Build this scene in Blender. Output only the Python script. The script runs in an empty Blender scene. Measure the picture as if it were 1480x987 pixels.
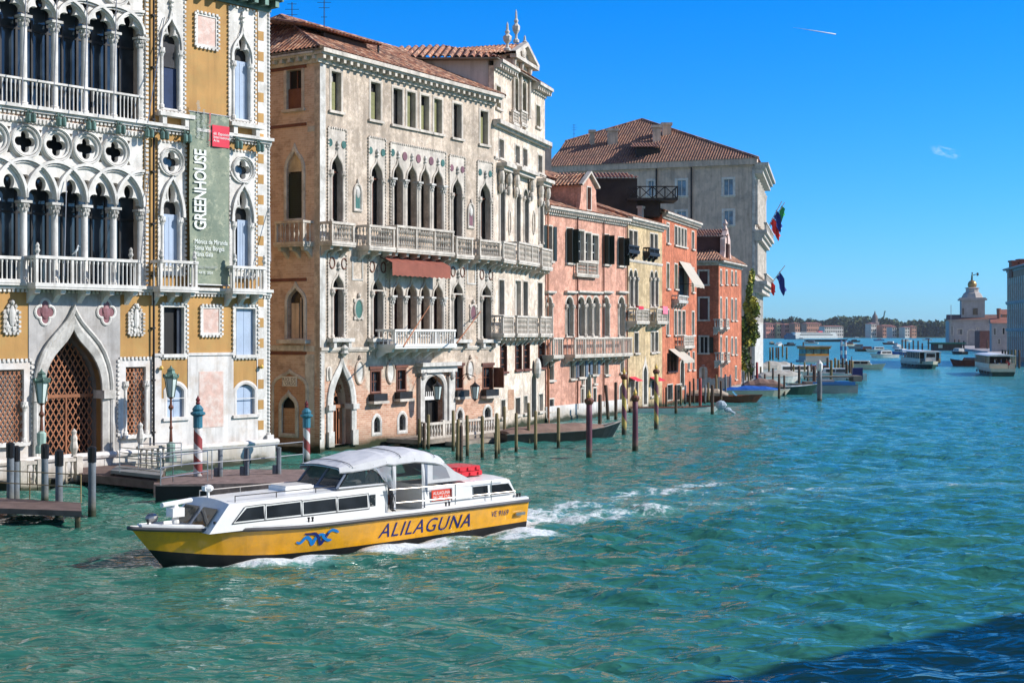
import bpy, bmesh, math, random
import numpy as np
from mathutils import Vector, Matrix
from mathutils.geometry import delaunay_2d_cdt
random.seed(7)
RS = np.random.RandomState(11)
scene = bpy.context.scene
COL = scene.collection
# ------------------------------------------------------------------ camera
HZ, FL, CX0, CH = 481.0, 2000.0, 740.0, 7.0
cam_d = bpy.data.cameras.new('camera'); cam = bpy.data.objects.new('camera', cam_d); COL.objects.link(cam)
cam.location = (0, 0, CH); cam.rotation_euler = (math.radians(90), 0, 0)
cam_d.sensor_width = 36.0; cam_d.lens = 36.0*FL/1480.0
cam_d.shift_y = -(493.5-HZ)/1480.0
cam_d.clip_start = 0.5; cam_d.clip_end = 20000
scene.camera = cam
# ------------------------------------------------------------------ world and sun
SUN = Vector((1.345, -0.04, 0.84)).normalized()
s_el = math.asin(SUN.z); s_az = math.atan2(SUN.x, SUN.y)
world = bpy.data.worlds.new('World'); scene.world = world; world.use_nodes = True
wt = world.node_tree; wt.nodes.clear()
sky = wt.nodes.new('ShaderNodeTexSky'); sky.sky_type = 'NISHITA'; sky.sun_disc = False
sky.sun_elevation = s_el; sky.sun_rotation = s_az; sky.altitude = 0; sky.air_density = 1.0; sky.dust_density = 0.3; sky.ozone_density = 3.0
gam = wt.nodes.new('ShaderNodeMix'); gam.data_type = 'RGBA'; gam.blend_type = 'MULTIPLY'; gam.inputs[0].default_value = 1.0
stc = wt.nodes.new('ShaderNodeTexCoord'); ssp = wt.nodes.new('ShaderNodeSeparateXYZ'); wt.links.new(stc.outputs['Generated'], ssp.inputs[0])
def _mr(o, a, b):
    n = wt.nodes.new('ShaderNodeMapRange'); n.interpolation_type = 'SMOOTHSTEP'; wt.links.new(o, n.inputs[0]); n.inputs[1].default_value = a; n.inputs[2].default_value = b; return n.outputs[0]
smx = wt.nodes.new('ShaderNodeMath'); smx.operation = 'MAXIMUM'; wt.links.new(_mr(ssp.outputs[2], .50, .85), smx.inputs[0]); wt.links.new(_mr(ssp.outputs[1], -.05, -.5), smx.inputs[1])
tnt = wt.nodes.new('ShaderNodeMix'); tnt.data_type = 'RGBA'; wt.links.new(smx.outputs[0], tnt.inputs[0])
tnt.inputs[6].default_value = (.48, .93, 1.62, 1); tnt.inputs[7].default_value = (1.22, 1.06, 1.06, 1); wt.links.new(tnt.outputs[2], gam.inputs[7])
hs = wt.nodes.new('ShaderNodeHueSaturation'); hs.inputs['Hue'].default_value = 0.5; hs.inputs['Saturation'].default_value = 1.12; hs.inputs['Value'].default_value = 1.0
bg = wt.nodes.new('ShaderNodeBackground'); bg.inputs[1].default_value = 0.10
wo = wt.nodes.new('ShaderNodeOutputWorld')
wt.links.new(sky.outputs[0], gam.inputs[6]); wt.links.new(gam.outputs[2], hs.inputs['Color'])
wt.links.new(hs.outputs[0], bg.inputs[0]); wt.links.new(bg.outputs[0], wo.inputs[0])
sd = bpy.data.lights.new('sun', 'SUN'); sd.energy = 4.6; sd.angle = math.radians(0.5); sd.color = (1.0, 0.95, 0.87)
so = bpy.data.objects.new('sun', sd); COL.objects.link(so)
so.rotation_euler = SUN.to_track_quat('Z', 'Y').to_euler(); so.location = (60, 20, 80)
scene.view_settings.view_transform = 'Standard'; scene.view_settings.look = 'None'
scene.view_settings.exposure = 0.40; scene.view_settings.gamma = 1.0
scene.cycles.max_bounces = 6; scene.cycles.diffuse_bounces = 3; scene.cycles.glossy_bounces = 3
scene.cycles.caustics_reflective = False; scene.cycles.caustics_refractive = False
# ------------------------------------------------------------------ helpers: pixel rays onto planes
class Fr:
    """upright plane: s to the right as seen from outside, d outward, z up"""
    def __init__(self, O, t):
        self.O = Vector((O[0], O[1])); self.t = Vector((t[0], t[1])).normalized(); self.n = Vector((self.t.y, -self.t.x))
    def P(self, s, d, z):
        q = self.O + self.t*s + self.n*d
        return (q.x, q.y, z)
    def s(self, px, d=0.0):
        k = (px-CX0)/FL; o = self.O + self.n*d
        return (k*o.y-o.x)/(self.t.x-k*self.t.y)
    def z(self, px, py, d=0.0):
        s = self.s(px, d); Y = (self.O+self.n*d+self.t*s).y
        return CH+(HZ-py)*Y/FL
    def R(self, x0, x1, y0, y1, d=0.0):
        m = (x0+x1)/2
        return self.s(x0, d), self.s(x1, d), self.z(m, y1, d), self.z(m, y0, d)
def vp_dir(vp):
    return Vector((vp-CX0, FL)).normalized()
def gp(px, py):
    Y = FL*CH/(py-HZ); return Vector(((px-CX0)/FL*Y, Y, 0))
def at(px, py, Y):
    return Vector(((px-CX0)/FL*Y, Y, CH+(HZ-py)*Y/FL))
# ------------------------------------------------------------------ outlines
def arch(kind, s0, s1, zb, zs, za, n=8):
    c = (s0+s1)/2; w = (s1-s0)/2; h = za-zs
    right = []
    if kind == 'rect': return [(s0, zb), (s1, zb), (s1, za), (s0, za)]
    if kind in ('round', 'seg'):
        if kind == 'round': right = [(w*math.cos(a), h*math.sin(a)) for a in np.linspace(0, math.pi/2, n+1)]
        else: right = [(w*math.sin(a)/math.sin(.9), h*(math.cos(a)-math.cos(.9))/(1-math.cos(.9))) for a in np.linspace(.9, 0, n+1)]
    elif kind == 'point':
        right = [(-w+2*w*math.cos(a), h*math.sin(a)/math.sin(math.pi/3)) for a in np.linspace(0, math.pi/3, n+1)]
    elif kind == 'ogee':
        P = [(w, 0), (w, .66*h), (0.02*w, .52*h), (0, h)]
        for u in np.linspace(0, 1, n+3):
            b = [(1-u)**3, 3*u*(1-u)**2, 3*u*u*(1-u), u**3]
            right.append((sum(b[i]*P[i][0] for i in range(4)), sum(b[i]*P[i][1] for i in range(4))))
    elif kind == 'trefoil':
        for a in np.linspace(-.35, 2.0, 7): right.append((.5*w+.47*w*math.cos(a), .24*h+.24*h*math.sin(a)))
        for a in np.linspace(-.75, math.pi/2, 8): right.append((.43*w*math.cos(a)*(1 if a < 1.2 else .9), .70*h+.30*h*math.sin(a)))
        right[-1] = (0, h)
    pts = [(s0, zb), (s1, zb)]
    for (x, z) in right: pts.append((c+x, zs+z))
    for (x, z) in reversed(right[:-1]): pts.append((c-x, zs+z))
    out = []
    for p in pts:
        if not out or abs(p[0]-out[-1][0])+abs(p[1]-out[-1][1]) > 1e-4: out.append(p)
    return out
def circle(c, z, r, n=20, rz=None):
    rz = rz or r
    return [(c+r*math.cos(a), z+rz*math.sin(a)) for a in np.linspace(0, 2*math.pi, n, endpoint=False)]
def quatre(c, z, R):
    out = []
    for k in range(4):
        ph = k*math.pi/2
        for a in np.linspace(-1.9, 1.9, 9):
            out.append((c+.58*R*math.cos(ph)+.40*R*math.cos(ph+a), z+.58*R*math.sin(ph)+.40*R*math.sin(ph+a)))
    return out
def area(p):
    return sum(p[i-1][0]*p[i][1]-p[i][0]*p[i-1][1] for i in range(len(p)))/2
def offset(p, w):
    sg = 1 if area(p) > 0 else -1
    out = []; n = len(p)
    for i in range(n):
        a, b, c = Vector(p[i-1]), Vector(p[i]), Vector(p[(i+1) % n])
        e1 = (b-a).normalized(); e2 = (c-b).normalized()
        n1 = Vector((e1.y, -e1.x))*sg; n2 = Vector((e2.y, -e2.x))*sg
        m = n1+n2
        if m.length < .2: m = n1
        m.normalize(); k = w/max(.45, m.dot(n1))
        out.append((b.x+m.x*k, b.y+m.y*k))
    return out
def inside(pt, poly):
    x, y = pt; r = False
    for i in range(len(poly)):
        x0, y0 = poly[i-1]; x1, y1 = poly[i]
        if (y0 > y) != (y1 > y) and x < (x1-x0)*(y-y0)/(y1-y0)+x0: r = not r
    return r
def lerp(a, b, t): return a+(b-a)*t
# ------------------------------------------------------------------ mesh builder
OFF = {}
class MB:
    def __init__(self, fr=None):
        self.v = []; self.f = []; self.mi = []; self.fr = fr; self.m = 0
    def p(self, a, b, c):
        self.v.append(self.fr.P(a, b, c) if self.fr else (a, b, c)); return len(self.v)-1
    def face(self, *ix): self.f.append(ix); self.mi.append(self.m)
    def box(self, s0, s1, d0, d1, z0, z1):
        i = [self.p(a, b, c) for c in (z0, z1) for b in (d0, d1) for a in (s0, s1)]
        for q in ((0, 1, 3, 2), (4, 6, 7, 5), (0, 4, 5, 1), (2, 3, 7, 6), (0, 2, 6, 4), (1, 5, 7, 3)): self.face(*[i[k] for k in q])
    def taper(self, s, d, z0, z1, a0, b0, a1, b1):
        i = []
        for z, a, b in ((z0, a0, b0), (z1, a1, b1)):
            for x, y in ((-a, -b), (a, -b), (a, b), (-a, b)): i.append(self.p(s+x, d+y, z))
        self.face(0+i[0], i[1], i[2], i[3]); self.face(i[7], i[6], i[5], i[4])
        for k in range(4): self.face(i[k], i[(k+1) % 4], i[4+(k+1) % 4], i[4+k])
    def plate(self, outer, holes, d0, d1, back=False, sides=True):
        polys = [outer]+list(holes)
        vs = []; ed = []
        for p in polys:
            b = len(vs); vs += [Vector(q) for q in p]; ed += [(b+i, b+(i+1) % len(p)) for i in range(len(p))]
        co, _, fa, _, _, _ = delaunay_2d_cdt(vs, ed, [], 1, 1e-5)
        def cap(d, rev):
            ids = [self.p(c.x, d, c.y) for c in co]
            for f in fa:
                c = sum((co[k] for k in f), Vector((0, 0)))/len(f)
                if not inside(c, outer): continue
                if any(inside(c, h) for h in holes): continue
                self.face(*([ids[k] for k in f][::-1] if rev else [ids[k] for k in f]))
        cap(d1, False)
        if back: cap(d0, True)
        if sides:
            for p in polys:
                a = [self.p(x, d1, z) for x, z in p]; b = [self.p(x, d0, z) for x, z in p]
                for i in range(len(p)):
                    j = (i+1) % len(p); self.face(a[i], a[j], b[j], b[i])
    def ring(self, inner, outer, d0, d1, bev=0.0):
        n = len(inner)
        A = [self.p(x, d1-bev, z) for x, z in inner]; B = [self.p(x, d1-bev, z) for x, z in outer]
        A0 = [self.p(x, d0, z) for x, z in inner]; B0 = [self.p(x, d0, z) for x, z in outer]
        if bev:
            M_ = [self.p((inner[i][0]+outer[i][0])/2, d1, (inner[i][1]+outer[i][1])/2) for i in range(n)]
        for i in range(n):
            j = (i+1) % n
            if bev: self.face(A[i], A[j], M_[j], M_[i]); self.face(M_[i], M_[j], B[j], B[i])
            else: self.face(A[i], A[j], B[j], B[i])
            self.face(A0[i], A0[j], A[j], A[i]); self.face(B[i], B[j], B0[j], B0[i])
    def band(self, path, w, d0, d1, closed=False):
        """flat strip of width w along an open path, extruded d0..d1"""
        n = len(path); L = []; R = []
        for i in range(n):
            a = Vector(path[max(0, i-1)]) if not closed else Vector(path[i-1]); c = Vector(path[min(n-1, i+1)]) if not closed else Vector(path[(i+1) % n])
            e = (c-a).normalized(); m = Vector((e.y, -e.x))*(w/2); b = Vector(path[i])
            L.append((b+m)[:]); R.append((b-m)[:])
        a = [self.p(x, d1, z) for x, z in L]; b = [self.p(x, d1, z) for x, z in R]
        a0 = [self.p(x, d0, z) for x, z in L]; b0 = [self.p(x, d0, z) for x, z in R]
        for i in range(n if closed else n-1):
            j = (i+1) % n
            self.face(a[i], a[j], b[j], b[i]); self.face(a0[i], a0[j], a[j], a[i]); self.face(b[i], b[j], b0[j], b0[i])
    def beads(self, path, step, w, d0, d1, closed=True):
        n = len(path)
        for i in range(n if closed else n-1):
            a = Vector(path[i]); b = Vector(path[(i+1) % n]); L = (b-a).length
            if L < step*.8: continue
            k = max(1, round(L/step)); e = (b-a)/L; m = Vector((e.y, -e.x))*(w/2)
            for j in range(k):
                c = a+e*(L*(j+.5)/k); h = e*(L/k*.28)
                q = [c-h-m, c+h-m, c+h+m, c-h+m]
                I = [self.p(x.x, d0, x.y) for x in q]+[self.p(x.x, d1, x.y) for x in q]
                self.face(I[4], I[5], I[6], I[7])
                for r in range(4): self.face(I[r], I[(r+1) % 4], I[4+(r+1) % 4], I[4+r])
    def lathe(self, s, d, prof, n=8, cap=True):
        rows = []
        for r, z in prof:
            rows.append([self.p(s+r*math.cos(a), d+r*math.sin(a), z) for a in np.linspace(0, 2*math.pi, n, endpoint=False)])
        for a, b in zip(rows, rows[1:]):
            for i in range(n): self.face(a[i], a[(i+1) % n], b[(i+1) % n], b[i])
        if cap: self.face(*rows[-1]); self.face(*rows[0][::-1])
    def tube(self, pts, r, n=5):
        rs = r if isinstance(r, (list, tuple)) else [r]*len(pts)
        P_ = [Vector(self.fr.P(*q)) if self.fr else Vector(q) for q in pts]; rows = []
        for i, q in enumerate(P_):
            e = (P_[min(i+1, len(P_)-1)]-P_[max(i-1, 0)]).normalized()
            u = e.cross(Vector((0, 0, 1)))
            if u.length < .05: u = Vector((1, 0, 0))
            u.normalize(); w = u.cross(e)
            row = []
            for a in np.linspace(0, 2*math.pi, n, endpoint=False):
                x = q+(u*math.cos(a)+w*math.sin(a))*rs[i]; self.v.append(x[:]); row.append(len(self.v)-1)
            rows.append(row)
        for a, b in zip(rows, rows[1:]):
            for i in range(n): self.face(a[i], a[(i+1) % n], b[(i+1) % n], b[i])
        self.face(*rows[-1]); self.face(*rows[0][::-1])
    def prism(self, plan, z0, z1):
        a = [self.p(x, y, z0) for x, y in plan]; b = [self.p(x, y, z1) for x, y in plan]; n = len(plan)
        for i in range(n): self.face(a[i], a[(i+1) % n], b[(i+1) % n], b[i])
        self.face(*b); self.face(*a[::-1])
    def quad(self, *pts): self.face(*[self.p(*q) for q in pts])
    def blob(self, s, d, z, rs, rd, rz, n=8, m=5, j=0.0):
        rows = []
        for k in range(1, m):
            ph = math.pi*k/m-math.pi/2
            rows.append([self.p(s+rs*math.cos(ph)*math.cos(a)*(1+j*(random.random()-.5)), d+rd*math.cos(ph)*math.sin(a)*(1+j*(random.random()-.5)), z+rz*math.sin(ph)) for a in np.linspace(0, 2*math.pi, n, endpoint=False)])
        for a, b in zip(rows, rows[1:]):
            for i in range(n): self.face(a[i], a[(i+1) % n], b[(i+1) % n], b[i])
        t = self.p(s, d, z+rz); bo = self.p(s, d, z-rz)
        for i in range(n): self.face(rows[-1][i], rows[-1][(i+1) % n], t); self.face(bo, rows[0][(i+1) % n], rows[0][i])
    def loft(self, secs, cap=True, closed=False):
        rows = [[self.p(*q) for q in s] for s in secs]; n = len(rows[0])
        for a, b in zip(rows, rows[1:]):
            for i in range(n if closed else n-1): self.face(a[i], a[(i+1) % n], b[(i+1) % n], b[i])
        if cap: self.face(*rows[0][::-1]); self.face(*rows[-1])
    def build(self, name, mats, parent=None, smooth=False, recalc=True):
        me = bpy.data.meshes.new(name)
        off = OFF.get(parent.name, Vector((0, 0, 0))) if parent else Vector((0, 0, 0))
        if off.length: V = [(a-off.x, b-off.y, c-off.z) for a, b, c in self.v]
        else: V = self.v
        me.from_pydata(V, [], self.f)
        if not isinstance(mats, (list, tuple)): mats = [mats]
        for m in mats: me.materials.append(m)
        me.polygons.foreach_set('material_index', self.mi)
        if recalc:
            bm = bmesh.new(); bm.from_mesh(me); bmesh.ops.recalc_face_normals(bm, faces=bm.faces); bm.to_mesh(me); bm.free()
        box_uv(me)
        if smooth: me.polygons.foreach_set('use_smooth', [True]*len(me.polygons))
        o = bpy.data.objects.new(name, me); COL.objects.link(o)
        if parent: o.parent = parent
        OFF[o.name] = off.copy()
        return o
def box_uv(me):
    n = len(me.polygons)
    if n == 0: return
    nor = np.empty(n*3); me.polygons.foreach_get('normal', nor); nor = nor.reshape(-1, 3)
    tot = np.empty(n, int); me.polygons.foreach_get('loop_total', tot)
    vi = np.empty(len(me.loops), int); me.loops.foreach_get('vertex_index', vi)
    co = np.empty(len(me.vertices)*3); me.vertices.foreach_get('co', co); co = co.reshape(-1, 3)
    ln = np.repeat(nor, tot, axis=0); lc = co[vi]
    h = np.hypot(ln[:, 0], ln[:, 1]); flat = h < .05; hh = np.where(flat, 1, h)
    tx = np.where(flat, 1.0, -ln[:, 1]/hh); ty = np.where(flat, 0.0, ln[:, 0]/hh)
    u = lc[:, 0]*tx+lc[:, 1]*ty
    bx = -ty*ln[:, 2]; by = tx*ln[:, 2]; bz = h
    v = np.where(flat, lc[:, 1], lc[:, 0]*bx+lc[:, 1]*by+lc[:, 2]*bz)
    uv = me.uv_layers.new(name='UVMap'); uv.data.foreach_set('uv', np.stack([u, v], 1).ravel())
def tag(o, label=None, cat=None, group=None, kind=None):
    if label: o['label'] = label
    if cat: o['category'] = cat
    if group: o['group'] = group
    if kind: o['kind'] = kind
    return o
def empty(name, loc, label=None, cat=None, group=None, rz=0.0, local=False):
    o = bpy.data.objects.new(name, None); COL.objects.link(o); o.location = loc; o.rotation_euler = (0, 0, rz)
    OFF[o.name] = Vector((0, 0, 0)) if local else Vector(loc)
    o.empty_display_size = .3
    return tag(o, label, cat, group)
def copy_tree(o, parent=None):
    c = o.copy(); COL.objects.link(c)
    if parent: c.parent = parent
    for ch in list(o.children): copy_tree(ch, c)
    return c
def text(s, size, mat, parent, name='lettering', extr=.005, bold=0.0, shear=0.0, sp=1.0, align='LEFT'):
    """flat lettering in the local xz plane facing -y"""
    cu = bpy.data.curves.new(name, 'FONT'); cu.body = s; cu.size = size; cu.extrude = extr; cu.offset = bold; cu.shear = shear
    cu.space_character = sp; cu.align_x = align; cu.resolution_u = 3
    t = bpy.data.objects.new(name, cu); COL.objects.link(t)
    dg = bpy.context.evaluated_depsgraph_get(); me = bpy.data.meshes.new_from_object(t.evaluated_get(dg))
    bpy.data.objects.remove(t)
    me.transform(Matrix.Rotation(math.pi/2, 4, 'X')); me.materials.clear(); me.materials.append(mat)
    o = bpy.data.objects.new(name, me); COL.objects.link(o); o.parent = parent; OFF[o.name] = OFF.get(parent.name, Vector((0, 0, 0))).copy()
    return o
def place_text(o, fr, s, d, z, off, rot=0.0, sx=1.0):
    t, n = fr.t, fr.n
    m = Matrix(((t.x, -n.x, 0), (t.y, -n.y, 0), (0, 0, 1)))
    m = m.to_4x4() @ Matrix.Rotation(-rot, 4, 'Y') @ Matrix.Diagonal((sx, 1, 1, 1))
    o.data.transform(m)
    p = Vector(fr.P(s, d, z))-off
    o.data.transform(Matrix.Translation(p))
# ------------------------------------------------------------------ materials
MATS = {}
def nd(t, kind, **kw):
    n = t.nodes.new(kind)
    for k, v in kw.items(): setattr(n, k, v)
    return n
def mixc(t, fac, a, b, blend='MIX'):
    n = t.nodes.new('ShaderNodeMix'); n.data_type = 'RGBA'; n.blend_type = blend
    for i, x in ((0, fac), (6, a), (7, b)):
        if hasattr(x, 'is_output') or isinstance(x, bpy.types.NodeSocket): t.links.new(x, n.inputs[i])
        else: n.inputs[i].default_value = x if i == 0 else (x[0], x[1], x[2], 1)
    return n.outputs[2]
def math_(t, op, a, b=0.0, c=None):
    n = t.nodes.new('ShaderNodeMath'); n.operation = op
    for i, x in enumerate((a, b, c)):
        if x is None: continue
        if isinstance(x, bpy.types.NodeSocket): t.links.new(x, n.inputs[i])
        else: n.inputs[i].default_value = x
    return n.outputs[0]
def ramp(t, fac, p0, p1, c0=0.0, c1=1.0):
    n = t.nodes.new('ShaderNodeMapRange'); n.clamp = True
    t.links.new(fac, n.inputs[0])
    for i, x in zip((1, 2, 3, 4), (p0, p1, c0, c1)): n.inputs[i].default_value = x
    return n.outputs[0]
def noise(t, vec, scale, detail=3, rough=.55, sc=None):
    if sc:
        m = t.nodes.new('ShaderNodeMapping'); m.inputs['Scale'].default_value = sc; t.links.new(vec, m.inputs[0]); vec = m.outputs[0]
    n = t.nodes.new('ShaderNodeTexNoise'); n.inputs['Scale'].default_value = scale; n.inputs['Detail'].default_value = detail; n.inputs['Roughness'].default_value = rough
    t.links.new(vec, n.inputs['Vector']); return n.outputs[0]
def newmat(name):
    m = bpy.data.materials.new(name); m.use_nodes = True; t = m.node_tree
    b = t.nodes['Principled BSDF']; MATS[name] = m
    return m, t, b
def M(name, col, rough=.75, var=.18, scale=.7, streak=0.0, bump=0.0, algae=0.0, metal=0.0, spec=.3, dirt=None, dirtamt=0.0, dscale=1.2, coat=0.0, grain=6.0, obj=False):
    m, t, b = newmat(name)
    if obj: pos = nd(t, 'ShaderNodeTexCoord').outputs['Object']
    else: pos = nd(t, 'ShaderNodeNewGeometry').outputs['Position']
    gpos = nd(t, 'ShaderNodeNewGeometry').outputs['Position']
    lo = tuple(c*(1-var) for c in col); hi = tuple(min(1, c*(1+var)) for c in col)
    c = mixc(t, ramp(t, noise(t, pos, scale, 6, .72), .39, .61), lo, hi)
    f = noise(t, pos, grain, 3)
    c = mixc(t, ramp(t, f, .3, .7, 0, min(.5, var*1.2)), c, tuple(x*.6 for x in col))
    if dirt:
        c = mixc(t, math_(t, 'MULTIPLY', ramp(t, noise(t, pos, dscale, 6, .7), .47, .62), dirtamt), c, dirt)
    if streak:
        sn = noise(t, pos, 1.0, 4, .6, (2.6, 2.6, .22))
        c = mixc(t, math_(t, 'MULTIPLY', ramp(t, sn, .48, .72), streak), c, tuple(x*.35 for x in col))
    if algae:
        sep = nd(t, 'ShaderNodeSeparateXYZ'); t.links.new(gpos, sep.inputs[0])
        zz = math_(t, 'ADD', sep.outputs[2], math_(t, 'MULTIPLY', math_(t, 'SUBTRACT', noise(t, gpos, .9, 4), .5), 1.2*algae))
        c = mixc(t, ramp(t, zz, algae*.55, algae*1.7, .55, 0.0), c, (.16, .13, .07))
        c = mixc(t, ramp(t, zz, algae*.35, algae*.75, 1.0, 0.0), c, (.030, .036, .018))
    t.links.new(c, b.inputs['Base Color']); b.inputs['Roughness'].default_value = rough; b.inputs['Metallic'].default_value = metal
    b.inputs['Specular IOR Level'].default_value = spec
    if coat: b.inputs['Coat Weight'].default_value = coat
    if bump:
        bn = nd(t, 'ShaderNodeBump'); bn.inputs['Strength'].default_value = bump; bn.inputs['Distance'].default_value = .04
        t.links.new(noise(t, pos, grain*1.3, 4, .7), bn.inputs['Height']); t.links.new(bn.outputs[0], b.inputs['Normal'])
    return m
def bricks_node(t, c1, c2, mortar, bw=.40, bh=.13):
    uv = nd(t, 'ShaderNodeUVMap').outputs[0]
    n = nd(t, 'ShaderNodeTexBrick'); t.links.new(uv, n.inputs['Vector'])
    for k, v in (('Color1', c1), ('Color2', c2), ('Mortar', mortar)): n.inputs[k].default_value = (*v, 1)
    n.inputs['Scale'].default_value = 1.0; n.inputs['Brick Width'].default_value = bw; n.inputs['Row Height'].default_value = bh
    n.inputs['Mortar Size'].default_value = .012; n.inputs['Bias'].default_value = -.1
    return n
def M_brick(name, c1, c2, mortar, plaster=None, pz=None, algae=.5, pscale=.35, pbias=.5, psoft=.04):
    """brick wall, optionally under broken plaster; pz: plaster is gone below about this height"""
    m, t, b = newmat(name)
    pos = nd(t, 'ShaderNodeNewGeometry').outputs['Position']
    sep = nd(t, 'ShaderNodeSeparateXYZ'); t.links.new(pos, sep.inputs[0])
    br = bricks_node(t, c1, c2, mortar)
    c = mixc(t, ramp(t, noise(t, pos, .5, 5, .7), .3, .7, 0, .5), br.outputs[0], tuple(x*1.35 for x in c2))
    c = mixc(t, ramp(t, noise(t, pos, .9, 6, .7), .5, .66, 0, .5), c, tuple(x*.45 for x in c1))
    hgt = br.outputs[1]
    if plaster:
        n1 = noise(t, pos, pscale, 7, .66)
        f = math_(t, 'SUBTRACT', n1, pbias)
        if pz is not None:
            zf = math_(t, 'MULTIPLY', math_(t, 'SUBTRACT', sep.outputs[2], pz), .13)
            zf = math_(t, 'MINIMUM', math_(t, 'MAXIMUM', zf, -.3), .33); f = math_(t, 'ADD', f, zf)
        mk = ramp(t, f, -psoft, psoft)
        pl = mixc(t, ramp(t, noise(t, pos, .75, 8, .78), .43, .57), tuple(x*.66 for x in plaster), tuple(min(1, x*1.18) for x in plaster))
        pl = mixc(t, ramp(t, noise(t, pos, 1.9, 8, .8), .54, .58, 0, .7), pl, (plaster[0]*1.22, plaster[1]*1.25, plaster[2]*1.32))
        pl = mixc(t, ramp(t, noise(t, pos, 3.2, 6, .75), .44, .60, 0, .6), pl, (plaster[0]*.62, plaster[1]*.60, plaster[2]*.58))
        sn = noise(t, pos, 1.0, 4, .6, (2.2, 2.2, .2)); pl = mixc(t, ramp(t, sn, .47, .70, 0, .6), pl, tuple(x*.4 for x in plaster))
        c = mixc(t, mk, c, pl)
    zz = math_(t, 'ADD', sep.outputs[2], math_(t, 'MULTIPLY', math_(t, 'SUBTRACT', noise(t, pos, .9, 4), .5), .8))
    c = mixc(t, ramp(t, zz, algae*.6, algae*2.2, .5, 0.0), c, (.12, .09, .06))
    c = mixc(t, ramp(t, zz, algae*.4, algae*.9, 1.0, 0.0), c, (.030, .036, .018))
    t.links.new(c, b.inputs['Base Color']); b.inputs['Roughness'].default_value = .88; b.inputs['Specular IOR Level'].default_value = .2
    bn = nd(t, 'ShaderNodeBump'); bn.inputs['Strength'].default_value = .5; bn.inputs['Distance'].default_value = .03
    t.links.new(noise(t, pos, 7, 4, .7), bn.inputs['Height']); t.links.new(bn.outputs[0], b.inputs['Normal'])
    return m
def M_tile(name, cols):
    m, t, b = newmat(name)
    uv = nd(t, 'ShaderNodeUVMap').outputs[0]
    sn = nd(t, 'ShaderNodeVectorMath', operation='SNAP'); t.links.new(uv, sn.inputs[0]); sn.inputs[1].default_value = (.24, .36, 1)
    wn = nd(t, 'ShaderNodeTexWhiteNoise'); wn.noise_dimensions = '3D'; t.links.new(sn.outputs[0], wn.inputs[0])
    cr = nd(t, 'ShaderNodeValToRGB'); t.links.new(wn.outputs[0], cr.inputs[0])
    cr.color_ramp.interpolation = 'CONSTANT'
    while len(cr.color_ramp.elements) < len(cols): cr.color_ramp.elements.new(.5)
    for i, c in enumerate(cols): cr.color_ramp.elements[i].position = i/len(cols); cr.color_ramp.elements[i].color = (*c, 1)
    pos = nd(t, 'ShaderNodeNewGeometry').outputs['Position']
    c = mixc(t, ramp(t, noise(t, pos, .6, 5, .7), .42, .66, 0, .55), cr.outputs[0], (.10, .075, .06))
    t.links.new(c, b.inputs['Base Color']); b.inputs['Roughness'].default_value = .9
    sep = nd(t, 'ShaderNodeSeparateXYZ'); t.links.new(uv, sep.inputs[0])
    fr_ = math_(t, 'FRACT', math_(t, 'DIVIDE', sep.outputs[1], .36))
    bn = nd(t, 'ShaderNodeBump'); bn.inputs['Strength'].default_value = .9; bn.inputs['Distance'].default_value = .06
    t.links.new(fr_, bn.inputs['Height']); t.links.new(bn.outputs[0], b.inputs['Normal'])
    return m
def M_glass(name, col=(.015, .02, .025), rough=.06):
    m, t, b = newmat(name)
    pos = nd(t, 'ShaderNodeNewGeometry').outputs['Position']
    c = mixc(t, ramp(t, noise(t, pos, .8, 2), .4, .6), col, tuple(x*2.2 for x in col))
    t.links.new(c, b.inputs['Base Color']); b.inputs['Roughness'].default_value = rough; b.inputs['IOR'].default_value = 1.52
    bn = nd(t, 'ShaderNodeBump'); bn.inputs['Strength'].default_value = .25; bn.inputs['Distance'].default_value = .02
    t.links.new(noise(t, pos, 1.3, 2), bn.inputs['Height']); t.links.new(bn.outputs[0], b.inputs['Normal'])
    return m
def M_stripe(name, c1, c2, pitch=.9, rough=.55):
    m, t, b = newmat(name)
    tc = nd(t, 'ShaderNodeTexCoord').outputs['Object']; sep = nd(t, 'ShaderNodeSeparateXYZ'); t.links.new(tc, sep.inputs[0])
    an = math_(t, 'DIVIDE', math_(t, 'ARCTAN2', sep.outputs[1], sep.outputs[0]), 2*math.pi)
    f = math_(t, 'FRACT', math_(t, 'ADD', math_(t, 'ADD', math_(t, 'DIVIDE', sep.outputs[2], pitch), an), 20.0))
    st = math_(t, 'GREATER_THAN', f, .5)
    c = mixc(t, st, c1, c2)
    c = mixc(t, ramp(t, noise(t, tc, 5, 5, .7), .45, .7, 0, .5), c, (.12, .09, .07))
    g = nd(t, 'ShaderNodeNewGeometry').outputs['Position']; sz = nd(t, 'ShaderNodeSeparateXYZ'); t.links.new(g, sz.inputs[0])
    c = mixc(t, ramp(t, sz.outputs[2], .25, .7, 1.0, 0.0), c, (.03, .035, .02))
    t.links.new(c, b.inputs['Base Color']); b.inputs['Roughness'].default_value = rough
    return m
stone = M('istrian_stone', (.60, .575, .53), var=.16, streak=.45, bump=.25, dirt=(.24, .215, .18), dirtamt=.5, algae=.45, scale=1.3)
stone_b = M('bright_stone', (.70, .675, .63), var=.10, streak=.35, bump=.2, dirt=(.34, .31, .27), dirtamt=.4, algae=.45, scale=1.3)
marble = M('white_marble', (.66, .63, .60), var=.10, streak=.5, bump=.12, dirt=(.42, .29, .17), dirtamt=.35, dscale=.8, algae=.6, rough=.6)
greymarble = M('grey_marble', (.42, .40, .38), var=.14, streak=.45, bump=.12, dirt=(.26, .23, .2), dirtamt=.5, dscale=1.0, algae=.6, rough=.6)
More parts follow.
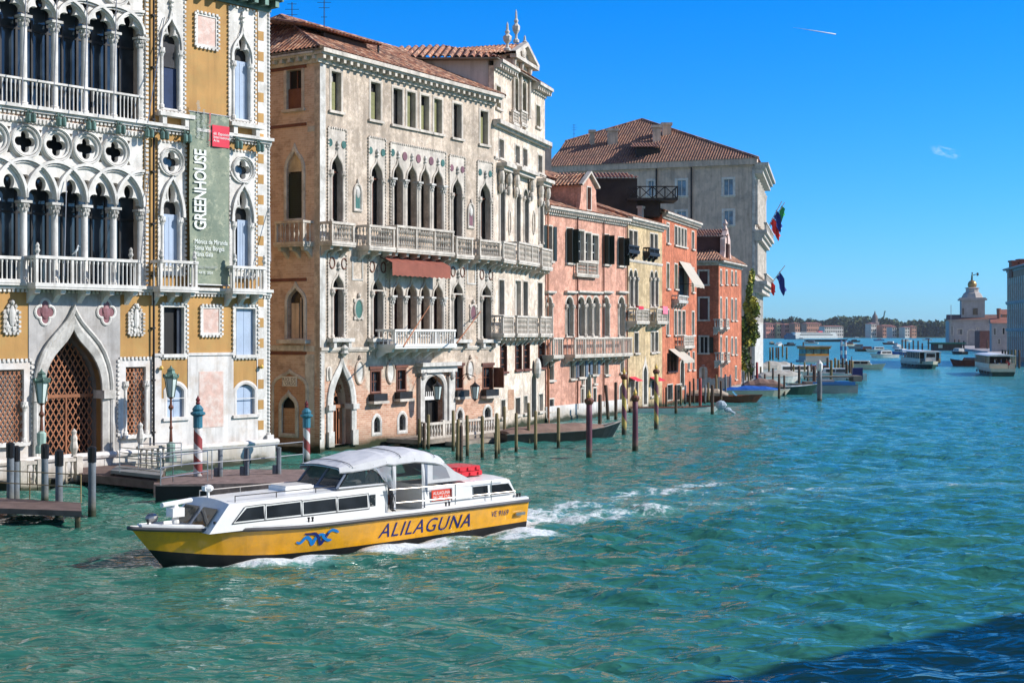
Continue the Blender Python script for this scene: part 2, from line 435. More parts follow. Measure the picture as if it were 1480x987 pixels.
pinkmarble = M('pink_marble', (.62, .42, .35), var=.14, scale=3, dirt=(.66, .58, .52), dirtamt=.8, dscale=2.2, rough=.55)
ochre = M('ochre_plaster', (.45, .25, .082), var=.14, scale=.5, streak=.3, bump=.12, dirt=(.40, .26, .09), dirtamt=.5, grain=4)
beige = M('beige_plaster', (.58, .49, .36), var=.16, streak=.4, bump=.3, dirt=(.33, .29, .23), dirtamt=.6)
cream = M('cream_plaster', (.62, .53, .40), var=.12, streak=.35, bump=.25, dirt=(.46, .33, .22), dirtamt=.45, algae=.7)
greywall = M('grey_plaster', (.62, .49, .39), var=.10, streak=.55, bump=.1, dirt=(.24, .22, .2), dirtamt=.5, dscale=.5)
brickside = M_brick('tan_brick', (.43, .28, .20), (.60, .45, .35), (.56, .47, .40), algae=.7)
brickred = M_brick('red_brick', (.36, .18, .10), (.46, .27, .17), (.45, .38, .3), algae=.7)
bar_wall = M_brick('plaster_over_brick', (.36, .15, .085), (.56, .36, .25), (.54, .47, .39), plaster=(.58, .475, .375), pz=4.3, pscale=.5, pbias=.5, algae=.7)
baroque_wall = M_brick('cream_plaster_over_brick', (.42, .17, .1), (.5, .26, .16), (.5, .42, .33), plaster=(.73, .61, .49), pz=-.6, pscale=.42, pbias=.46, algae=.7)
pink_wall = M_brick('pink_plaster', (.42, .17, .10), (.5, .26, .16), (.5, .42, .33), plaster=(.66, .345, .25), pz=-1.5, pscale=.45, pbias=.42, algae=.7)
yel_wall = M_brick('yellow_plaster', (.42, .17, .10), (.5, .26, .16), (.5, .42, .33), plaster=(.57, .43, .25), pz=-1.5, pscale=.45, pbias=.42, algae=.8)
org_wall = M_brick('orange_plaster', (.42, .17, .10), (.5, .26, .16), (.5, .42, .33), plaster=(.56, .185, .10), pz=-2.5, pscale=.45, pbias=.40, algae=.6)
shaded_org_wall = M_brick('shaded_orange_plaster', (.42, .17, .10), (.5, .26, .16), (.5, .42, .33), plaster=(.48, .14, .075), pz=-2.5, pscale=.45, pbias=.40, algae=.6)  # darker copy of the orange plaster, shade put into the colour
tile = M_tile('clay_tiles', [(.33, .13, .07), (.52, .25, .14), (.17, .07, .05), (.62, .38, .25), (.38, .16, .09), (.22, .12, .085)])
glass = M_glass('window_glass')
darkin = M('dark_interior', (.012, .011, .010), rough=.6, var=.3)
dkglass = M_glass('dim_glass', (.02, .018, .016), .12)
blueshut = M('pale_blue_paint', (.36, .44, .56), var=.08, rough=.6, streak=.2)
greenshut = M('dark_green_paint', (.018, .028, .022), var=.2, rough=.5)
brownwood = M('brown_wood', (.16, .06, .035), var=.25, rough=.5)
whitewood = M('white_paint', (.72, .70, .66), var=.06, rough=.5)
olive = M('olive_blind', (.20, .20, .085), var=.1, rough=.6)
rust = M('rusty_iron', (.36, .15, .075), var=.3, rough=.75)
iron = M('dark_iron', (.025, .024, .024), var=.3, rough=.5, metal=.3)
galv = M('grey_metal', (.38, .38, .38), var=.15, rough=.35, metal=.8)
copper = M('green_bronze', (.10, .17, .14), var=.35, rough=.5, metal=.3)
verdi = M('pale_verdigris', (.30, .42, .36), var=.3, rough=.6)
lampglass = M('lamp_glass', (.55, .62, .58), var=.1, rough=.15)
greenm = M('green_serpentine', (.06, .14, .11), var=.3, rough=.35)
purplem = M('purple_porphyry', (.22, .10, .11), var=.3, rough=.4)
deck = M('weathered_deck', (.15, .10, .085), var=.3, rough=.85, bump=.3, scale=1.5)
planks = M('old_grey_wood', (.24, .20, .16), var=.3, rough=.85, bump=.3)
polewood = M('pole_wood', (.20, .155, .075), var=.3, rough=.85, bump=.4, algae=.55, grain=9)
poledark = M('dark_pole_wood', (.085, .055, .04), var=.3, rough=.8, bump=.4, algae=.5, grain=9)
polegrey = M('grey_pole_wood', (.15, .17, .19), var=.25, rough=.7, bump=.3, algae=.5, grain=9)
polepurp = M('purple_pole_paint', (.13, .045, .065), var=.2, rough=.55, algae=.5)
polered = M('red_pole_paint', (.30, .035, .03), var=.2, rough=.55, algae=.45)
gold = M('gold_paint', (.75, .50, .12), var=.1, rough=.35, metal=.3)
tealp = M('teal_paint', (.04, .17, .24), var=.2, rough=.4)
maroon = M('maroon_paint', (.16, .03, .03), var=.2, rough=.4)
blackp = M('black_paint', (.012, .012, .014), var=.2, rough=.35)
# ================================================================== facades
CR = random.Random(77); curtm = M('pale_curtain', (.42, .40, .36), var=.15)
class Facade:
    def __init__(self, root, fr, mat, s0, s1, z0, z1, thick=.4, outer=None):
        self.root = root; self.fr = fr; self.mat = mat; self.holes = []; self.thick = thick
        self.outer = outer or [(s0, z0), (s1, z0), (s1, z1), (s0, z1)]
    def mb(self): return MB(self.fr)
    def lv(self, px, *ys): return tuple(self.fr.z(px, y) for y in ys)
    def win(self, kind, x0, x1, zb, za, zs=None, frame=.13, depth=.28, fmat=None, pane=None, mull=(1, 2), bar=None, sill=.12, shut=None,
            proud=.05, cols=False, s=None, part='window', hood=0, bars=0, split=None, splitmat=None):
        fr = self.fr; s0, s1 = s if s else (fr.s(x0), fr.s(x1))
        zs = za-(s1-s0)*.6 if zs is None else zs
        fmat = fmat or stone_b; pane = pane or glass; bar = bar or brownwood
        o = arch(kind, s0, s1, zb, zs, za); self.holes.append(o)
        m = self.mb(); m.ring(offset(o, -.012), offset(o, frame), -min(depth, .39), proud, bev=.025)
        if sill: m.box(s0-frame-.08, s1+frame+.08, -.02, proud+sill, zb-.16, zb-.005)
        if hood: m.box(s0-frame-.1, s1+frame+.1, -.02, proud+hood, za+frame+.02, za+frame+.2)
        if cols:
            for c in (s0-.02, s1+.02):
                m.lathe(c, .04, [(.13, zb), (.13, zb+.15), (.085, zb+.2), (.08, zs-.45), (.09, zs-.42), (.16, zs-.2), (.17, zs-.05), (.17, zs)], 8)
                for k in range(5):
                    a = k/5*math.pi; m.blob(c+.14*math.cos(a), .04+.14*math.sin(a), zs-.2, .05, .05, .09, 5, 4)
        f = m.build(part, fmat, self.root)
        if kind == 'rect': inner = o
        else: inner = offset(o, -.01)
        m = self.mb(); m.plate(inner, [], -depth-.02, -depth, sides=False); m.build('pane', pane, f)
        if mull:
            m = self.mb(); nx, nz = mull; zt = za if kind == 'rect' else zs
            for i in range(1, nx+1):
                if nx == 1: c = (s0+s1)/2
                else: c = lerp(s0, s1, i/(nx+1))
                m.box(c-.035, c+.035, -depth+.002, -depth+.05, zb, za-.03 if nx == 1 else zt)
            for i in range(1, nz+1):
                z = lerp(zb, zt, i/(nz+ (1 if kind == 'rect' else 0))); m.box(s0, s1, -depth+.004, -depth+.045, z-.03, z+.03)
            m.box(s0, s0+.06, -depth+.003, -depth+.055, zb, zt); m.box(s1-.06, s1, -depth+.003, -depth+.055, zb, zt)
            m.build('glazing_bar', bar, f)
        if kind == 'rect' and pane in (darkin, dkglass) and not shut and CR.random() < .4:
            w = (s1-s0)*CR.uniform(.25, .55); a = s0 if CR.random() < .5 else s1-w; m = self.mb(); m.box(a, a+w, -depth+.06, -depth+.08, lerp(zb, za, CR.choice((0, 0, .4))), za); m.build('curtain', curtm, f)
        if bars:
            m = self.mb()
            for i in range(1, bars): c = lerp(s0, s1, i/bars); m.box(c-.018, c+.018, -.12, -.085, zb, zs if kind != 'rect' else za)
            nb = max(2, int((za-zb)/.3))
            for i in range(1, nb): z = lerp(zb, za, i/nb); m.box(s0, s1, -.11, -.08, z-.016, z+.016)
            m.build('iron_grille', iron, f)
        if shut:
            mat, st = shut[0], shut[1]; m = self.mb()
            if st == 'closed':
                zt = shut[2] if len(shut) > 2 else zs if kind != 'rect' else za
                for a, b in ((s0+.02, (s0+s1)/2-.01), ((s0+s1)/2+.01, s1-.02)): m.box(a, b, -.17, -.13, zb+.02, zt-.02)
                m.box(s0+.05, s1-.05, -.13, -.115, zb+.35, zb+.42); m.box(s0+.05, s1-.05, -.13, -.115, zt-.45, zt-.38)
            elif st == 'open':
                w = (s1-s0)/2; zt = za if kind == 'rect' else zs
                for sg, c in ((-1, s0-frame), (1, s1+frame)):
                    a, b = (c-w, c) if sg < 0 else (c, c+w)
                    m.box(a, b, proud+.02, proud+.07, zb, zt)
                    for k in range(int((zt-zb)/.14)): m.box(a+.06, b-.06, proud+.068, proud+.085, zb+.08+k*.14, zb+.15+k*.14)
            elif st == 'ajar':
                w = (s1-s0)/2; zt = za if kind == 'rect' else zs
                m.box(s0-.02, s0+.03, 0, w, zb, zt); m.box(s1-.03, s1+.02, 0, w, zb, zt)
            elif st == 'inner':
                m.box(s1-.42*(s1-s0), s1-.02, -depth+.01, -depth+.04, zb+.02, zt if False else za-.3)
            m.build('shutter', mat, f)
        if split:   # lower blind or solid infill up to z = split
            m = self.mb(); m.box(s0, s1, -.2, -.16, zb, split); m.build('blind', splitmat or olive, f)
        return f
    def panel(self, s0, s1, z0, z1, mat, holes=(), d=.03, beads=True, name='panel', bm=None, step=.23, w=.10):
        m = self.mb(); o = [(s0, z0), (s1, z0), (s1, z1), (s0, z1)]
        m.plate(o, holes, 0.0, d)
        p = m.build(name, mat, self.root)
        if beads:
            b = self.mb(); b.beads(o, step, w, d-.01, d+.065); b.build('rope_border', bm or stone_b, p)
        return p
    def balcony(self, s0, s1, z0, z1, dep, mat=None, step=.26, nbr=None, style='turned', post=.13, sides=True, lion=False, slab=.18):
        mat = mat or stone_b; m = self.mb()
        m.box(s0-.06, s1+.06, 0, dep+.06, z0, z0+slab); m.box(s0-.03, s1+.03, 0, dep+.03, z0-.1, z0-.001)
        rt = z1-.14
        m.box(s0-.03, s1+.03, dep-.17, dep+.03, rt, z1)
        if sides: m.box(s0-.03, s0+.15, 0, dep-.171, rt, z1-.001); m.box(s1-.15, s1+.03, 0, dep-.171, rt, z1-.001)
        L = s1-s0; npost = max(1, round(L/1.9)); ps = [lerp(s0+.07, s1-.07, k/npost) for k in range(npost+1)]
        for c in ps: m.box(c-post/2, c+post/2, dep-.15, dep-.01, z0+slab, rt)
        nbr = nbr if nbr is not None else max(2, round(L/1.3)+1)
        for k in range(nbr):
            c = lerp(s0+.2, s1-.2, k/max(1, nbr-1))
            i0 = [m.p(c+sg*.12, a, b) for sg in (-1, 1) for a, b in ((0, z0-.1), (dep*.85, z0-.1), (dep*.78, z0-.3), (dep*.4, z0-.38), (0, z0-.75))]
            m.face(*i0[:5]); m.face(*i0[5:][::-1])
            for q in range(5): m.face(i0[q], i0[(q+1) % 5], i0[5+(q+1) % 5], i0[5+q])
        b = m.build('balcony', mat, self.root)
        m = self.mb(); za, zb = z0+slab, rt; h = zb-za
        def bal(c, d):
            if style == 'turned': m.lathe(c, d, [(.05, za), (.05, za+.1*h), (.025, za+.18*h), (.062, za+.4*h), (.03, za+.62*h), (.025, za+.8*h), (.05, za+.9*h), (.05, zb)], 6, cap=False)
            elif style == 'x':
                m.box(c-.085, c+.085, d-.03, d+.03, za+.05, za+.1)
                for k in range(3): m.lathe(c, d, [(.03, za+h*k/3), (.09, za+h*(k+.5)/3), (.03, za+h*(k+1)/3)], 4, cap=False)
            else:
                m.lathe(c, d, [(.045, za), (.038, za+.12*h), (.038, zb-.2*h), (.06, zb-.12*h), (.06, zb)], 6, cap=False)
        for a, c in zip(ps, ps[1:]):
            n = max(1, round((c-a)/step)-1)
            for k in range(1, n+1): bal(lerp(a, c, k/(n+1)), dep-.08)
        if sides and dep > .5:
            n = max(1, int((dep-.2)/step))
            for k in range(n):
                for c in (s0+.07, s1-.07): bal(c, (k+.6)*(dep-.15)/n)
        m.build('balustrade', mat, b)
        return b
    def finish(self, name='wall'):
        m = self.mb(); m.plate(self.outer, self.holes, -self.thick, 0.0)
        return m.build(name, self.mat, self.root)
def body(root, pts, z0, z1, mat, name='rear_wall'):
    """closed block behind the facade plates; pts in world x, y"""
    m = MB(); m.prism([p[:2] for p in pts], z0, z1); return m.build(name, mat, root)
def cornice(fc, s0, s1, z, dep=.6, h=.5, mat=None, brackets=.55, bw=.2, ends=.0):
    m = fc.mb(); mat = mat or stone_b
    m.box(s0-ends, s1+ends, 0, dep, z+h*.62, z+h); m.box(s0-ends, s1+ends, 0, dep*.8, z+h*.45, z+h*.619); m.box(s0, s1, 0, .12, z-.12, z+h*.449)
    if brackets:
        n = int((s1-s0)/brackets)
        for k in range(n+1):
            c = lerp(s0+.1, s1-.1, k/max(1, n)); m.box(c-bw/2, c+bw/2, .121, dep*.74, z+.05, z+h*.45)
    return m.build('cornice', mat, fc.root)
def string_course(fc, s0, s1, z, dep=.12, h=.16, mat=None, name='string_course'):
    m = fc.mb(); m.box(s0, s1, 0, dep, z, z+h); m.box(s0, s1, 0, dep*.55, z-h*.5, z-.001); return m.build(name, mat or stone_b, fc.root)
def roof_quad(m, A, B, C, D, rib=.33, amp=.10):
    """A-B eave, D-C ridge side; barrel ribs run up the slope"""
    A, B, C, D = [Vector(q) for q in (A, B, C, D)]
    U = (B-A); L = U.length; U = U/L
    nrm = U.cross((D-A) if (D-A).length > .01 else (C-A))
    if nrm.z < 0: nrm = -nrm
    nrm.normalize(); V = nrm.cross(U)
    if V.dot(D-A) < 0 or V.z < 0: V = -V if V.z < 0 else V
    q = [((p-A).dot(U), (p-A).dot(V)) for p in (A, D, C, B)]
    def top(u):
        best = 0.0
        for (u0, v0), (u1, v1) in zip(q, q[1:]):
            if min(u0, u1)-1e-6 <= u <= max(u0, u1)+1e-6 and abs(u1-u0) > 1e-6: best = max(best, v0+(v1-v0)*(u-u0)/(u1-u0))
        return best
    n = max(2, int(L/rib)); prof = [(0, -.3), (.18, .75), (.38, 1), (.58, .75), (.76, -.3)]
    prev = None
    for i in range(n):
        for k, (fx, hh) in enumerate(prof):
            u = L*(i+fx)/n; v = top(u); nv = 3
            col = []
            for j in range(nv+1):
                w = A+U*u+V*(v*j/nv)+nrm*(amp*hh + (.0))
                m.v.append(w[:]); col.append(len(m.v)-1)
            if prev:
                for j in range(nv): m.face(prev[j], col[j], col[j+1], prev[j+1])
            prev = col
    w = [A+U*L+V*0, B]
def hip_roof(name, root, fr, s0, s1, d0, d1, z, rise, ov=.5, hipl=True, hipr=True, mat=None, apex=None, inset=None):
    """d0 front (outward), d1 back"""
    mat = mat or tile
    s0 -= ov; s1 += ov; d0 += ov; d1 -= ov
    P = lambda s, d, zz: fr.P(s, d, zz)
    m = MB(); dm = (d0+d1)/2; r = inset if inset is not None else (d0-d1)/2*.9
    a = s0+(r if hipl else 0); b = s1-(r if hipr else 0); top = z+rise
    if b < a: a = b = (a+b)/2
    if apex: a, top = apex
    F0, F1, B0, B1, R0, R1 = P(s0, d0, z), P(s1, d0, z), P(s0, d1, z), P(s1, d1, z), P(a, dm, top), P(b, dm, top)
    roof_quad(m, F0, F1, R1, R0); roof_quad(m, B1, B0, R0, R1)
    if hipl: roof_quad(m, B0, F0, R0, R0)
    else:
        m.face(*[m.v.append(q) or len(m.v)-1 for q in (B0, F0, R0)])
    if hipr: roof_quad(m, F1, B1, R1, R1)
    else:
        m.face(*[m.v.append(q) or len(m.v)-1 for q in (F1, B1, R1)])
    o = m.build(name, mat, root, recalc=False)
    # underside slab and ridge caps
    k = MB(fr); k.box(s0+.05, s1-.05, d1+.05, d0-.05, z-.14, z-.04)
    f = .0
    k2 = MB(); pts = []
    k2.tube([Vector(R0)[:], Vector(R1)[:]] if (Vector(R1)-Vector(R0)).length > .1 else [Vector(R0)[:], (Vector(R0)+Vector((0, .2, 0)))[:]], .13, 6)
    if hipl: k2.tube([F0, R0], .12, 6); k2.tube([B0, R0], .12, 6)
    if hipr: k2.tube([F1, R1], .12, 6); k2.tube([B1, R1], .12, 6)
    k2.build('ridge_tiles', mat, o); k.build('eaves_board', planks, o)
    return o
def lattice(fc, outline, d, mat, root, step=.26, r=.018, name='lattice', slope=1.7):
    m = fc.mb(); xs = [p[0] for p in outline]; zs = [p[1] for p in outline]
    x0, x1, z0, z1 = min(xs), max(xs), min(zs), max(zs); H = z1-z0
    for sg in (-1, 1):
        c = x0-H/slope if sg > 0 else x0
        while c < x1+ (H/slope if sg < 0 else 0):
            run = None; N = 90; prev = None
            for k in range(N+1):
                z = z0+H*k/N; x = c+sg*(z-z0)/slope; ok = inside((x, z), outline)
                if ok and run is None: run = (x, z)
                if not ok and run is not None and prev is not None:
                    if (prev[1]-run[1]) > .08: m.band([run, prev], r*2, d-.015, d+.015)
                    run = None
                prev = (x, z)
            if run is not None and prev[1]-run[1] > .08: m.band([run, prev], r*2, d-.015, d+.015)
            c += step
    return m.build(name, mat, root)
def capital(m, s, d, z0, z1, r, n=8, leaves=8):
    h = z1-z0
    m.lathe(s, d, [(r*.85, z0), (r*.95, z0+.02), (r*1.15, z0+.5*h), (r*1.55, z0+.78*h)], n, cap=False)
    m.box(s-r*1.7, s+r*1.7, d-r*1.7, d+r*1.7, z0+.8*h, z1)
    for row, (zz, rr) in enumerate(((.3, 1.1), (.62, 1.4))):
        for k in range(leaves):
            a = (k+row*.5)/leaves*2*math.pi
            m.blob(s+r*rr*math.cos(a), d+r*rr*math.sin(a), z0+zz*h, r*.32, r*.32, h*.17, 5, 4)
# ================================================================== 1. ochre gothic palace at the left edge
TF = vp_dir(2430)
g0 = gp(388, 668)
franc = empty('gothic_palace', (g0.x, g0.y, 0), 'ochre yellow gothic palace with white interlaced stone tracery and long green banner', 'palace')
fF = Fr((g0.x, g0.y), TF)
ZT = fF.z(388, 6)
SL = -27.0
W1 = Facade(franc, fF, ochre, SL, 0, 1.0, ZT)
S = fF.s; Z = fF.z
colpx = [36, 81, 124.2, 165.8]
sp = (S(165.8)-S(36))/3; sc = [S(165.8)-sp*k for k in range(0, 10)]       # column axes going left
sedge = S(206.5)
zL2, zL1 = Z(388, 201), Z(388, 419)          # ledges (top)
# --- window stacks on the right half
zt3 = (Z(247, 158), Z(247, 72), Z(247, 28)); zp3 = (Z(247, 163), Z(247, -10))
zt2 = (Z(247, 385), Z(247, 314), Z(247, 266)); zp2 = (Z(247, 398), Z(247, 206))
zq = Z(247, 234)
for bi, (wx0, wx1, px0_, px1_) in enumerate(((233.5, 258.5, 227, 266.5), (337, 361, 330, 368.5))):
    s0, s1, q0, q1 = S(wx0), S(wx1), S(px0_), S(px1_)
    o = arch('trefoil', s0, s1, zt3[0], zt3[1], zt3[2])
    W1.panel(q0, q1, zp3[0], zp3[1], stone_b, [offset(o, .12)], name='window_surround')
    f = W1.win('trefoil', 0, 0, zt3[0], zt3[2], zt3[1], s=(s0, s1), frame=.10, depth=.32, pane=darkin, mull=None, cols=True, sill=0, proud=.08)
    if bi: m = W1.mb(); m.box(s0+.02, s1-.02, -.2, -.16, zt3[0], zt3[1]+.1); [m.box(lerp(s0, s1, k/4)-.012, lerp(s0, s1, k/4)+.012, -.16, -.145, zt3[0], zt3[1]) for k in (1, 2, 3)]; m.build('shutter', blueshut, f)
    else:
        m = W1.mb(); m.box(s0+.25, s1-.02, -.2, -.16, zt3[0], zt3[0]+2.1); m.build('shutter', M('navy_paint', (.02, .04, .10), var=.2), f)
        m = W1.mb(); m.box(s0+.1, s1-.2, -.14, -.10, zt3[1]-.9, zt3[1]+.3); m.build('blind', M('dark_cloth', (.04, .04, .045), var=.3), f)
    m = W1.mb(); oo = arch('ogee', s0-.14, s1+.14, zt3[1], zt3[1]+.01, zt3[2]+.42)[2:]
    m.band(oo, .12, .02, .15); c = (s0+s1)/2; zz = zt3[2]+.42
    m.lathe(c, .1, [(.03, zz-.1), (.05, zz+.1), (.12, zz+.2), (.05, zz+.32), (.16, zz+.42), (.07, zz+.55), (.04, zz+.75), (.0, zz+.85)], 6)
    m.build('ogee_moulding', stone_b, franc)
    m = W1.mb(); m.box(q0-.1, q1+.35, 0, .45, zp3[0]-.26, zp3[0]-.06); m.box(q0+.1, q0+.35, 0, .35, zp3[0]-.75, zp3[0]-.261); m.box(q1-.2, q1+.05, 0, .35, zp3[0]-.75, zp3[0]-.261); m.build('sill_shelf', stone_b, franc)
    # middle floor
    s0, s1, q0, q1 = [x+.03 for x in (s0, s1, q0, q1)]
    c = (s0+s1)/2; R = .74
    o = arch('trefoil', s0, s1, zt2[0], zt2[1], zt2[2]); qf = quatre(c, zq, R*.72)
    W1.panel(q0, q1, zp2[0], zp2[1], stone_b, [offset(o, .10), qf], name='window_surround', d=.05)
    W1.holes.append(qf)
    f = W1.win('trefoil', 0, 0, zt2[0], zt2[2], zt2[1], s=(s0, s1), frame=.09, depth=.3, pane=darkin, mull=None, cols=True, sill=0, proud=.1)
    m = W1.mb(); a = s0+.02 if bi == 0 else s0+.38; m.box(a, s1-.02, -.2, -.16, zt2[0], zt2[1]+.15); [m.box(lerp(a, s1, k/4)-.012, lerp(a, s1, k/4)+.012, -.16, -.145, zt2[0], zt2[1]) for k in (1, 2, 3)]; m.build('shutter', blueshut, f)
    m = W1.mb(); m.plate(offset(qf, .02), [], -.32, -.3, sides=False); rw_ = m.build('rose_window', glass, franc); m = W1.mb(); m.ring(offset(qf, -.012), offset(qf, .05), -.3, .03); m.build('rose_reveal', stone_b, rw_)
    m = W1.mb(); m.ring(circle(c, zq, R*.86), circle(c, zq, R), .05, .2, bev=.05); m.ring(circle(c, zq, R*.74), circle(c, zq, R*.84), .05, .13, bev=.03)
    m.band(arch('point', s0-.18, s1+.18, zt2[1], zt2[1]+.01, zt2[2]+.3)[2:], .15, .05, .22)
    for sg in (-1, 1): m.band([(c+sg*(q1-q0)/2*.95*math.cos(a), zt2[2]+.42+.75*(1-math.sin(a))*.9) for a in np.linspace(.2, 1.4, 6)], .09, .05, .16)
    m.build('tracery_ring', stone_b, franc)
# balconies of middle floor
W1.balcony(S(232, .85), S(286, .85), zL1-.18, Z(286, 378, .85), .85, style='gothic', nbr=3, step=.24)
W1.balcony(S(337, .85), S(384, .85), zL1-.18, Z(384, 386, .85), .85, style='gothic', nbr=3, step=.24)
# mezzanine + ground windows
for bi, (a, b, c0, c1) in enumerate(((236.5, 265.5, 444, 512), (341, 368.5, 446, 513))):
    zb, za = Z((a+b)/2, c1), Z((a+b)/2, c0)
    W1.panel(S(a)-.2, S(b)+.2, zb-.18, za+.18, stone_b, [arch('rect', S(a), S(b), zb, zb, za)], name='window_surround', w=.12)
    f = W1.win('rect', a, b, zb, za, frame=.02, depth=.3, pane=darkin, mull=None, sill=.1)
    m = W1.mb(); s0, s1 = S(a), S(b)
    if bi: m.box(s0+.02, (s0+s1)/2-.01, -.2, -.16, zb, za); m.box((s0+s1)/2+.01, s1-.02, -.2, -.16, zb, za); m.build('shutter', blueshut, f)
    else: m.box(s1-.3, s1-.05, -.2, -.16, zb, za); m.build('shutter', M('dark_blue_paint', (.03, .04, .06), var=.2), f)
    a2, b2, y0, y1 = ((241, 266, 556, 603), (341.5, 368, 555, 599))[bi]
    zb, za = Z((a2+b2)/2, y1), Z((a2+b2)/2, y0)
    f = W1.win('seg', a2, b2, zb, za, zs=za-.32, frame=.2, depth=.3, fmat=marble, pane=darkin, mull=None, sill=.1)
    m = W1.mb(); s0, s1 = S(a2), S(b2); m.box(s0+.02, (s0+s1)/2-.01, -.2, -.16, zb, za-.1); m.box((s0+s1)/2+.01, s1-.02, -.2, -.16, zb, za-.1); m.build('shutter', blueshut, f)
# pink marble squares
for (a, b, y0, y1) in ((285, 311, 25, 66), (293, 316, 446, 481)):
    s0, s1 = S(a), S(b); zb, za = Z((a+b)/2, y1), Z((a+b)/2, y0)
    W1.panel(s0-.17, s1+.17, zb-.17, za+.17, stone_b, [arch('rect', s0, s1, zb, zb, za)], name='panel_frame', w=.12, d=.06)
    m = W1.mb(); m.box(s0, s1, 0, .025, zb, za); m.build('marble_panel', pinkmarble, franc)
# white dado of the ground floor, with ochre patches left over the two arched windows
zd = Z(333, 513)
xs = [S(222), S(233), S(271), S(337), S(371)]
m = W1.mb(); holes = []
ga = arch('seg', S(241)-.18, S(266)+.18, Z(253, 603)-.2, Z(253, 556)-.3, Z(253, 556)+.2); gb = arch('seg', S(341.5)-.18, S(368)+.18, Z(355, 599)-.2, Z(355, 555)-.3, Z(355, 555)+.2)
outer = [(xs[0], 1.0), (-.75, 1.0), (-.75, Z(371, 505)), (xs[4], Z(371, 505)), (xs[4], Z(355, 557)), (xs[3], Z(355, 557)), (xs[3], zd), (xs[2], zd), (xs[2], Z(253, 558)), (xs[1], Z(253, 558)), (xs[1], zd), (xs[0], zd)]
outer = [(xs[0], 1.0), (-.75, 1.0), (-.75, zd), (xs[4], zd), (xs[4], Z(355, 575)), (xs[3], Z(355, 575)), (xs[3], zd), (xs[2], zd), (xs[2], Z(253, 575)), (xs[1], Z(253, 575)), (xs[1], zd), (xs[0], zd)]
cut = [(ga[0][0], Z(253, 575)+.0)]
m.plate(outer, [arch('rect', S(241)-.1, S(266)+.1, Z(253, 603)-.05, 0, Z(253, 576)-.0), arch('rect', S(341.5)-.1, S(368)+.1, Z(355, 599)-.05, 0, Z(355, 576))], 0, .03)
m.box(xs[2]-.02, xs[3]+.02, .0, .10, zd+.001, zd+.14); m.box(xs[0]-.02, xs[1]+.02, 0, .10, zd+.001, zd+.14)
m.build('marble_dado', marble, franc)
m = W1.mb(); m.box(S(287), S(322), .031, .05, Z(305, 617), Z(305, 537)); m.build('marble_panel', pinkmarble, franc)
# corner quoins, rope colonnette
m = W1.mb(); zz = Z(388, 505); 
m.box(-.75, -.003, 0, .03, 1.0, ZT-.1); W1.panel
qn = m.build('corner_stones', stone_b, franc)
m = W1.mb(); k = 0
zq0 = Z(388, 620)
while zq0+k*1.1 < ZT-1: m.box(-.74, -.36, .031, .04, zq0+k*1.1, zq0+k*1.1+.5); k += 1
m.build('ochre_infill', ochre, qn)
m = MB(); cx, cy, _ = fF.P(-.02, .02, 0)
pr = [(.13, 1.3), (.13, 1.6), (.07, 1.62)]; z = 1.64
while z < ZT-.5: pr += [(.065, z), (.10, z+.1)]; z += .2
pr += [(.07, ZT-.5)]
m.lathe(cx, cy, pr, 7)
for zz in (zL2, zL1): m.lathe(cx, cy, [(.1, zz-.5), (.2, zz-.3), (.1, zz-.05)], 7)
m.build('rope_colonnette', stone_b, qn)
# ledges
for i, zz in enumerate((zL2, zL1)):
    m = W1.mb(); d = (.35, .30)[i]
    m.box(SL, .12, 0, d, zz-.16, zz); m.box(SL, .06, 0, d*.6, zz-.3, zz-.161)
    m.beads([(SL, zz-.38), (0, zz-.38)], .22, .14, 0, .12, closed=False)
    m.build('ledge', stone_b, franc)
cornice(W1, SL, .1, ZT-.35, dep=1.0, h=.9, mat=copper, brackets=.7, bw=.25, ends=.3)
# plinth
m = W1.mb(); d = .28
m.box(SL, .25, 0, d, -1.5, 1.0); pl = m.build('plinth', marble, franc)
m = W1.mb(); m.tube([(SL, .27, 1.12), (S(162), .27, 1.12)], .17, 8); m.tube([(S(150)-6.2, .27, 1.12), (S(150)-6.21, .27, 1.12)], .1, 8); m.tube([(S(164), .27, 1.12), (.42, .27, 1.12)], .17, 8); m.box(-.25, .2, -.1, .22, 1.0, 1.5); m.build('torus_moulding', marble, pl)
# drainpipe
m = W1.mb(); sd_ = S(219.5); m.tube([(sd_, .16, ZT), (sd_, .16, 1.4)], .055, 6)
for k in range(9): m.box(sd_-.09, sd_+.09, 0, .2, 2+k*2.6, 2.08+k*2.6)
m.build('drainpipe', iron, franc)
# rope border between tracery and ochre strip
m = W1.mb(); m.beads([(S(210.5), zL1+.05), (S(210.5), ZT-.5)], .22, .16, 0, .14, closed=False); m.box(S(208.7), S(209.4), 0, .06, zL1, ZT-.4); m.build('rope_border', stone_b, franc)
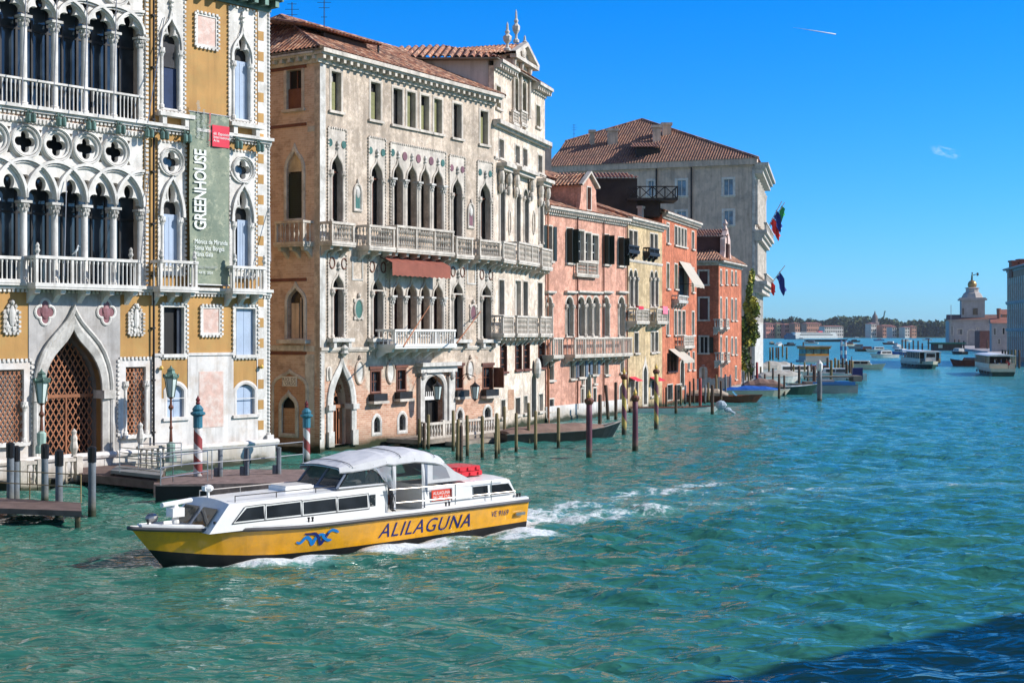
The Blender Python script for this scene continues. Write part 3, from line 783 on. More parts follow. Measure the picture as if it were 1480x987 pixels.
# --- loggias
s_left = sc[-1]-sp
def loggia(zf, zc, zap, circ, name, top=None):
    """zf floor, zc top of capitals, zap apex of opening; circ centre height of the quatrefoils"""
    cs = [sc[-1]-sp]+sc[::-1]+[sc[0]+sp]                 # column axes left to right; the last is at the right jamb
    R = sp*.5
    pts = [(cs[0], top)]
    pts.append((cs[0], zc))
    for a, b in zip(cs, cs[1:]):
        t = arch('trefoil', a+.17, min(b-.17, sedge-.05), 0, zc, zap)[2:][::-1]
        pts += t
    pts += [(sedge, zc), (sedge, top)]
    clean = []
    for p in pts:
        if not clean or (Vector(p)-Vector(clean[-1])).length > .004: clean.append(p)
    holes = []
    for c in cs[1:-1]: holes.append(quatre(c, circ, R*.66))
    for a, b in zip(cs, cs[1:]):
        c = (a+b)/2
        if c+.15 < sedge: holes.append([(c-.1, circ+R*.78), (c+.1, circ+R*.78), (c, circ+R*.55)]); holes.append([(c, circ-R*.45), (c+.11, circ-R*.72), (c-.11, circ-R*.72)])
    for c in cs[1:-1]:
        zz = zc+sp*.62; holes.append([(c, zz-.26), (c+.24, zz+.10), (c+.13, zz+.2), (c-.13, zz+.2), (c-.24, zz+.10)])
    hole = [(s_left, zf), (sedge, zf), (sedge, top), (s_left, top)]
    W1.holes.append(hole)
    m = W1.mb(); m.plate(clean, holes, -.30, .0); tr = m.build(name, stone_b, franc)
    m = W1.mb()
    for c in cs[1:-1]:
        m.ring(circle(c, circ, R*.86, 28), circle(c, circ, R*.99, 28), 0, .20, bev=.06); m.ring(circle(c, circ, R*.72, 28), circle(c, circ, R*.84, 28), 0, .12, bev=.03)
    m.build('quatrefoil_ring', stone_b, tr)
    m = W1.mb(); st = .12
    for i, c in enumerate(cs):
        arcp = [(c+sp-sp*math.cos(a), zc+st+(circ-R*1.0-zc-st)*math.sin(a)) for a in np.linspace(0, math.pi, 21)]
        arcp = [p for p in arcp if p[0] < sedge-.02]
        if len(arcp) > 2:
            m.band(arcp, .13, 0, .2+.01*(i % 2)); m.band([(x, z-.13) for x, z in arcp if True], .07, 0, .1+.01*(i % 2))
    a0 = cs[0]; arcp = [(a0-sp*math.cos(a)+0, zc+st+(circ-R-zc-st)*math.sin(a)) for a in np.linspace(math.pi/2, math.pi, 11)]
    m.band(arcp, .13, 0, .2)
    m.build('interlaced_arch', stone_b, tr)
    for c in cs:
        if c > sedge: continue
        m = W1.mb()
        m.lathe(c, -.12, [(.24, zf), (.24, zf+.12), (.19, zf+.16), (.22, zf+.22), (.16, zf+.28), (.155, zc-.62), (.15, zc-.58)], 12)
        co = m.build('column', stone_b, franc, smooth=False)
        m = W1.mb(); capital(m, c, -.12, zc-.6, zc, .17); m.build('capital', stone, co)
    m = W1.mb(); e = sedge-.1; m.lathe(e, -.12, [(.2, zf), (.2, zf+.12), (.13, zf+.28), (.13, zc-.6)], 10); co = m.build('column', stone_b, franc)
    m = W1.mb(); capital(m, e, -.12, zc-.6, zc, .15); m.build('capital', stone, co)
    # glazing set back, ceiling, floor and jamb
    m = W1.mb(); m.box(s_left, sedge, -.32, -.02, zf-.2, zf); m.box(s_left, sedge, -1.2, -.33, zf-.2, zf-.001); m.build('loggia_floor', stone, franc)
    m = W1.mb(); m.box(sedge, sedge+.02, -1.2, -.42, zf, top); m.build('loggia_jamb', greywall, franc)
    m = W1.mb(); m.plate([(s_left, zf), (sedge, zf), (sedge, top), (s_left, top)], [], -.82, -.8, sides=False); gl = m.build('loggia_glazing', glass, franc)
    m = W1.mb()
    for a, b in zip(cs, cs[1:]):
        c = (a+b)/2; m.box(c-.05, c+.05, -.8, -.73, zf, zc); m.box(a, b, -.8, -.74, zc-.55, zc-.45)
        m.box(a-.06, a+.06, -.8, -.72, zf, top)
    m.build('glazing_bar', iron, gl)
    return tr, cs
zf3, zc3, za3 = Z(202.5, 178), Z(202.5, 54), Z(183.4, 21); ci3 = za3+.2+sp*.5+.05
tr3, cs3 = loggia(zf3, zc3, za3, ci3, 'tracery', top=ZT-.6)
zf2, zc2, za2 = zL1, Z(166, 300), Z(188, 268); ci2 = Z(167.3, 220)
tr2, cs2 = loggia(zf2, zc2, za2, ci2, 'tracery', top=ci2+sp*.52)
# frieze between the loggias
m = W1.mb(); zt_ = ci2+sp*.52; m.box(s_left, sedge, .002, .03, zt_+.3, zL2-.3); m.build('frieze', M('weathered_frieze', (.42, .33, .24), var=.2, dirt=(.42, .2, .14), dirtamt=.7, dscale=2.5), franc)
m = W1.mb(); m.beads([(s_left, zt_+.16), (sedge, zt_+.16)], .2, .2, 0, .14, closed=False); m.box(s_left, sedge, 0, .06, zt_+.02, zt_+.3); m.build('rope_border', stone_b, franc)
# railing of top loggia between the columns
m = W1.mb(); zr = Z(202.5, 139)
m.box(s_left, sedge, -.10, .12, zr-.1, zr); m.box(s_left, sedge, -.08, .1, zf3, zf3+.1); rl = m.build('railing', stone_b, franc)
m = W1.mb()
c = s_left+.15
while c < sedge:
    if min(abs(c-x) for x in cs3) > .22: m.lathe(c, .02, [(.045, zf3+.1), (.035, zf3+.25), (.035, zr-.35), (.055, zr-.22), (.06, zr-.1)], 6, cap=False)
    c += .215
m.build('baluster', stone_b, rl)
# floodlights under the upper ledge
fl_mb = None
for px in (37, 81, 124, 167, 208, 230, 263, 337, 368):
    s0 = S(px); m = W1.mb(); zz = zL2-.62
    m.box(s0-.06, s0+.06, 0, .5, zz+.28, zz+.34); m.lathe(s0-.16, .5, [(.05, zz-.25), (.13, zz-.18), (.13, zz+.12), (.07, zz+.2)], 7); m.lathe(s0+.14, .45, [(.05, zz-.22), (.12, zz-.16), (.12, zz+.14), (.06, zz+.24)], 7)
    m.tube([(s0-.16, .5, zz+.2), (s0-.1, .3, zz+.42), (s0, .05, zz+.3)], .03, 5); m.build('floodlight', copper, franc)
# tie rods
for p_ in [[(cs3[-2-k]+.05, .1, zc3+2.2), (cs3[-2-k]-.75, 1.0, zf3-.1)] for k in range(4)]+[[(sedge+1.2, .1, zc3+1.2), (sedge-.35, .9, zf3-.1)], [(cs2[-4]+.5, .1, zc2+1.1), (cs2[-4]-.25, 1.1, zL1+.3)], [(sedge+.3, .1, zc2+1.9), (sedge-.9, 1.1, zL1+1.1)], [(0, .1, Z(388, 300)), (-.6, .9, Z(388, 380))]]:
    m = W1.mb(); m.tube(p_, .024, 5); m.build('tie_rod', galv, franc)
# big balcony and the flush railing left of it
zrail = Z(203, 376, .9)
bb = W1.balcony(S(52, .95), S(204, .95), zL1-.2, zrail, .95, style='gothic', step=.235, nbr=5)
W1.balcony(SL+8, S(33, .3), zL1-.05, Z(33, 371, .3), .32, style='gothic', step=.235, nbr=0, sides=False)
for px in (55, 190, 234, 282, 340, 383):
    m = W1.mb(); s0 = S(px, .9); zz = zrail
    m.lathe(s0, .85, [(.1, zz), (.06, zz+.08), (.13, zz+.22), (.08, zz+.36), (.10, zz+.46), (.05, zz+.56), (0, zz+.6)], 7)
    m.build('balcony_finial', stone, franc)
# --- portal
s0, s1 = S(41), S(173); zpb = .4
po = arch('ogee', S(64), S(153), 1.0-1.2, Z(108, 575), Z(108, 462))
inner = arch('ogee', S(64)+.12, S(153)-.12, -.2, Z(108, 575), Z(108, 478))
cc = (inner[0][0]+inner[1][0])/2
# shape of the ogee: wide shoulders
def ogee2(a, b, zb, zs, za):
    c = (a+b)/2; w = (b-a)/2; h = za-zs; R = []
    for x, z in ((1, 0), (.995, .12), (.965, .24), (.90, .36), (.80, .48), (.66, .59), (.49, .685), (.34, .76), (.21, .83), (.11, .90), (.045, .955), (0, 1)): R.append((w*x, h*z))
    p = [(a, zb), (b, zb)]+[(c+x, zs+z) for x, z in R[0:]]+[(c-x, zs+z) for x, z in R[:-1][::-1]]
    out = []
    for q in p:
        if not out or (Vector(q)-Vector(out[-1])).length > 1e-4: out.append(q)
    return out
inner = ogee2(S(62), S(146), 0.32, Z(104, 570), Z(107, 476))
outer_ = ogee2(S(62)-.55, S(146)+.55, 0.32, Z(104, 570), Z(107, 443))
W1.holes.append(inner)
m = W1.mb(); m.plate([(s0, 1.0), (s1, 1.0), (s1, zL1-.3), (s0, zL1-.3)], [ogee2(S(62), S(146), .5, Z(104, 570), Z(107, 476))], 0, .04); m.build('portal_facing', greymarble, franc)
m = W1.mb(); m.ring(inner, outer_, -.05, .22, bev=.08); m.ring(offset(outer_, -.16), offset(outer_, .04), .1, .3, bev=.06)
zi = Z(104, 573)
for a, b in ((S(62)-.6, S(62)), (S(146), S(146)+.6)): m.box(a, b, -.6, .3, .3, 1.25); m.box(a-.03, b+.03, -.6, .33, zi-.15, zi+.25)
pt = m.build('portal', stone, franc)
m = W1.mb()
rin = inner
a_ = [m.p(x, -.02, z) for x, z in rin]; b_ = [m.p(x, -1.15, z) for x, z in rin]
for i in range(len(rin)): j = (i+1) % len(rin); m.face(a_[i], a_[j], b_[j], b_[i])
m.build('portal_reveal', M('shaded_jamb_stone', (.20, .18, .17), var=.2, streak=.3), pt)  # jamb coloured darker than the portal, its shade put into the stone
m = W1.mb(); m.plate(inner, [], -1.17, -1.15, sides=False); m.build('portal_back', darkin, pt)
lattice(W1, inner, -.75, rust, pt, step=.30, r=.026, name='lattice_gate')
m = W1.mb(); m.box(inner[0][0], inner[1][0], -.79, -.7, zi-.08, zi+.08); m.box(cc-.1, cc-.02, -.79, -.7, .3, zi-.081); m.build('gate_frame', rust, pt)
# purple crests
for px in (64, 152.5):
    m = W1.mb(); c, zz = S(px), Z(px, 451); q = quatre(c, zz, .5); q = [(c+(x-c)*.9, zz+(z-zz)*1.1) for x, z in q]
    m.ring(q, offset(q, .12), .03, .12, bev=.03); cr = m.build('crest_frame', stone_b, franc)
    m = W1.mb(); m.plate(q, [], .03, .06, sides=False); m.blob(c, .08, zz, .22, .06, .34, 8, 6, .3); m.build('crest', purplem, cr)
# relief panels
for (a, b, y0, y1) in ((5, 27, 437, 482), (185, 206.5, 441, 484)):
    m = W1.mb(); q0, q1 = S(a), S(b); z0, z1 = Z((a+b)/2, y1), Z((a+b)/2, y0); c = (q0+q1)/2
    o = [(q0, z0), (q1, z0), (q1, z1-.35), (q1-.12, z1-.3), (c+.12, z1-.05), (c, z1+.08), (c-.12, z1-.05), (q0+.12, z1-.3), (q0, z1-.35)]
    m.plate(o, [], 0, .03); m.beads(o, .2, .12, 0, .12); rp = m.build('relief_panel', stone, franc)
    m = W1.mb(); rr = random.Random(a)
    m.blob(c, .1, z0+.8, .16, .09, .5, 7, 6); m.blob(c, .14, z0+1.42, .1, .09, .13, 7, 5)
    for k in range(26):
        x, z = rr.uniform(q0+.12, q1-.12), rr.uniform(z0+.1, z1-.35); m.blob(x, .05, z, rr.uniform(.05, .11), .06, rr.uniform(.06, .15), 6, 4, .3)
    m.build('relief_figure', stone_b, rp)
# grille windows beside the portal
for (a, b) in ((-40, 34), (181, 210)):
    q0, q1 = S(a), S(b); z0, z1 = Z(196, 628), Z(196, 530)
    o = arch('rect', q0, q1, z0, z0, z1)
    W1.panel(q0-.42, q1+.42, z0-.05, z1+.42, marble, [o], name='window_surround', d=.05, w=.15)
    f = W1.win('rect', a, b, z0, z1, frame=.06, depth=.36, pane=darkin, mull=None, cols=True, sill=.25)
    lattice(W1, o, -.1, rust, f, step=.22, r=.022, name='iron_grille')
# little yellow bells
for px, py in ((230, 532), (375, 530)): m = W1.mb(); m.lathe(S(px), .18, [(.08, Z(px, py)-.1), (.12, Z(px, py)), (.05, Z(px, py)+.12)], 7); m.build('brass_lamp', gold, franc)
# white facing strip left part of the ground floor around grille window
m = W1.mb(); m.plate([(S(173)+.0, 1.0), (S(222)-.01, 1.0), (S(222)-.01, Z(196, 520)), (S(173), Z(196, 520))], [arch('rect', S(181)-.4, S(210)+.4, Z(196, 632), 0, Z(196, 524))], 0, .02); m.build('marble_dado', marble, franc)
m = W1.mb(); m.plate([(SL, 1.0), (S(41)-.01, 1.0), (S(41)-.01, Z(10, 521)), (SL, Z(10, 521))], [arch('rect', S(-40)-.4, S(34)+.4, Z(10, 640), 0, Z(10, 524))], 0, .02); m.build('marble_dado', marble, franc)
W1.finish()
b0 = [fF.P(SL, -1.2, 0), fF.P(-.003, -1.2, 0), fF.P(-.003, -14, 0), fF.P(SL, -14, 0)]
body(franc, b0, -1.5, ZT-.1, ochre)
m = W1.mb(); m.box(-.4, -.003, -1.199, -.401, -1.5, ZT-.1); m.box(SL, -.003, -1.2, -.001, ZT-.12, ZT-.02); m.build('side_return', stone_b, franc)
hip_roof('roof', franc, fF, SL, 0, 0, -14, ZT+.55, 3.0, ov=.8, mat=tile)
# ---------------- exhibition banner
bx0, bx1 = S(274, .35), S(331.5, .35); bz1, bz0 = Z(302, 165, .35), Z(302, 412, .35)
ban = empty('exhibition_banner', fF.P(bx0, .35, bz0), 'tall dark green exhibition banner with white upright lettering hanging on the ochre palace', 'banner')
bm_, t, b = newmat('banner_print')
pos = nd(t, 'ShaderNodeNewGeometry').outputs['Position']
c = mixc(t, ramp(t, noise(t, pos, .55, 6, .7), .38, .62), (.15, .19, .135), (.24, .27, .19))
c = mixc(t, ramp(t, noise(t, pos, 2.2, 5, .8), .52, .66, 0, .9), c, (.36, .37, .26)); c = mixc(t, ramp(t, noise(t, pos, 4.0, 4, .7, (1, 1, 2)), .56, .66, 0, .7), c, (.09, .13, .095))
t.links.new(c, b.inputs['Base Color']); b.inputs['Roughness'].default_value = .7
m = MB(fF); n = 18
rows = []
for i in range(n+1):
    u = i/n; rows.append([(lerp(bx0, bx1, k/8), .35+.03*math.sin(u*9+k*.9)+.02*math.sin(k*2.1), lerp(bz0, bz1, u)) for k in range(9)])
m.loft(rows, cap=False); m.loft([[(x, d-.015, z) for x, d, z in r] for r in rows], cap=False)
m.build('banner_cloth', bm_, ban, smooth=True)
m = MB(fF); m.tube([(bx0-.05, .35, bz0), (bx1+.05, .35, bz0)], .05, 6); m.tube([(bx0-.05, .35, bz1), (bx1+.05, .35, bz1)], .04, 6); m.build('banner_rod', galv, ban)
wh = M('white_ink', (.78, .80, .76), var=.03, rough=.6); redp = M('red_ink', (.62, .03, .06), var=.05, rough=.6); fade = M('grey_ink', (.35, .38, .36), var=.05)
off = OFF[ban.name]; BW = bx1-bx0
def btx(s, size, fs, z, mat, rot=0.0, sx=1.0, bold=0.0):
    o = text(s, size, mat, ban, bold=bold, extr=.004); place_text(o, fF, bx0+BW*fs, .43, z, off, rot, sx); return o
zb_ = Z(293, 333, .35); zt_2 = Z(293, 217, .35); hh = zt_2-zb_
g = text('GREENHOUSE', 1.0, wh, ban, bold=.018, extr=.004, sp=.95)
ex = max(v.co.x for v in g.data.vertices); ez = max(v.co.z for v in g.data.vertices)
g.data.transform(Matrix.Diagonal((hh/ex, 1, BW*.29/ez, 1))); place_text(g, fF, bx0+BW*.38, .43, zb_, off, math.pi/2)
m = MB(fF); m.box(bx0+BW*.545, bx0+BW*.98, .40, .425, Z(315, 213, .35), Z(315, 182, .35)); m.build('red_label', redp, ban)
btx('60. Esposizione', .20, .57, Z(315, 196, .35), wh); btx('Internazionale', .20, .57, Z(315, 201, .35), wh); btx('Arte', .20, .57, Z(315, 206, .35), wh)
btx('La Biennale di Venezia', .19, .50, Z(315, 213, .35), redp, math.pi/2)
btx('Padiglione Portogallo', .30, .22, Z(285, 200, .35), fade, math.pi/2, .75); btx('Portugal Pavilion', .30, .36, Z(285, 200, .35), fade, math.pi/2, .75)
for i, s_ in enumerate(('Mónica de Miranda', 'Sónia Vaz Borges', 'Vânia Gala')): btx(s_, .34, .10, Z(298, 353+i*9, .35), wh, sx=.8)
btx('palazzo franchetti', .24, .10, Z(298, 388, .35), fade, sx=.85); btx('ARTE  2024', .18, .2, Z(298, 396, .35), wh)
# white gull on the balcony rail
gl_ = M('gull_white', (.75, .75, .73), var=.05); gx, gy, gz = fF.P(S(109, .86), .86, zrail)
gull = empty('seagull', (gx, gy, gz), 'small white gull standing on the long stone balcony rail', 'bird')
m = MB(); m.loft([[(gx+x+r*math.cos(a)*.8, gy, gz+z+r*math.sin(a)*1.2) if False else (gx+x+r*.7*math.cos(a), gy+r*.8*math.sin(a), gz+z) for a in np.linspace(0, 6.28, 8, endpoint=False)] for x, z, r in ((-.16, .1, .01), (-.08, .16, .07), (0, .24, .10), (.07, .34, .09), (.10, .43, .05), (.12, .50, .055), (.13, .56, .02))], closed=True)
m.tube([(gx+.14, gy, gz+.51), (gx+.24, gy-.03, gz+.48)], [.02, .005], 5); m.tube([(gx, gy, gz), (gx, gy, gz+.2)], .012, 4); m.tube([(gx+.05, gy, gz), (gx+.05, gy, gz+.22)], .012, 4)
m.build('body', gl_, gull, smooth=True)
stone_f = stone_b; stone_b = M('weathered_stone', (.60, .535, .46), var=.14, streak=.45, bump=.2, dirt=(.27, .24, .20), dirtamt=.5, algae=.45, scale=1.3)
# ================================================================== 2. Gothic palace with two stone balconies rows (plaster over brick)
c2 = gp(462, 655); TB = vp_dir(2020)
barb = empty('gothic_palace', (c2.x, c2.y, 0), 'weathered beige gothic palace with brick side wall, rows of pointed windows and faded red awning', 'palace')
fB = Fr((c2.x, c2.y), TB); S = fB.s; Z = fB.z
LB = S(714); ZB = Z(462, 84)
W = Facade(barb, fB, bar_wall, 0, LB, -1.5, ZB)
# top floor rectangular windows
zt = Z(485, 104), Z(485, 160)
for a, b, sh in ((478.5, 493, 1), (535.5, 550, 1), (568, 581.5, 0), (588, 600.5, 1), (608, 620, 1), (627, 638.5, 1), (655, 667, 0), (694, 705, 1)):
    f = W.win('rect', a, b, Z((a+b)/2, {478.5: 161, 535.5: 174, 568: 181, 588: 185, 608: 189, 627: 193, 655: 200, 694: 209}[a]), Z((a+b)/2, {478.5: 104, 535.5: 119.5, 568: 128.5, 588: 133.5, 608: 138.5, 627: 143.5, 655: 150.5, 694: 161}[a]),
              frame=.16, depth=.38, pane=darkin, mull=None, sill=.10, split=None, part='window')
    if sh:
        s0, s1 = S(a), S(b); zb, za = Z((a+b)/2, 0), 0
        q = f; m = W.mb(); zb = Z((a+b)/2, {478.5: 161, 535.5: 174, 588: 185, 608: 189, 627: 193, 694: 209}[a]); za = zb+2.2
        m.box(s0+.08, s1-.25, -.3, -.26, zb, za-.3*(a % 3)); [m.box(s0+.08, s1-.25, -.26, -.25, zb+.1+.3*k, zb+.14+.3*k) for k in range(6)]; m.build('blind', olive, f)
# gothic floors
def gothic(W, a, b, yb, ys, ya, zfix=None, panel=None, mat=None, open_=True, cols=True, rail=None, kind='ogee', pane=None):
    c = (a+b)/2; zb, zs, za = W.fr.z(c, yb), W.fr.z(c, ys), W.fr.z(c, ya)
    o = arch(kind, W.fr.s(a), W.fr.s(b), zb, zs, za)
    if panel:
        p0, p1 = W.fr.s(panel[0]), W.fr.s(panel[1]); pt_ = W.fr.z(c, panel[2])
        W.panel(p0, p1, zb-.02, pt_, mat or stone_b, [offset(o, .12)], name='window_surround', w=.10, step=.2)
    f = W.win(kind, a, b, zb, za, zs, frame=.12, depth=.42, pane=pane or darkin, mull=None, cols=cols, sill=0, proud=.09, fmat=mat or stone_b)
    m = W.mb(); s0, s1 = W.fr.s(a), W.fr.s(b)
    m.box(s0, s0+.10, -.38, -.3, zb, zs); m.box((s0+s1)/2-.04, (s0+s1)/2+.04, -.38, -.3, zb, zs); m.box(s0, s1, -.38, -.3, zs-.08, zs); m.build('glazing_bar', whitewood if rail else brownwood, f)
    mo = W.mb(); cc = (s0+s1)/2
    mo.lathe(cc, .1, [(.02, za+.02), (.05, za+.12), (.13, za+.2), (.05, za+.3), (.12, za+.42), (.03, za+.6), (0, za+.66)], 6); mo.build('finial', stone, f)
    return f
med = []
for (a, b, p0, p1, yb, ys, ya, yt) in ((478, 494.5, 473.5, 500, 322, 247, 219, 186), (535.5, 552, 532, 557, 330, 257, 230, 199.5), (653, 667, 649, 671.5, 342, 280, 254, 226), (693, 708, 689.5, 711.5, 347, 286, 260, 234)):
    gothic(W, a, b, yb, ys, ya, panel=(p0, p1, yt))
    c = (a+b)/2
    for q in (-.62, .62): med.append((S(c)+q, Z(c, ya)+.45, .2, (greenm, purplem)[int(a) in (653,)]))
qz = Z(600, 336), Z(600, 262), Z(600, 237)
cols_ = []
q0, q1 = S(563.5), S(644)
qo = []
for a, b in ((567.5, 581), (587.5, 601), (607, 619.5), (625.5, 638.5)): qo.append((S(a), S(b)))
def quad(W, qo, zb, zs, za, q0, q1, pt_, mat=stone_b, name='window_surround', pane=None):
    outs = [arch('ogee', a, b, zb, zs, za) for a, b in qo]
    W.panel(q0, q1, zb-.02, pt_, mat, [offset(o, .005) for o in outs], name=name, w=.10, step=.2)
    # one wide opening with columns standing in it
    hole = [(qo[0][0], zb), (qo[-1][1], zb), (qo[-1][1], zs)]
    W.holes += [outs[0], outs[-1]] + outs[1:-1]
    for i, (a, b) in enumerate(qo):
        o = outs[i]; m = W.mb(); m.ring(offset(o, .01), offset(o, .13), .0, .12, bev=.03); f = m.build('window', stone_b, W.root)
        m = W.mb(); m.plate(o, [], -.5, -.48, sides=False); m.build('pane', pane or darkin, f)
        m = W.mb(); m.box(a, a+.08, -.47, -.42, zb, zs); m.box((a+b)/2-.03, (a+b)/2+.03, -.47, -.42, zb, zs); m.box(a, b, -.47, -.42, zs-.1, zs-.02); m.build('glazing_bar', brownwood, f)
        c = (a+b)/2; m = W.mb(); m.lathe(c, .08, [(.02, za), (.05, za+.12), (.13, za+.2), (.05, za+.3), (.12, za+.42), (.03, za+.6), (0, za+.66)], 6); m.build('finial', stone, f)
    for i in range(len(qo)+1):
        c = qo[0][0]-.1 if i == 0 else (qo[-1][1]+.1 if i == len(qo) else (qo[i-1][1]+qo[i][0])/2)
        m = W.mb(); m.lathe(c, .02, [(.2, zb), (.2, zb+.15), (.15, zb+.25), (.145, zs-.6)], 9); co = m.build('column', stone_b, W.root)
        m = W.mb(); capital(m, c, .02, zs-.6, zs-.02, .15); m.build('capital', stone, co)
quad(W, qo, qz[0], qz[1], qz[2], q0, q1, Z(603, 213))
for i, (a, b) in enumerate(zip(qo, qo[1:])): med.append(((a[1]+b[0])/2, qz[2]+.35, .24, purplem))
med += [(qo[0][0]-.05, qz[2]+.45, .2, greenm), (qo[-1][1]+.05, qz[2]+.35, .2, greenm)]
# first noble floor
for (a, b, p0, p1, yb, ys, ya, yt) in ((480, 496, 473.5, 500, 488, 418, 393, 367), (537.5, 553, 532, 557, 488, 421, 398, 373), (654, 668, 649, 671.5, 490, 426, 404, 380), (695.5, 709, 689.5, 711.5, 490, 429, 408, 385)):
    gothic(W, a, b, yb, ys, ya, panel=(p0, p1, yt)); c = (a+b)/2
    m = W.mb(); s0, s1 = S(a), S(b); m.box(s0, s1, -.05, .05, Z(c, ys), Z(c, ys)+.09); m.build('transom', stone_b, barb)
    for q in (-.55, .55):
        m = W.mb(); m.ring(circle(S(c)+q, Z(c, ya)+.5, .2, 12, .28), circle(S(c)+q, Z(c, ya)+.5, .27, 12, .36), .03, .09, bev=.02); m.build('roundel_ring', brownwood, barb)
    m = W.mb(); m.box(s0-.5, s1+.5, 0, .5, Z(c, yb)-.25, Z(c, yb)-.03); m.box(s0-.3, s0-.05, 0, .4, Z(c, yb)-.6, Z(c, yb)-.251); m.box(s1+.05, s1+.3, 0, .4, Z(c, yb)-.6, Z(c, yb)-.251); m.build('sill_shelf', stone, barb)
z1 = Z(605, 484), Z(605, 428), Z(605, 407)
quad(W, qo, z1[0], z1[1], z1[2], q0, q1, Z(603, 392), pane=M('maroon_glass', (.045, .014, .014), rough=.2))
for s_, z_, r_, mt in med:
    m = W.mb(); m.plate(circle(s_, z_, r_, 14, r_*1.15), [], .03, .07); m.build('medallion', mt, barb)
# oval plaques, niches
for px, py, rx, rz, mt, fm in ((517.6, 447, .33, .55, greenm, stone_b), (683, 452.5, .3, .5, purplem, stone_b), (519, 538, .32, .62, stone, greywall), (563.6, 538, .32, .6, stone, greywall), (679, 534, .30, .55, stone, greywall)):
    c, z_ = S(px), Z(px, py); m = W.mb(); o = circle(c, z_, rx, 18, rz); m.ring(o, circle(c, z_, rx+.12, 18, rz+.12), 0, .12, bev=.04)
    if py < 500: [m.box(c+i*(rx+.02)-.1, c+i*(rx+.02)+.1, .0, .08, z_+j*(rz-.02)-.1, z_+j*(rz-.02)+.1) for i in (-1, 1) for j in (-1, 1)]
    m.lathe(c, .08, [(.04, z_+rz+.12), (.12, z_+rz+.25), (.03, z_+rz+.45)], 6)
    f = m.build('oval_plaque', fm, barb); m = W.mb(); m.plate(o, [], 0, .05, sides=False); m.build('oval_stone', mt, f)
for px, y0, y1, mt in ((516.3, 268, 303, greenm), (680, 296, 328, purplem)):
    c = S(px); o = arch('round', c-.28, c+.28, Z(px, y1), Z(px, y0)-.45, Z(px, y0)); m = W.mb(); m.ring(o, offset(o, .13), 0, .12, bev=.03); m.lathe(c, .06, [(.1, Z(px, y0)+.1), (.03, Z(px, y0)+.4)], 6); f = m.build('niche', stone_b, barb)
    m = W.mb(); m.plate(o, [], 0, .04, sides=False); m.blob(c, .06, Z(px, y0)-.5, .18, .06, .3); m.build('niche_relief', stone, f)
    m = W.mb(); m.plate([(x, z) for x, z in arch('rect', c-.2, c+.2, Z(px, y1)+.08, 0, Z(px, y0)-.55)], [], .04, .06); m.build('niche_inlay', mt, f)
for px, y0, y1 in ((516.5, 374, 403), (681, 380, 409)):
    m = W.mb(); c = S(px); m.ring(arch('rect', c-.42, c+.42, Z(px, y1), 0, Z(px, y0)), offset(arch('rect', c-.42, c+.42, Z(px, y1), 0, Z(px, y0)), .1), 0, .04); m.build('plaster_panel', stone, barb)
# balconies
for a, b, y0, y1 in ((480, 513, 323, 355), (534, 571, 328.5, 362), (574, 656, 334, 369), (660, 684, 344, 373), (694, 724, 349, 375)):
    dd = .95; W.balcony(S(a, dd), S(b, dd), Z(b, y1, dd), Z(b, y0, dd), dd, style='x', step=.24)
W.balcony(S(571, 1.5), S(658.5, 1.5), Z(620, 501, 1.5), Z(620, 476, 1.5), 1.5, mat=whitewood, style='gothic', step=.27)
# awning
aw = M('faded_red_canvas', (.27, .09, .062), var=.12, streak=.2, rough=.9)
m = W.mb(); a0, a1 = S(567, 1.0), S(651, 1.0); zA = Z(610, 381, .2)
rows = [[(lerp(a0, a1, k/24), d, z+.02*math.sin(k*1.7)) for k in range(25)] for d, z in ((.02, zA+.35), (.5, zA+.12), (1.0, zA-.12), (1.02, zA-.75))]
rows.append([(lerp(a0, a1, k/24), 1.02, zA-.95+(.07 if k % 2 else 0)) for k in range(25)]); m.loft(rows, cap=False)
ao = m.build('awning_cloth', aw, barb); m = W.mb(); m.tube([(a0-.1, .1, zA+.4), (a1+.1, .1, zA+.4)], .1, 6); m.tube([(a0, .1, zA+.2), (a0, 1.0, zA-.15)], .03); m.tube([(a1, .1, zA+.2), (a1, 1.0, zA-.15)], .03); m.build('awning_frame', iron, ao)
string_course(W, 0, LB, Z(500, 506), .14, .18)
# portal at the left end
pin = ogee2(S(480), S(507), .35, Z(495, 590), Z(495, 529)); pou = ogee2(S(480)-.5, S(507)+.45, .35, Z(495, 590), Z(494.5, 514)); W.holes.append(pin)
m = W.mb(); m.ring(pin, pou, -.05, .16, bev=.07)
for a, b in ((S(480)-.5, S(480)), (S(507), S(507)+.5)): m.box(a-.04, b+.04, -.4, .24, Z(495, 592), Z(495, 584)); m.box(a, b, -.4, .2, .3, 1.2)
c = S(494.5); zz = Z(494.5, 514); m.lathe(c, .15, [(.08, zz-.1), (.1, zz), (.28, zz+.15), (.2, zz+.3), (.3, zz+.45), (.12, zz+.62), (0, zz+.7)], 8)
pt = m.build('portal', stone, barb)
m = W.mb(); a_ = [m.p(x, -.02, z) for x, z in pin]; b_ = [m.p(x, -1.0, z) for x, z in pin]
for i in range(len(pin)): j = (i+1) % len(pin); m.face(a_[i], a_[j], b_[j], b_[i])
m.build('portal_reveal', greywall, pt); m = W.mb(); m.plate(pin, [], -1.01, -1.0, sides=False); m.build('portal_back', darkin, pt)
m = W.mb(); k = pin[0][0]+.1
while k < pin[1][0]: m.box(k-.03, k+.03, -.62, -.56, .35, Z(495, 588)); k += .24
m.box(pin[0][0], pin[1][0], -.66, -.5, Z(495, 590), Z(495, 585)); rr = random.Random(3)
for k in range(14):
    a = rr.uniform(pin[0][0]+.2, pin[1][0]-.2); z = Z(495, rr.uniform(545, 582)); m.band(circle(a, z, .22, 10)[:8], .05, -.62, -.58)
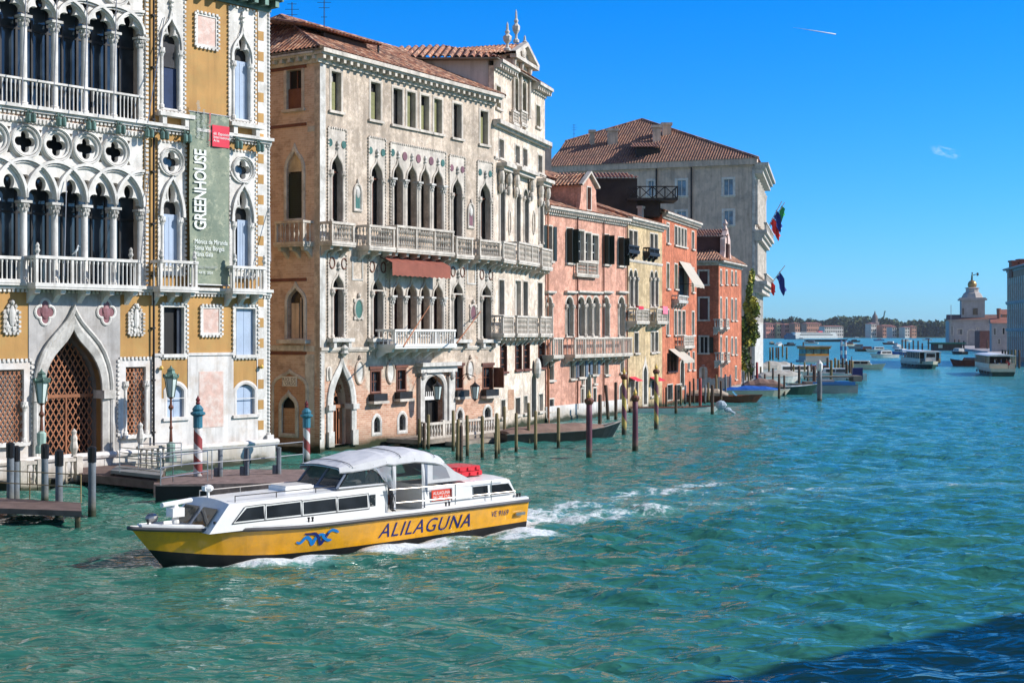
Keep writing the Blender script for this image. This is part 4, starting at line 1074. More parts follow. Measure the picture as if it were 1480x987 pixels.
m.build('iron_gate', rust, pt)
m = W.mb(); c = S(475.5); m.plate(arch('round', c-.25, c+.25, Z(475.5, 550), Z(475.5, 534), Z(475.5, 529)), [], 0, .05); m.blob(c, .08, Z(475.5, 540), .12, .07, .4); m.build('niche_relief', stone_b, barb)
m = W.mb(); m.beads([(.08, .8), (.08, Z(462, 510))], .2, .12, 0, .1, closed=False); m.box(0.001, .4, 0, .03, -1.4, Z(462, 508)); m.build('corner_stones', stone, barb)
m = W.mb(); m.box(0.001, .5, 0, .025, Z(462, 505), ZB-.3); m.build('corner_pilaster', stone, barb)
# water-level windows
for a, b, y0, y1 in ((536.5, 549, 537, 566), (574, 585.5, 535, 563), (657, 668, 531.5, 561), (698.5, 711, 531, 560)):
    f = W.win('rect', a, b, Z((a+b)/2, y1), Z((a+b)/2, y0), frame=.12, depth=.2, fmat=brownwood, mull=(1, 1), sill=0, hood=.05)
    m = W.mb(); s0, s1 = S(a)-.25, S(b)+.25; z0 = Z((a+b)/2, y1); m.box(s0, s1, 0, .42, z0-.55, z0-.12); m.build('planter_box', iron, f)
    m = W.mb(); m.box(s0-.08, s1+.08, 0, .5, z0-.72, z0-.56); m.build('sill', stone_b, f)
m = W.mb(); s1 = S(711); m.box(s1+.1, s1+.15, 0.05, .9, Z(711, 560), Z(711, 531)); m.build('open_casement', brownwood, barb)
for a, b, y0, y1 in ((540, 549, 602, 625), (576.5, 586, 598, 622), (661, 668.5, 592, 612), (700, 709, 588, 609)):
    W.win('seg', a, b, Z((a+b)/2, y1), Z((a+b)/2, y0), zs=Z((a+b)/2, y0)-.3, frame=.2, depth=.25, fmat=stone, pane=darkin, mull=None, sill=0, bars=4)
# water portal with pediment
rin = arch('round', S(612), S(640), .45, Z(626, 561), Z(626, 543)); W.holes.append(rin)
m = W.mb(); m.ring(rin, offset(rin, .35), -.02, .18, bev=.06)
m.box(S(603.5), S(611)-.1, 0, .25, .45, Z(607, 546)); m.box(S(645), S(653.5), 0, .25, .45, Z(649, 544)); m.box(S(602.5), S(655), 0, .35, Z(628, 538), Z(628, 529.5)); m.box(S(600.5), S(657), 0, .6, Z(628, 529), Z(628, 523.5))
for px in (607, 649): m.blob(S(px), .3, Z(px, 541), .22, .15, .35, 8, 6)
pt = m.build('portal', stone, barb)
m = W.mb(); m.plate(rin, [], -.6, -.58, sides=False); m.build('portal_back', darkin, pt)
m = W.mb(); m.box(rin[0][0], rin[1][0], -.5, -.3, Z(626, 578), Z(626, 573)); [m.box(lerp(rin[0][0], rin[1][0], k/10)-.03, lerp(rin[0][0], rin[1][0], k/10)+.03, -.42, -.38, Z(626, 573), Z(626, 566)) for k in range(11)]; m.build('fanlight', whitewood, pt)
m = W.mb(); [m.box(a-.04, a+.04, -.5, -.42, .5, Z(626, 578)) for a in (rin[0][0]+.08, (rin[0][0]+rin[1][0])/2, rin[1][0]-.08)]; m.build('door', iron, pt)
# lanterns and flagpoles
def wall_lantern(W, px, py, arm=1.3, root=None, lab=None):
    d = arm; s_, z_ = W.fr.s(px, d), W.fr.z(px, py, d); l = empty('wall_lantern', W.fr.P(s_, 0, z_), lab, 'lantern')
    m = W.mb(); m.tube([(s_, 0, z_+.9), (s_, .5, z_+1.2), (s_, d, z_+1.0), (s_, d, z_+.6)], .03, 5); m.tube([(s_, 0, z_+.4), (s_, .5, z_+1.15)], .02, 5)
    m.lathe(s_, d, [(.03, z_+.65), (.1, z_+.55), (.33, z_+.38), (.33, z_+.34)], 6); m.lathe(s_, d, [(.19, z_-.48), (.06, z_-.58), (0, z_-.68)], 6)
    for k in range(6): a = k*math.pi/3; m.tube([(s_+.31*math.cos(a), d+.31*math.sin(a), z_+.34), (s_+.19*math.cos(a), d+.19*math.sin(a), z_-.48)], .018, 4)
    m.build('bracket_frame', iron, l); m = W.mb(); m.lathe(s_, d, [(.17, z_-.47), (.29, z_+.33)], 6); m.build('lamp_glass', M_lg, l)
M_lg = lampglass
wall_lantern(W, 632, 566, 1.4, barb, 'iron and glass lantern on a scrolled bracket in front of the pedimented water door')
wall_lantern(W, 686.5, 566, 1.2, barb, 'iron lantern hanging on its bracket beside the open brown casement window')
for i, (x0, y0, x1, y1) in enumerate(((583, 501, 621, 442), (660, 496, 695, 450))):
    m = W.mb(); d0, d1 = .1, 3.2
    m.tube([(S(x1, d0)-.0, d0, Z(x1, y1, d0)), (S(x0, d1), d1, Z(x0, y0, d1))], [.03, .05], 6)
    o = m.build('mooring_rod', rust, None); tag(o, ('rust brown diagonal rod crossing the long iron balcony of the beige palace', 'rust brown diagonal rod right of the balcony, ending near the purple oval stone')[i], 'rod')
cornice(W, -.3, LB, ZB-.15, dep=.75, h=.62, brackets=.62, bw=.22, ends=.2)
W.finish()
# --- brick side wall
ts = Vector((TB.y, -TB.x)); fS = Fr((c2.x, c2.y), ts); LS = 14.0
V = Facade(barb, fS, brickside, -LS, -.4, -1.5, ZB); s_ = fS.s; z_ = fS.z
V.win('rect', 414, 436, z_(425, 158), z_(425, 101), frame=.2, depth=.35, pane=darkin, mull=(1, 0), sill=.1, split=z_(425, 128), splitmat=brownwood)
def side_gothic(a, b, yb, ys, ya, infill=None):
    o = ogee2(s_(a), s_(b), z_(425, yb), z_(425, ys), z_(425, ya)); V.holes.append(o)
    m = V.mb(); m.ring(o, offset(o, .22), -.02, .1, bev=.04); f = m.build('window', stone, barb); m = V.mb(); m.plate(o, [], -.3, -.28, sides=False); m.build('pane', dkglass, f); return f, o
f, o = side_gothic(415, 437, 316, 248, 219)
m = V.mb(); m.plate([(x, z) for x, z in o if z > z_(425, 249)], [], -.25, -.15); m.build('tympanum', beige, f)
m = V.mb(); m.box(s_(415), s_(437), -.2, -.14, z_(425, 316), z_(425, 251)); [m.box(s_(415), s_(437), -.14, -.12, z_(425, 316)+.1+.12*k, z_(425, 316)+.16+.12*k) for k in range(22)]; m.build('shutter', greenshut, f)
f, o = side_gothic(416, 439, 489, 438, 416)
m = V.mb(); a, b = o[0][0], o[1][0]; m.box(a+.1, a+.7, -.26, -.2, o[0][1], z_(425, 438)); m.box((a+b)/2+.2, (a+b)/2+.28, -.26, -.18, o[0][1], z_(425, 430)); m.build('curtain', greywall, f)
m = V.mb(); m.box(o[0][0]-.5, o[1][0]+.5, 0, .45, o[0][1]-.3, o[0][1]-.08); m.build('sill_shelf', stone, barb)
V.balcony(s_(397, .9), s_(438, .9), z_(420, 354, .9), z_(420, 319, .9), .9, style='turned', step=.32)
for y0, y1 in ((91, 97.5), (175.5, 181), (402, 405.5), (509, 512.5)):
    zc = (z_(455, y0)+z_(455, y1))/2; m = V.mb(); m.box(-LS, -1.0, 0, .05, zc-.09, zc+.09); m.build('brick_band', brownwood, barb)
m = V.mb(); m.box(-1.3, -.41, 0, .03, z_(455, 508), z_(455, 500)); m.box(-.9, -.41, 0, .03, z_(455, 190), z_(455, 182)); m.box(-1.1, -.41, 0, .03, 1.5, z_(455, 512)); m.box(-LS, -1.1, 0, .08, z_(425, 507), z_(425, 499)); m.build('stone_block', stone, barb)
o1 = ogee2(s_(393), s_(446), .3, z_(420, 560), z_(420, 533)); m = V.mb(); m.ring(offset(o1, -.2), o1, 0, .1, bev=.03); m.build('blind_arch', stone, barb)
o1b = offset(o1, -.2); m = V.mb(); m.plate(o1b, [ogee2(s_(405), s_(431), .9, z_(418, 590), z_(418, 566))], 0, .03); m.build('red_brick_infill', brickred, barb)
o2 = ogee2(s_(405), s_(431), .9, z_(418, 590), z_(418, 566)); V.holes.append(o2); m = V.mb(); m.ring(offset(o2, -.18), offset(o2, .06), -.02, .12, bev=.03); f = m.build('window', stone, barb)
m = V.mb(); m.plate(o2, [], -.3, -.28, sides=False); m.build('pane', darkin, f); m = V.mb(); m.box(o2[0][0], o2[1][0], -.26, -.1, .9, z_(418, 590)); m.build('brick_infill', brickred, f)
sg = empty('street_name_sign', fS.P(s_(409), .1, z_(420, 558)), 'white painted street name panel above the small pointed arch on the brick wall', 'sign')
m = V.mb(); m.box(s_(409), s_(430), .03, .09, z_(420, 558), z_(420, 544)); m.build('sign_board', whitewood, sg)
for i, tx in enumerate(('RIO DE', "L'ORSO")):
    t_ = text(tx, .30, M('sign_ink', (.25, .22, .2)), sg, align='CENTER', sp=1.15); place_text(t_, fS, (s_(409)+s_(430))/2, .10, z_(420, 550.5+6*i), OFF[sg.name])
V.finish('side_wall')
cornice(V, -LS, -.0, ZB-.15, dep=.6, h=.6, brackets=.62, mat=stone)
P = fB.P
m = MB(fB); m.prism([(0.001, -1.2), (LB, -1.2), (LB, -LS), (0.401, -LS), (0.401, -1.201)], -1.5, ZB-.05); m.build('rear_wall', greywall, barb)
m = MB(fB); m.box(0.403, LB, -1.19, -.41, ZB-.2, ZB-.06); m.build('wall_head', greywall, barb)
ZR = ZB+.47
hip_roof('roof', barb, fB, 0, LB, 0, -LS, ZR, 3.1, ov=.65, hipr=False, apex=(fB.s(406, -7), fB.z(406, 23, -7)))
# dormer / roof terrace hut
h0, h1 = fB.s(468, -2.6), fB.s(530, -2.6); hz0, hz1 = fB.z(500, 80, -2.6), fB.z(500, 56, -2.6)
m = MB(fB); m.box(h0, h1, -6, -2.6, hz0-1.5, hz1); dm = m.build('dormer', M('shaded_boards', (.07, .05, .045), var=.3), barb)  # wall coloured dark to stand for a shadowy recess
m = MB(); roof_quad(m, fB.P(h0-2.6, -2.0, hz1+.0), fB.P(h1+.9, -2.0, hz1), fB.P(h1+.9, -6.6, hz1+1.0), fB.P(h0-2.6, -6.6, hz1+1.0)); m.build('dormer_roof', tile, dm, recalc=False)
m = MB(fB); m.box(h1+.7, h1+.8, -2.3, -2.2, hz0-1, hz1+.05); m.build('post', iron, dm)
def antenna(px, py0, py1, Y, lab):
    a, b = at(px, py1, Y), at(px, py0, Y); m = MB(); m.tube([a[:], b[:]], .03, 5); h = b.z
    for k, (dz, w) in enumerate(((0, .6), (.35, .9), (.7, .7), (1.3, .4))):
        if h-dz > a.z+.3: m.tube([(b.x-w/2, b.y, h-dz-.1), (b.x+w/2, b.y, h-dz-.1)], .015, 4)
    o = m.build('roof_antenna', iron, None); tag(o, lab, 'antenna')
antenna(468.5, -6, 42, 90, 'tall thin antenna above the roof hut of the beige palace')
antenna(422, 4, 30, 90, 'short thin antenna left on the red tiled roof of the beige palace')
# ================================================================== 3. cream baroque palace
O3 = fB.P(LB, 0, 0); T3 = vp_dir(1385)
baro = empty('baroque_palace', (O3[0], O3[1], 0), 'narrow cream baroque palace with pedimented roof gable and green blinds', 'palace')
f3 = Fr(O3[:2], T3); S = f3.s; Z = f3.z; L3 = S(787.5)
ZB3 = Z(716, 96)
W = Facade(baro, f3, baroque_wall, 0, L3, -1.5, ZB3)
W.outer = [(0.0, -1.5), (L3, -1.5), (L3, ZB3), (0.0, ZB3)]
def rects(W, lst, **k):
    for a, b, y0, y1 in lst: W.win('rect', a, b, W.fr.z((a+b)/2, y1), W.fr.z((a+b)/2, y0), **k)
rects(W, ((717, 723.5, 125, 157), (774.5, 780.5, 153, 184)), pane=olive, mull=None, frame=.12, depth=.3)
rects(W, ((721, 728, 202, 229), (744.5, 751, 211, 237), (755.5, 762, 215.5, 241), (777.5, 783.5, 225, 250)), mull=(1, 1), frame=.14, depth=.3, bar=whitewood)
for a, b in ((721.5, 728.5), (744.5, 751), (756.5, 763), (778.5, 784)):
    c = (a+b)/2; ya = {721.5: 262, 744.5: 270, 756.5: 274, 778.5: 281}[a]
    W.win('round', a, b, Z(c, 353), Z(c, ya), Z(c, ya)-(S(b)-S(a))/2, frame=.16, depth=.35, pane=darkin, mull=None, sill=0, cols=True)
for a, b, y0 in ((718, 733, 243), (740.5, 766, 251), (776, 789, 265)):
    m = W.mb(); s0, s1 = S(a), S(b); z0 = Z((a+b)/2, y0); m.box(s0, s1, 0, .75, z0, z0+.25); m.box(s0+.15, s1-.15, 0, .5, z0-.25, z0-.001)
    for c in (s0+.3, s1-.3) if s1-s0 > 2 else ((s0+s1)/2,): m.blob(c, .25, z0-.7, .28, .25, .55, 8, 6); m.blob(c, .2, z0-1.5, .2, .2, .4, 8, 6)
    m.build('window_hood', stone_b, baro)
for px in (736, 771):
    m = W.mb(); c = S(px); z0 = Z(px, 322); m.ring(circle(c, z0, .22, 10, .8), circle(c, z0, .33, 10, .95), 0, .1, bev=.03); m.build('stucco_cartouche', stone_b, baro)
for a, b, y0, y1 in ((728, 745, 352, 380), (750, 779, 355, 384), (783.5, 798, 361, 390)):
    W.balcony(S(a, .95), S(b, .95), Z(b, y1, .95), Z(b, y0, .95), .95, style='x', step=.26)
rects(W, ((721, 728.5, 405, 455), (744.5, 752.5, 406, 456), (756, 762.5, 407, 457), (777, 783.5, 409, 458)), mull=None, frame=.12, depth=.35, pane=darkin, sill=0)
for a, b, y0, y1 in ((727.5, 743, 456, 485), (747.5, 763.3, 456.5, 485), (763.8, 776.5, 457, 485), (781.5, 797, 457.5, 485)):
    W.balcony(S(a, .9), S(b, .9), Z(b, y1, .9), Z(b, y0, .9), .9, style='x', step=.26)
rects(W, ((723, 732, 498, 537), (744.5, 753.5, 497.5, 534), (756.5, 765, 497, 533), (778, 787, 496, 531)), mull=(1, 3), frame=.08, fmat=brownwood, depth=.22)
rects(W, ((724, 730, 578, 603), (745, 751.5, 575, 599), (757, 762, 572.5, 597), (778.5, 784.5, 569.5, 594)), mull=(1, 1), frame=.1, depth=.3, pane=darkin)
W.win('round', 768, 774.5, .6, Z(771, 541), Z(771, 548), frame=.2, depth=.35, pane=darkin, mull=(1, 1), sill=0)
m = W.mb(); m.blob(S(771.5), .3, Z(771.5, 532), .4, .3, .8, 8, 6); m.build('keystone_head', stone, baro)
string_course(W, -.2, L3+.2, Z(716, 180)-.0, .55, .3); string_course(W, 0, L3, Z(716, 250)+1.0, .12, .14)
m = W.mb(); m.plate(arch('rect', S(734), S(742.5), Z(738, 592), 0, Z(738, 563)), [], 0, .02); m.build('bare_brick_patch', brickred, baro)
m = W.mb(); m.box(-.1, L3+.1, 0, .25, -1.5, Z(716, 628)); m.build('plinth', marble, baro)
# gable
g0_, g1_ = S(739.5), S(768); zg = ZB3; gt = Z(753, 101)
cornice(W, -.1, g0_-.1, ZB3-.2, dep=.7, h=.6, brackets=.5, bw=.2); cornice(W, g1_+.1, L3+.1, ZB3-.2, dep=.7, h=.6, brackets=.5, bw=.2)
zp0 = Z(753, 93); 
G = Facade(baro, f3, cream, 0, 0, 0, 0, outer=[(g0_, ZB3+.001), (g1_, ZB3+.001), (g1_, zp0), (g0_, zp0)])
m = W.mb(); c = (g0_+g1_)/2; ap = Z(753, 66)
tri = [(g0_-.35, zp0+.25), (g1_+.35, zp0+.25), (c, ap)]
m.plate(tri, [], -.4, .06); m.band([(g0_-.5, zp0+.3), (c, ap+.1)], .28, 0, .5); m.band([(c, ap+.1), (g1_+.5, zp0+.3)], .28, 0, .49); m.box(g0_-.4, g1_+.4, 0, .5, zp0, zp0+.25); m.blob(c, .15, zp0+.9, .5, .15, .45, 8, 6)
gb = m.build('gable', stone_b, baro)
zwin = Z(752, 166), Z(752, 114)
for a, b in ((742.5, 748.5), (754.5, 760)):
    o = arch('round', S(a), S(b), zwin[0], zwin[1]-.5, zwin[1]); W.holes.append([q for q in arch('rect', S(a), S(b), zwin[0], 0, ZB3-.02)])
    G.holes.append([(x, max(z, ZB3+.02)) for x, z in arch('rect', S(a), S(b), ZB3+.02, 0, zwin[1])] if zwin[1] > ZB3+.1 else [])
    m = W.mb(); m.ring(o, offset(o, .15), -.35, .08, bev=.03); f = m.build('window', stone_b, baro); m = W.mb(); m.plate(arch('rect', S(a)-.02, S(b)+.02, zwin[0], 0, zwin[1]+.02), [], -.32, -.3, sides=False); m.build('pane', olive, f)
    m = W.mb(); m.box(S(a), S(b), -.29, -.2, lerp(zwin[0], zwin[1], .55), lerp(zwin[0], zwin[1], .62)); m.build('glazing_bar', whitewood, f)
G.holes = [h for h in G.holes if h]
G.finish('gable_wall')
for px in (740.5, 751.3, 763.5):
    m = W.mb(); m.lathe(S(px), .1, [(.2, zwin[0]), (.13, zwin[0]+.2), (.12, zp0-.6), (.2, zp0-.4), (.24, zp0-.02)], 8); m.build('gable_column', stone_b, baro)
for a, b in ((742, 750.5), (754, 762.5)):
    W.balcony(S(a, .3), S(b, .3), Z(b, 184, .3), Z(b, 163, .3), .3, style='x', step=.24, sides=False, nbr=2)
for px, dz, dd, h in ((733.3, 0, 0, 1.0), (746, .6, -3.5, 1.3), (758.5, 0, -.2, .7)):
    m = W.mb(); s0 = S(px, dd); z0 = {733.3: Z(733.3, 74), 746: Z(746, 62, -3.5), 758.5: Z(757.5, 76)}[px]
    m.lathe(s0, dd, [(.26, z0), (.26, z0+.15*h), (.12, z0+.25*h), (.1, z0+.5*h), (.3, z0+.75*h), (.34, z0+1.0*h), (.12, z0+1.2*h), (.2, z0+1.35*h), (.1, z0+1.5*h), (.07, z0+1.9*h), (.0, z0+2.1*h)], 8); m.build('finial_urn', stone, baro)
W.finish()
m = MB(f3); m.prism([(-.0, -.42), (L3-.001, -.42), (L3-.001, -13), (-.5, -24), (-7.5, -24)], -1.5, ZB3+.44); m.build('rear_wall', M('pale_render', (.52, .46, .44), var=.08, streak=.4), baro)
m = MB(); zr = ZB3+.46
k_ = MB(f3); k_.prism([(-.55, .45), (L3+.15, .45), (L3+.15, -13.2), (-.5, -24.2), (-7.85, -24.2)], zr-.1, zr-.01); k_.build('eaves_board', planks, baro)
R0, R1 = f3.P(S(638, -6.2), -6.2, Z(638, 66.5, -6.2)), f3.P(max(L3-3, S(638, -6.2)+1), -6.2, Z(638, 66.5, -6.2))
roof_quad(m, f3.P(-.6, .5, zr), f3.P(L3+.2, .5, zr), R1, R0); roof_quad(m, f3.P(-7.9, -24.3, zr), f3.P(-.6, .5, zr), R0, R0, rib=.5, amp=.13); roof_quad(m, f3.P(L3+.2, .5, zr), f3.P(L3+.2, -13.3, zr), R1, R1)
# gable roof running back
cz = ap+.12; c = (g0_+g1_)/2
roof_quad(m, f3.P(g0_-.5, -6, zp0+.35), f3.P(g0_-.5, .4, zp0+.35), f3.P(c, .4, cz), f3.P(c, -6, cz)); roof_quad(m, f3.P(g1_+.5, .4, zp0+.35), f3.P(g1_+.5, -6, zp0+.35), f3.P(c, -6, cz), f3.P(c, .4, cz))
m.build('roof', tile, baro, recalc=False)
m = MB(f3); m.box(g0_, g1_, -6, -.41, ZB3, zp0+.3); m.build('gable_side', cream, baro)
# ================================================================== 4. pink palace
O4 = f3.P(L3, 0, 0); T4 = vp_dir(1890)
pink = empty('pink_palace', (O4[0], O4[1], 0), 'salmon pink palace with arched windows, long white balconies and black shutters', 'palace')
f4 = Fr(O4[:2], T4); S = f4.s; Z = f4.z; L4 = S(905.5); Z4 = Z(792, 304)
W = Facade(pink, f4, pink_wall, 0.001, L4, -1.5, Z4)
for a, b, y0, y1 in ((789.5, 798, 327, 377), (819, 828, 331, 380), (872, 880, 340, 382), (893.5, 901.5, 344, 384)):
    W.win('rect', a, b, Z((a+b)/2, y1), Z((a+b)/2, y0), frame=.12, depth=.3, pane=darkin, mull=None, shut=(greenshut, 'open' if a < 800 else 'ajar'))
fr3 = [(834.5, 844), (846, 854), (856, 864.5)]
for a, b in fr3:
    c = (a+b)/2; W.win('rect', a, b, Z(c, 377), Z(c, 334+(c-839)*.3), frame=.14, depth=.35, pane=glass, mull=(1, 2), bar=whitewood, sill=0)
W.balcony(S(834, .3), S(865, .3), Z(849, 399, .3), Z(849, 378, .3), .3, style='x', sides=False, nbr=0)
for a, b in ((789.5, 797.5), (818, 828), (835, 844.5), (846.8, 855.2), (857, 865.3), (871.5, 879.8), (894, 902.3)):
    c = (a+b)/2; W.win('round', a, b, Z(c, 486), Z(c, 429.5), Z(c, 429.5)-(S(b)-S(a))/2, frame=.16, depth=.35, mull=(1, 1), sill=0, cols=True, pane=dkglass, bar=whitewood)
for a, b in ((787.8, 800), (815.5, 831), (833, 868), (869, 883), (891, 905)): string_course(W, max(.05, S(a)), min(S(b), L4-.05), Z((a+b)/2, 423.5), .3, .16)
for a, b in ((800, 814), (831, 914)):
    W.balcony(S(a, 1.0)-(0 if a < 810 else .0), min(S(b, 1.0), L4+.2), Z(850, 515, 1.0), Z(850, 487.5, 1.0), 1.0, style='gothic', step=.3)
for a, b, y0, y1, sh in ((792.5, 800, 522, 549, 0), (824, 830.5, 520, 547, 0), (836, 844, 519, 545, 1), (855.5, 862, 518, 541, 1), (874, 879, 517, 541, 0), (896.5, 901.5, 516, 538, 0)):
    W.win('rect', a, b, Z((a+b)/2, y1), Z((a+b)/2, y0), frame=.1, depth=.3, pane=darkin, mull=None, sill=.15, shut=(M('slate_blue_paint', (.13, .17, .22)), 'open') if sh else None)
W.win('round', 846.3, 853.5, .5, Z(850, 541), Z(850, 548), frame=.2, depth=.4, pane=darkin, mull=(1, 2), sill=0)
W.win('rect', 840, 843.3, Z(841, 595), Z(841, 562), frame=.12, mull=(1, 2), sill=0); W.win('rect', 857.5, 861.5, Z(859, 593), Z(859, 561), frame=.12, mull=(1, 2), sill=0, pane=darkin, bars=3)
W.win('round', 895.5, 901, .5, Z(898, 556), Z(898, 562), frame=.18, depth=.4, pane=darkin, mull=(1, 1), sill=0)
W.win('rect', 794, 800, Z(797, 594), Z(797, 577), frame=.1, pane=darkin, mull=None, bars=4)
W.win('rect', 840.5, 843, Z(841, 556), Z(841, 546), frame=.08, pane=darkin, mull=None); W.win('rect', 858, 861, Z(859, 554), Z(859, 545), frame=.08, pane=darkin, mull=None)
cornice(W, 0.01, L4, Z4-.2, dep=.55, h=.5, brackets=.35, bw=.14)
m = W.mb(); m.box(0.01, L4-.01, 0, .22, -1.5, .35); m.box(.01, L4-.01, 0, .14, .351, 1.25); m.build('plinth', marble, pink)
for i, px in enumerate((833, 871, 905)):
    m = W.mb(); c = min(S(px), L4-.1); m.tube([(c, .12, Z4-.2), (c, .12, .8)], .06, 6); m.build('drainpipe', brownwood, pink)
m = W.mb(); m.tube([(.22, .16, Z4-.2), (.22, .16, 4.2)], .06, 6); m.tube([(.22, .18, 4.2), (.22, .18, -.5)], .1, 6); m.build('drainpipe', rust, pink)
W.finish()
m = MB(f4); m.prism([(0.02, -.42), (L4-.002, -.42), (L4-.002, -13), (0.02, -13)], -1.5, Z4-.02); m.build('rear_wall', pink_wall, pink)
hip_roof('roof', pink, f4, 0.2, L4, 0, -13, Z4+.32, 2.4, ov=.3, hipl=False, hipr=False)
# gabled dormer
dA, dB = S(839.5), S(861); zt, zb = Z(850, 268), Z4+.25
m = W.mb(); c = (dA+dB)/2
o = [(dA-.5, zb-.3), (dB+.5, zb-.3), (dB+.1, zb+.9), (dB, zb+1.6), (dB, zt), (c, Z(849, 252)), (dA, zt), (dA, zb+1.6), (dA-.1, zb+.9)]
hl = arch('rect', S(848), S(853.5), Z(850, 303), 0, Z(850, 271)); m.plate(o, [hl], -.35, .02); dm = m.build('dormer', pink_wall, pink)
m = W.mb(); m.plate(hl, [], -.3, -.28, sides=False); m.build('dormer_window', darkin, dm)
m = W.mb(); m.ring(hl, offset(hl, .1), 0, .06); m.band([(dA-.25, zt-.1), (c, Z(849, 249)), (dB+.25, zt-.1)], .18, -.1, .3); m.build('dormer_moulding', stone_b, dm)
m = W.mb(); m.box(dA+.05, dB-.05, -9, -.36, zb-.5, zt-.05); m.build('dormer_body', pink_wall, dm)
m = MB(); t0 = f4.P
roof_quad(m, t0(dA-.3, -9, zt-.1), t0(dA-.3, .1, zt-.1), t0(c, .1, Z(849, 251)), t0(c, -9, Z(849, 251))); roof_quad(m, t0(dB+.3, .1, zt-.1), t0(dB+.3, -9, zt-.1), t0(c, -9, Z(849, 251)), t0(c, .1, Z(849, 251))); m.build('dormer_roof', tile, dm, recalc=False)
# low attic left of the dormer with oval window
m = W.mb(); aw_ = [(S(789, -3.0), Z4), (S(843, -3.0), Z4), (S(843, -3.0), Z(820, 266, -3)), (S(789, -3.0), Z(820, 266, -3))]
ov = circle(S(818, -3), Z(818, 287, -3), .7, 16, .5)
m.plate(aw_, [ov], -3.35, -3.0); at_ = m.build('attic', pink_wall, pink); m = W.mb(); m.plate(ov, [], -3.3, -3.28, sides=False); m.build('oval_window', darkin, at_)
m = W.mb(); m.box(S(789, -3.0), S(843, -3.0), -8, -3.36, Z4, Z(820, 266, -3)-.02); m.build('attic_body', pink_wall, at_)
m = MB(); za = Z(820, 264, -3); roof_quad(m, t0(S(789, -3.0)-.2, -2.6, za), t0(S(843, -3)+.3, -2.6, za), t0(S(843, -3)+.3, -6, za+1.3), t0(S(789, -3)-.2, -6, za+1.3)); m.build('attic_roof', tile, at_, recalc=False)
# dark timber roof room and terrace behind
q0, q1 = at(862, 300, 128), at(921, 300, 128); fT = Fr((q0.x, q0.y), (q1-q0).xy)
hut = empty('roof_terrace', (q0.x, q0.y, Z4), 'dark timber roof room with crossed wooden railing above the pink palace roof', 'roof terrace')
LT = (q1-q0).length; zt_ = at(890, 258, 128).z
m = MB(fT); m.box(0, LT, -4, 0, Z4+.6, zt_); m.build('timber_wall', M('black_timber', (.035, .028, .026), var=.3), hut)
m = MB(); roof_quad(m, fT.P(-3.4, .4, zt_), fT.P(LT+.2, .4, zt_), fT.P(LT-.8, -4.5, zt_+1.0), fT.P(-3.4, -4.5, zt_+1.0)); m.build('hut_roof', tile, hut, recalc=False)
tq0, tq1 = LT, LT+3.7; zd0, zd1 = at(940, 287, 128).z, at(940, 270, 128).z
m = MB(fT); m.box(tq0-1, tq1, -3, .6, zd0-.2, zd0); m.box(tq0-1, tq1-1.5, -3, -.5, zd0-1.6, zd0-.201); m.build('terrace_deck', MATS['black_timber'], hut)
m = MB(fT); m.box(tq0-1, tq1, .5, .6, zd1-.1, zd1)
n = 4
for k in range(n+1): c = lerp(tq0-1, tq1-.1, k/n); m.box(c, c+.1, .5, .6, zd0, zd1-.1)
for k in range(n):
    a, b = lerp(tq0-.9, tq1, k/n), lerp(tq0-1, tq1-.1, (k+1)/n); m.tube([(a, .55, zd0), (b, .55, zd1-.1)], .04, 4); m.tube([(a, .55, zd1-.1), (b, .55, zd0)], .04, 4)
for dz in (-1.2, -3): m.box(tq1-.1, tq1, dz, dz+.1, zd0, zd1)
m.box(tq1-.1, tq1, -3, .5, zd1-.1, zd1-.01); m.build('terrace_railing', MATS['black_timber'], hut)
# ================================================================== 5. yellow house
O5 = f4.P(L4, 0, 0); T5 = vp_dir(1600)
yel = empty('yellow_house', (O5[0], O5[1], 0), 'narrow mustard yellow house with gothic twin windows between pink and orange houses', 'house')
f5 = Fr(O5[:2], T5); S = f5.s; Z = f5.z; L5 = S(957); Z5 = Z(908, 319)
W = Facade(yel, f5, yel_wall, 0.001, L5, -1.5, Z5)
for a, b in ((909, 914.3), (915.8, 921), (939.5, 944.3), (945.8, 950.3)):
    c = (a+b)/2; dy = (c-910)*.16; W.win('rect', a, b, Z(c, 360+dy*.6), Z(c, 333+dy), frame=.12, depth=.3, pane=darkin, mull=None)
    W.win('round', a, b, Z(c, 443), Z(c, 390+dy*.4), Z(c, 390+dy*.4)-(S(b)-S(a))*.6, frame=.14, depth=.35, pane=darkin, mull=None, sill=0, cols=True)
for a, b, y0, y1, st in ((909, 924, 356, 366, 'iron'), (939, 953, 360, 370, 'iron')):
    W.balcony(S(a, .6), S(b, .6), Z(b, y1, .6), Z(b, y0, .6), .6, mat=iron, style='gothic', step=.2)
for a, b in ((920, 938), (950, 965)):
    W.balcony(S(a, 1.0), S(b, 1.0), Z(b, 467, 1.0), Z(b, 446.5, 1.0), 1.0, style='x', step=.28)
for a, b, y0, y1 in ((917, 922.5, 481, 510), (940.5, 945.5, 480, 509), (946.5, 951, 480, 508), (911.5, 916, 552, 575), (918, 922, 551, 574), (940.5, 950, 550, 572)):
    W.win('rect', a, b, Z((a+b)/2, y1), Z((a+b)/2, y0), frame=.12, depth=.3, pane=darkin, mull=None)
W.win('ogee', 930, 935, .5, Z(932, 526), Z(932, 540), frame=.35, depth=.4, pane=dkglass, mull=None, sill=0)
for y0 in (372, 445): string_course(W, .05, L5-.05, Z(930, y0+8), .1, .16)
cornice(W, 0.01, L5+.2, Z5-.2, dep=.6, h=.5, brackets=.4, bw=.15); W.finish()
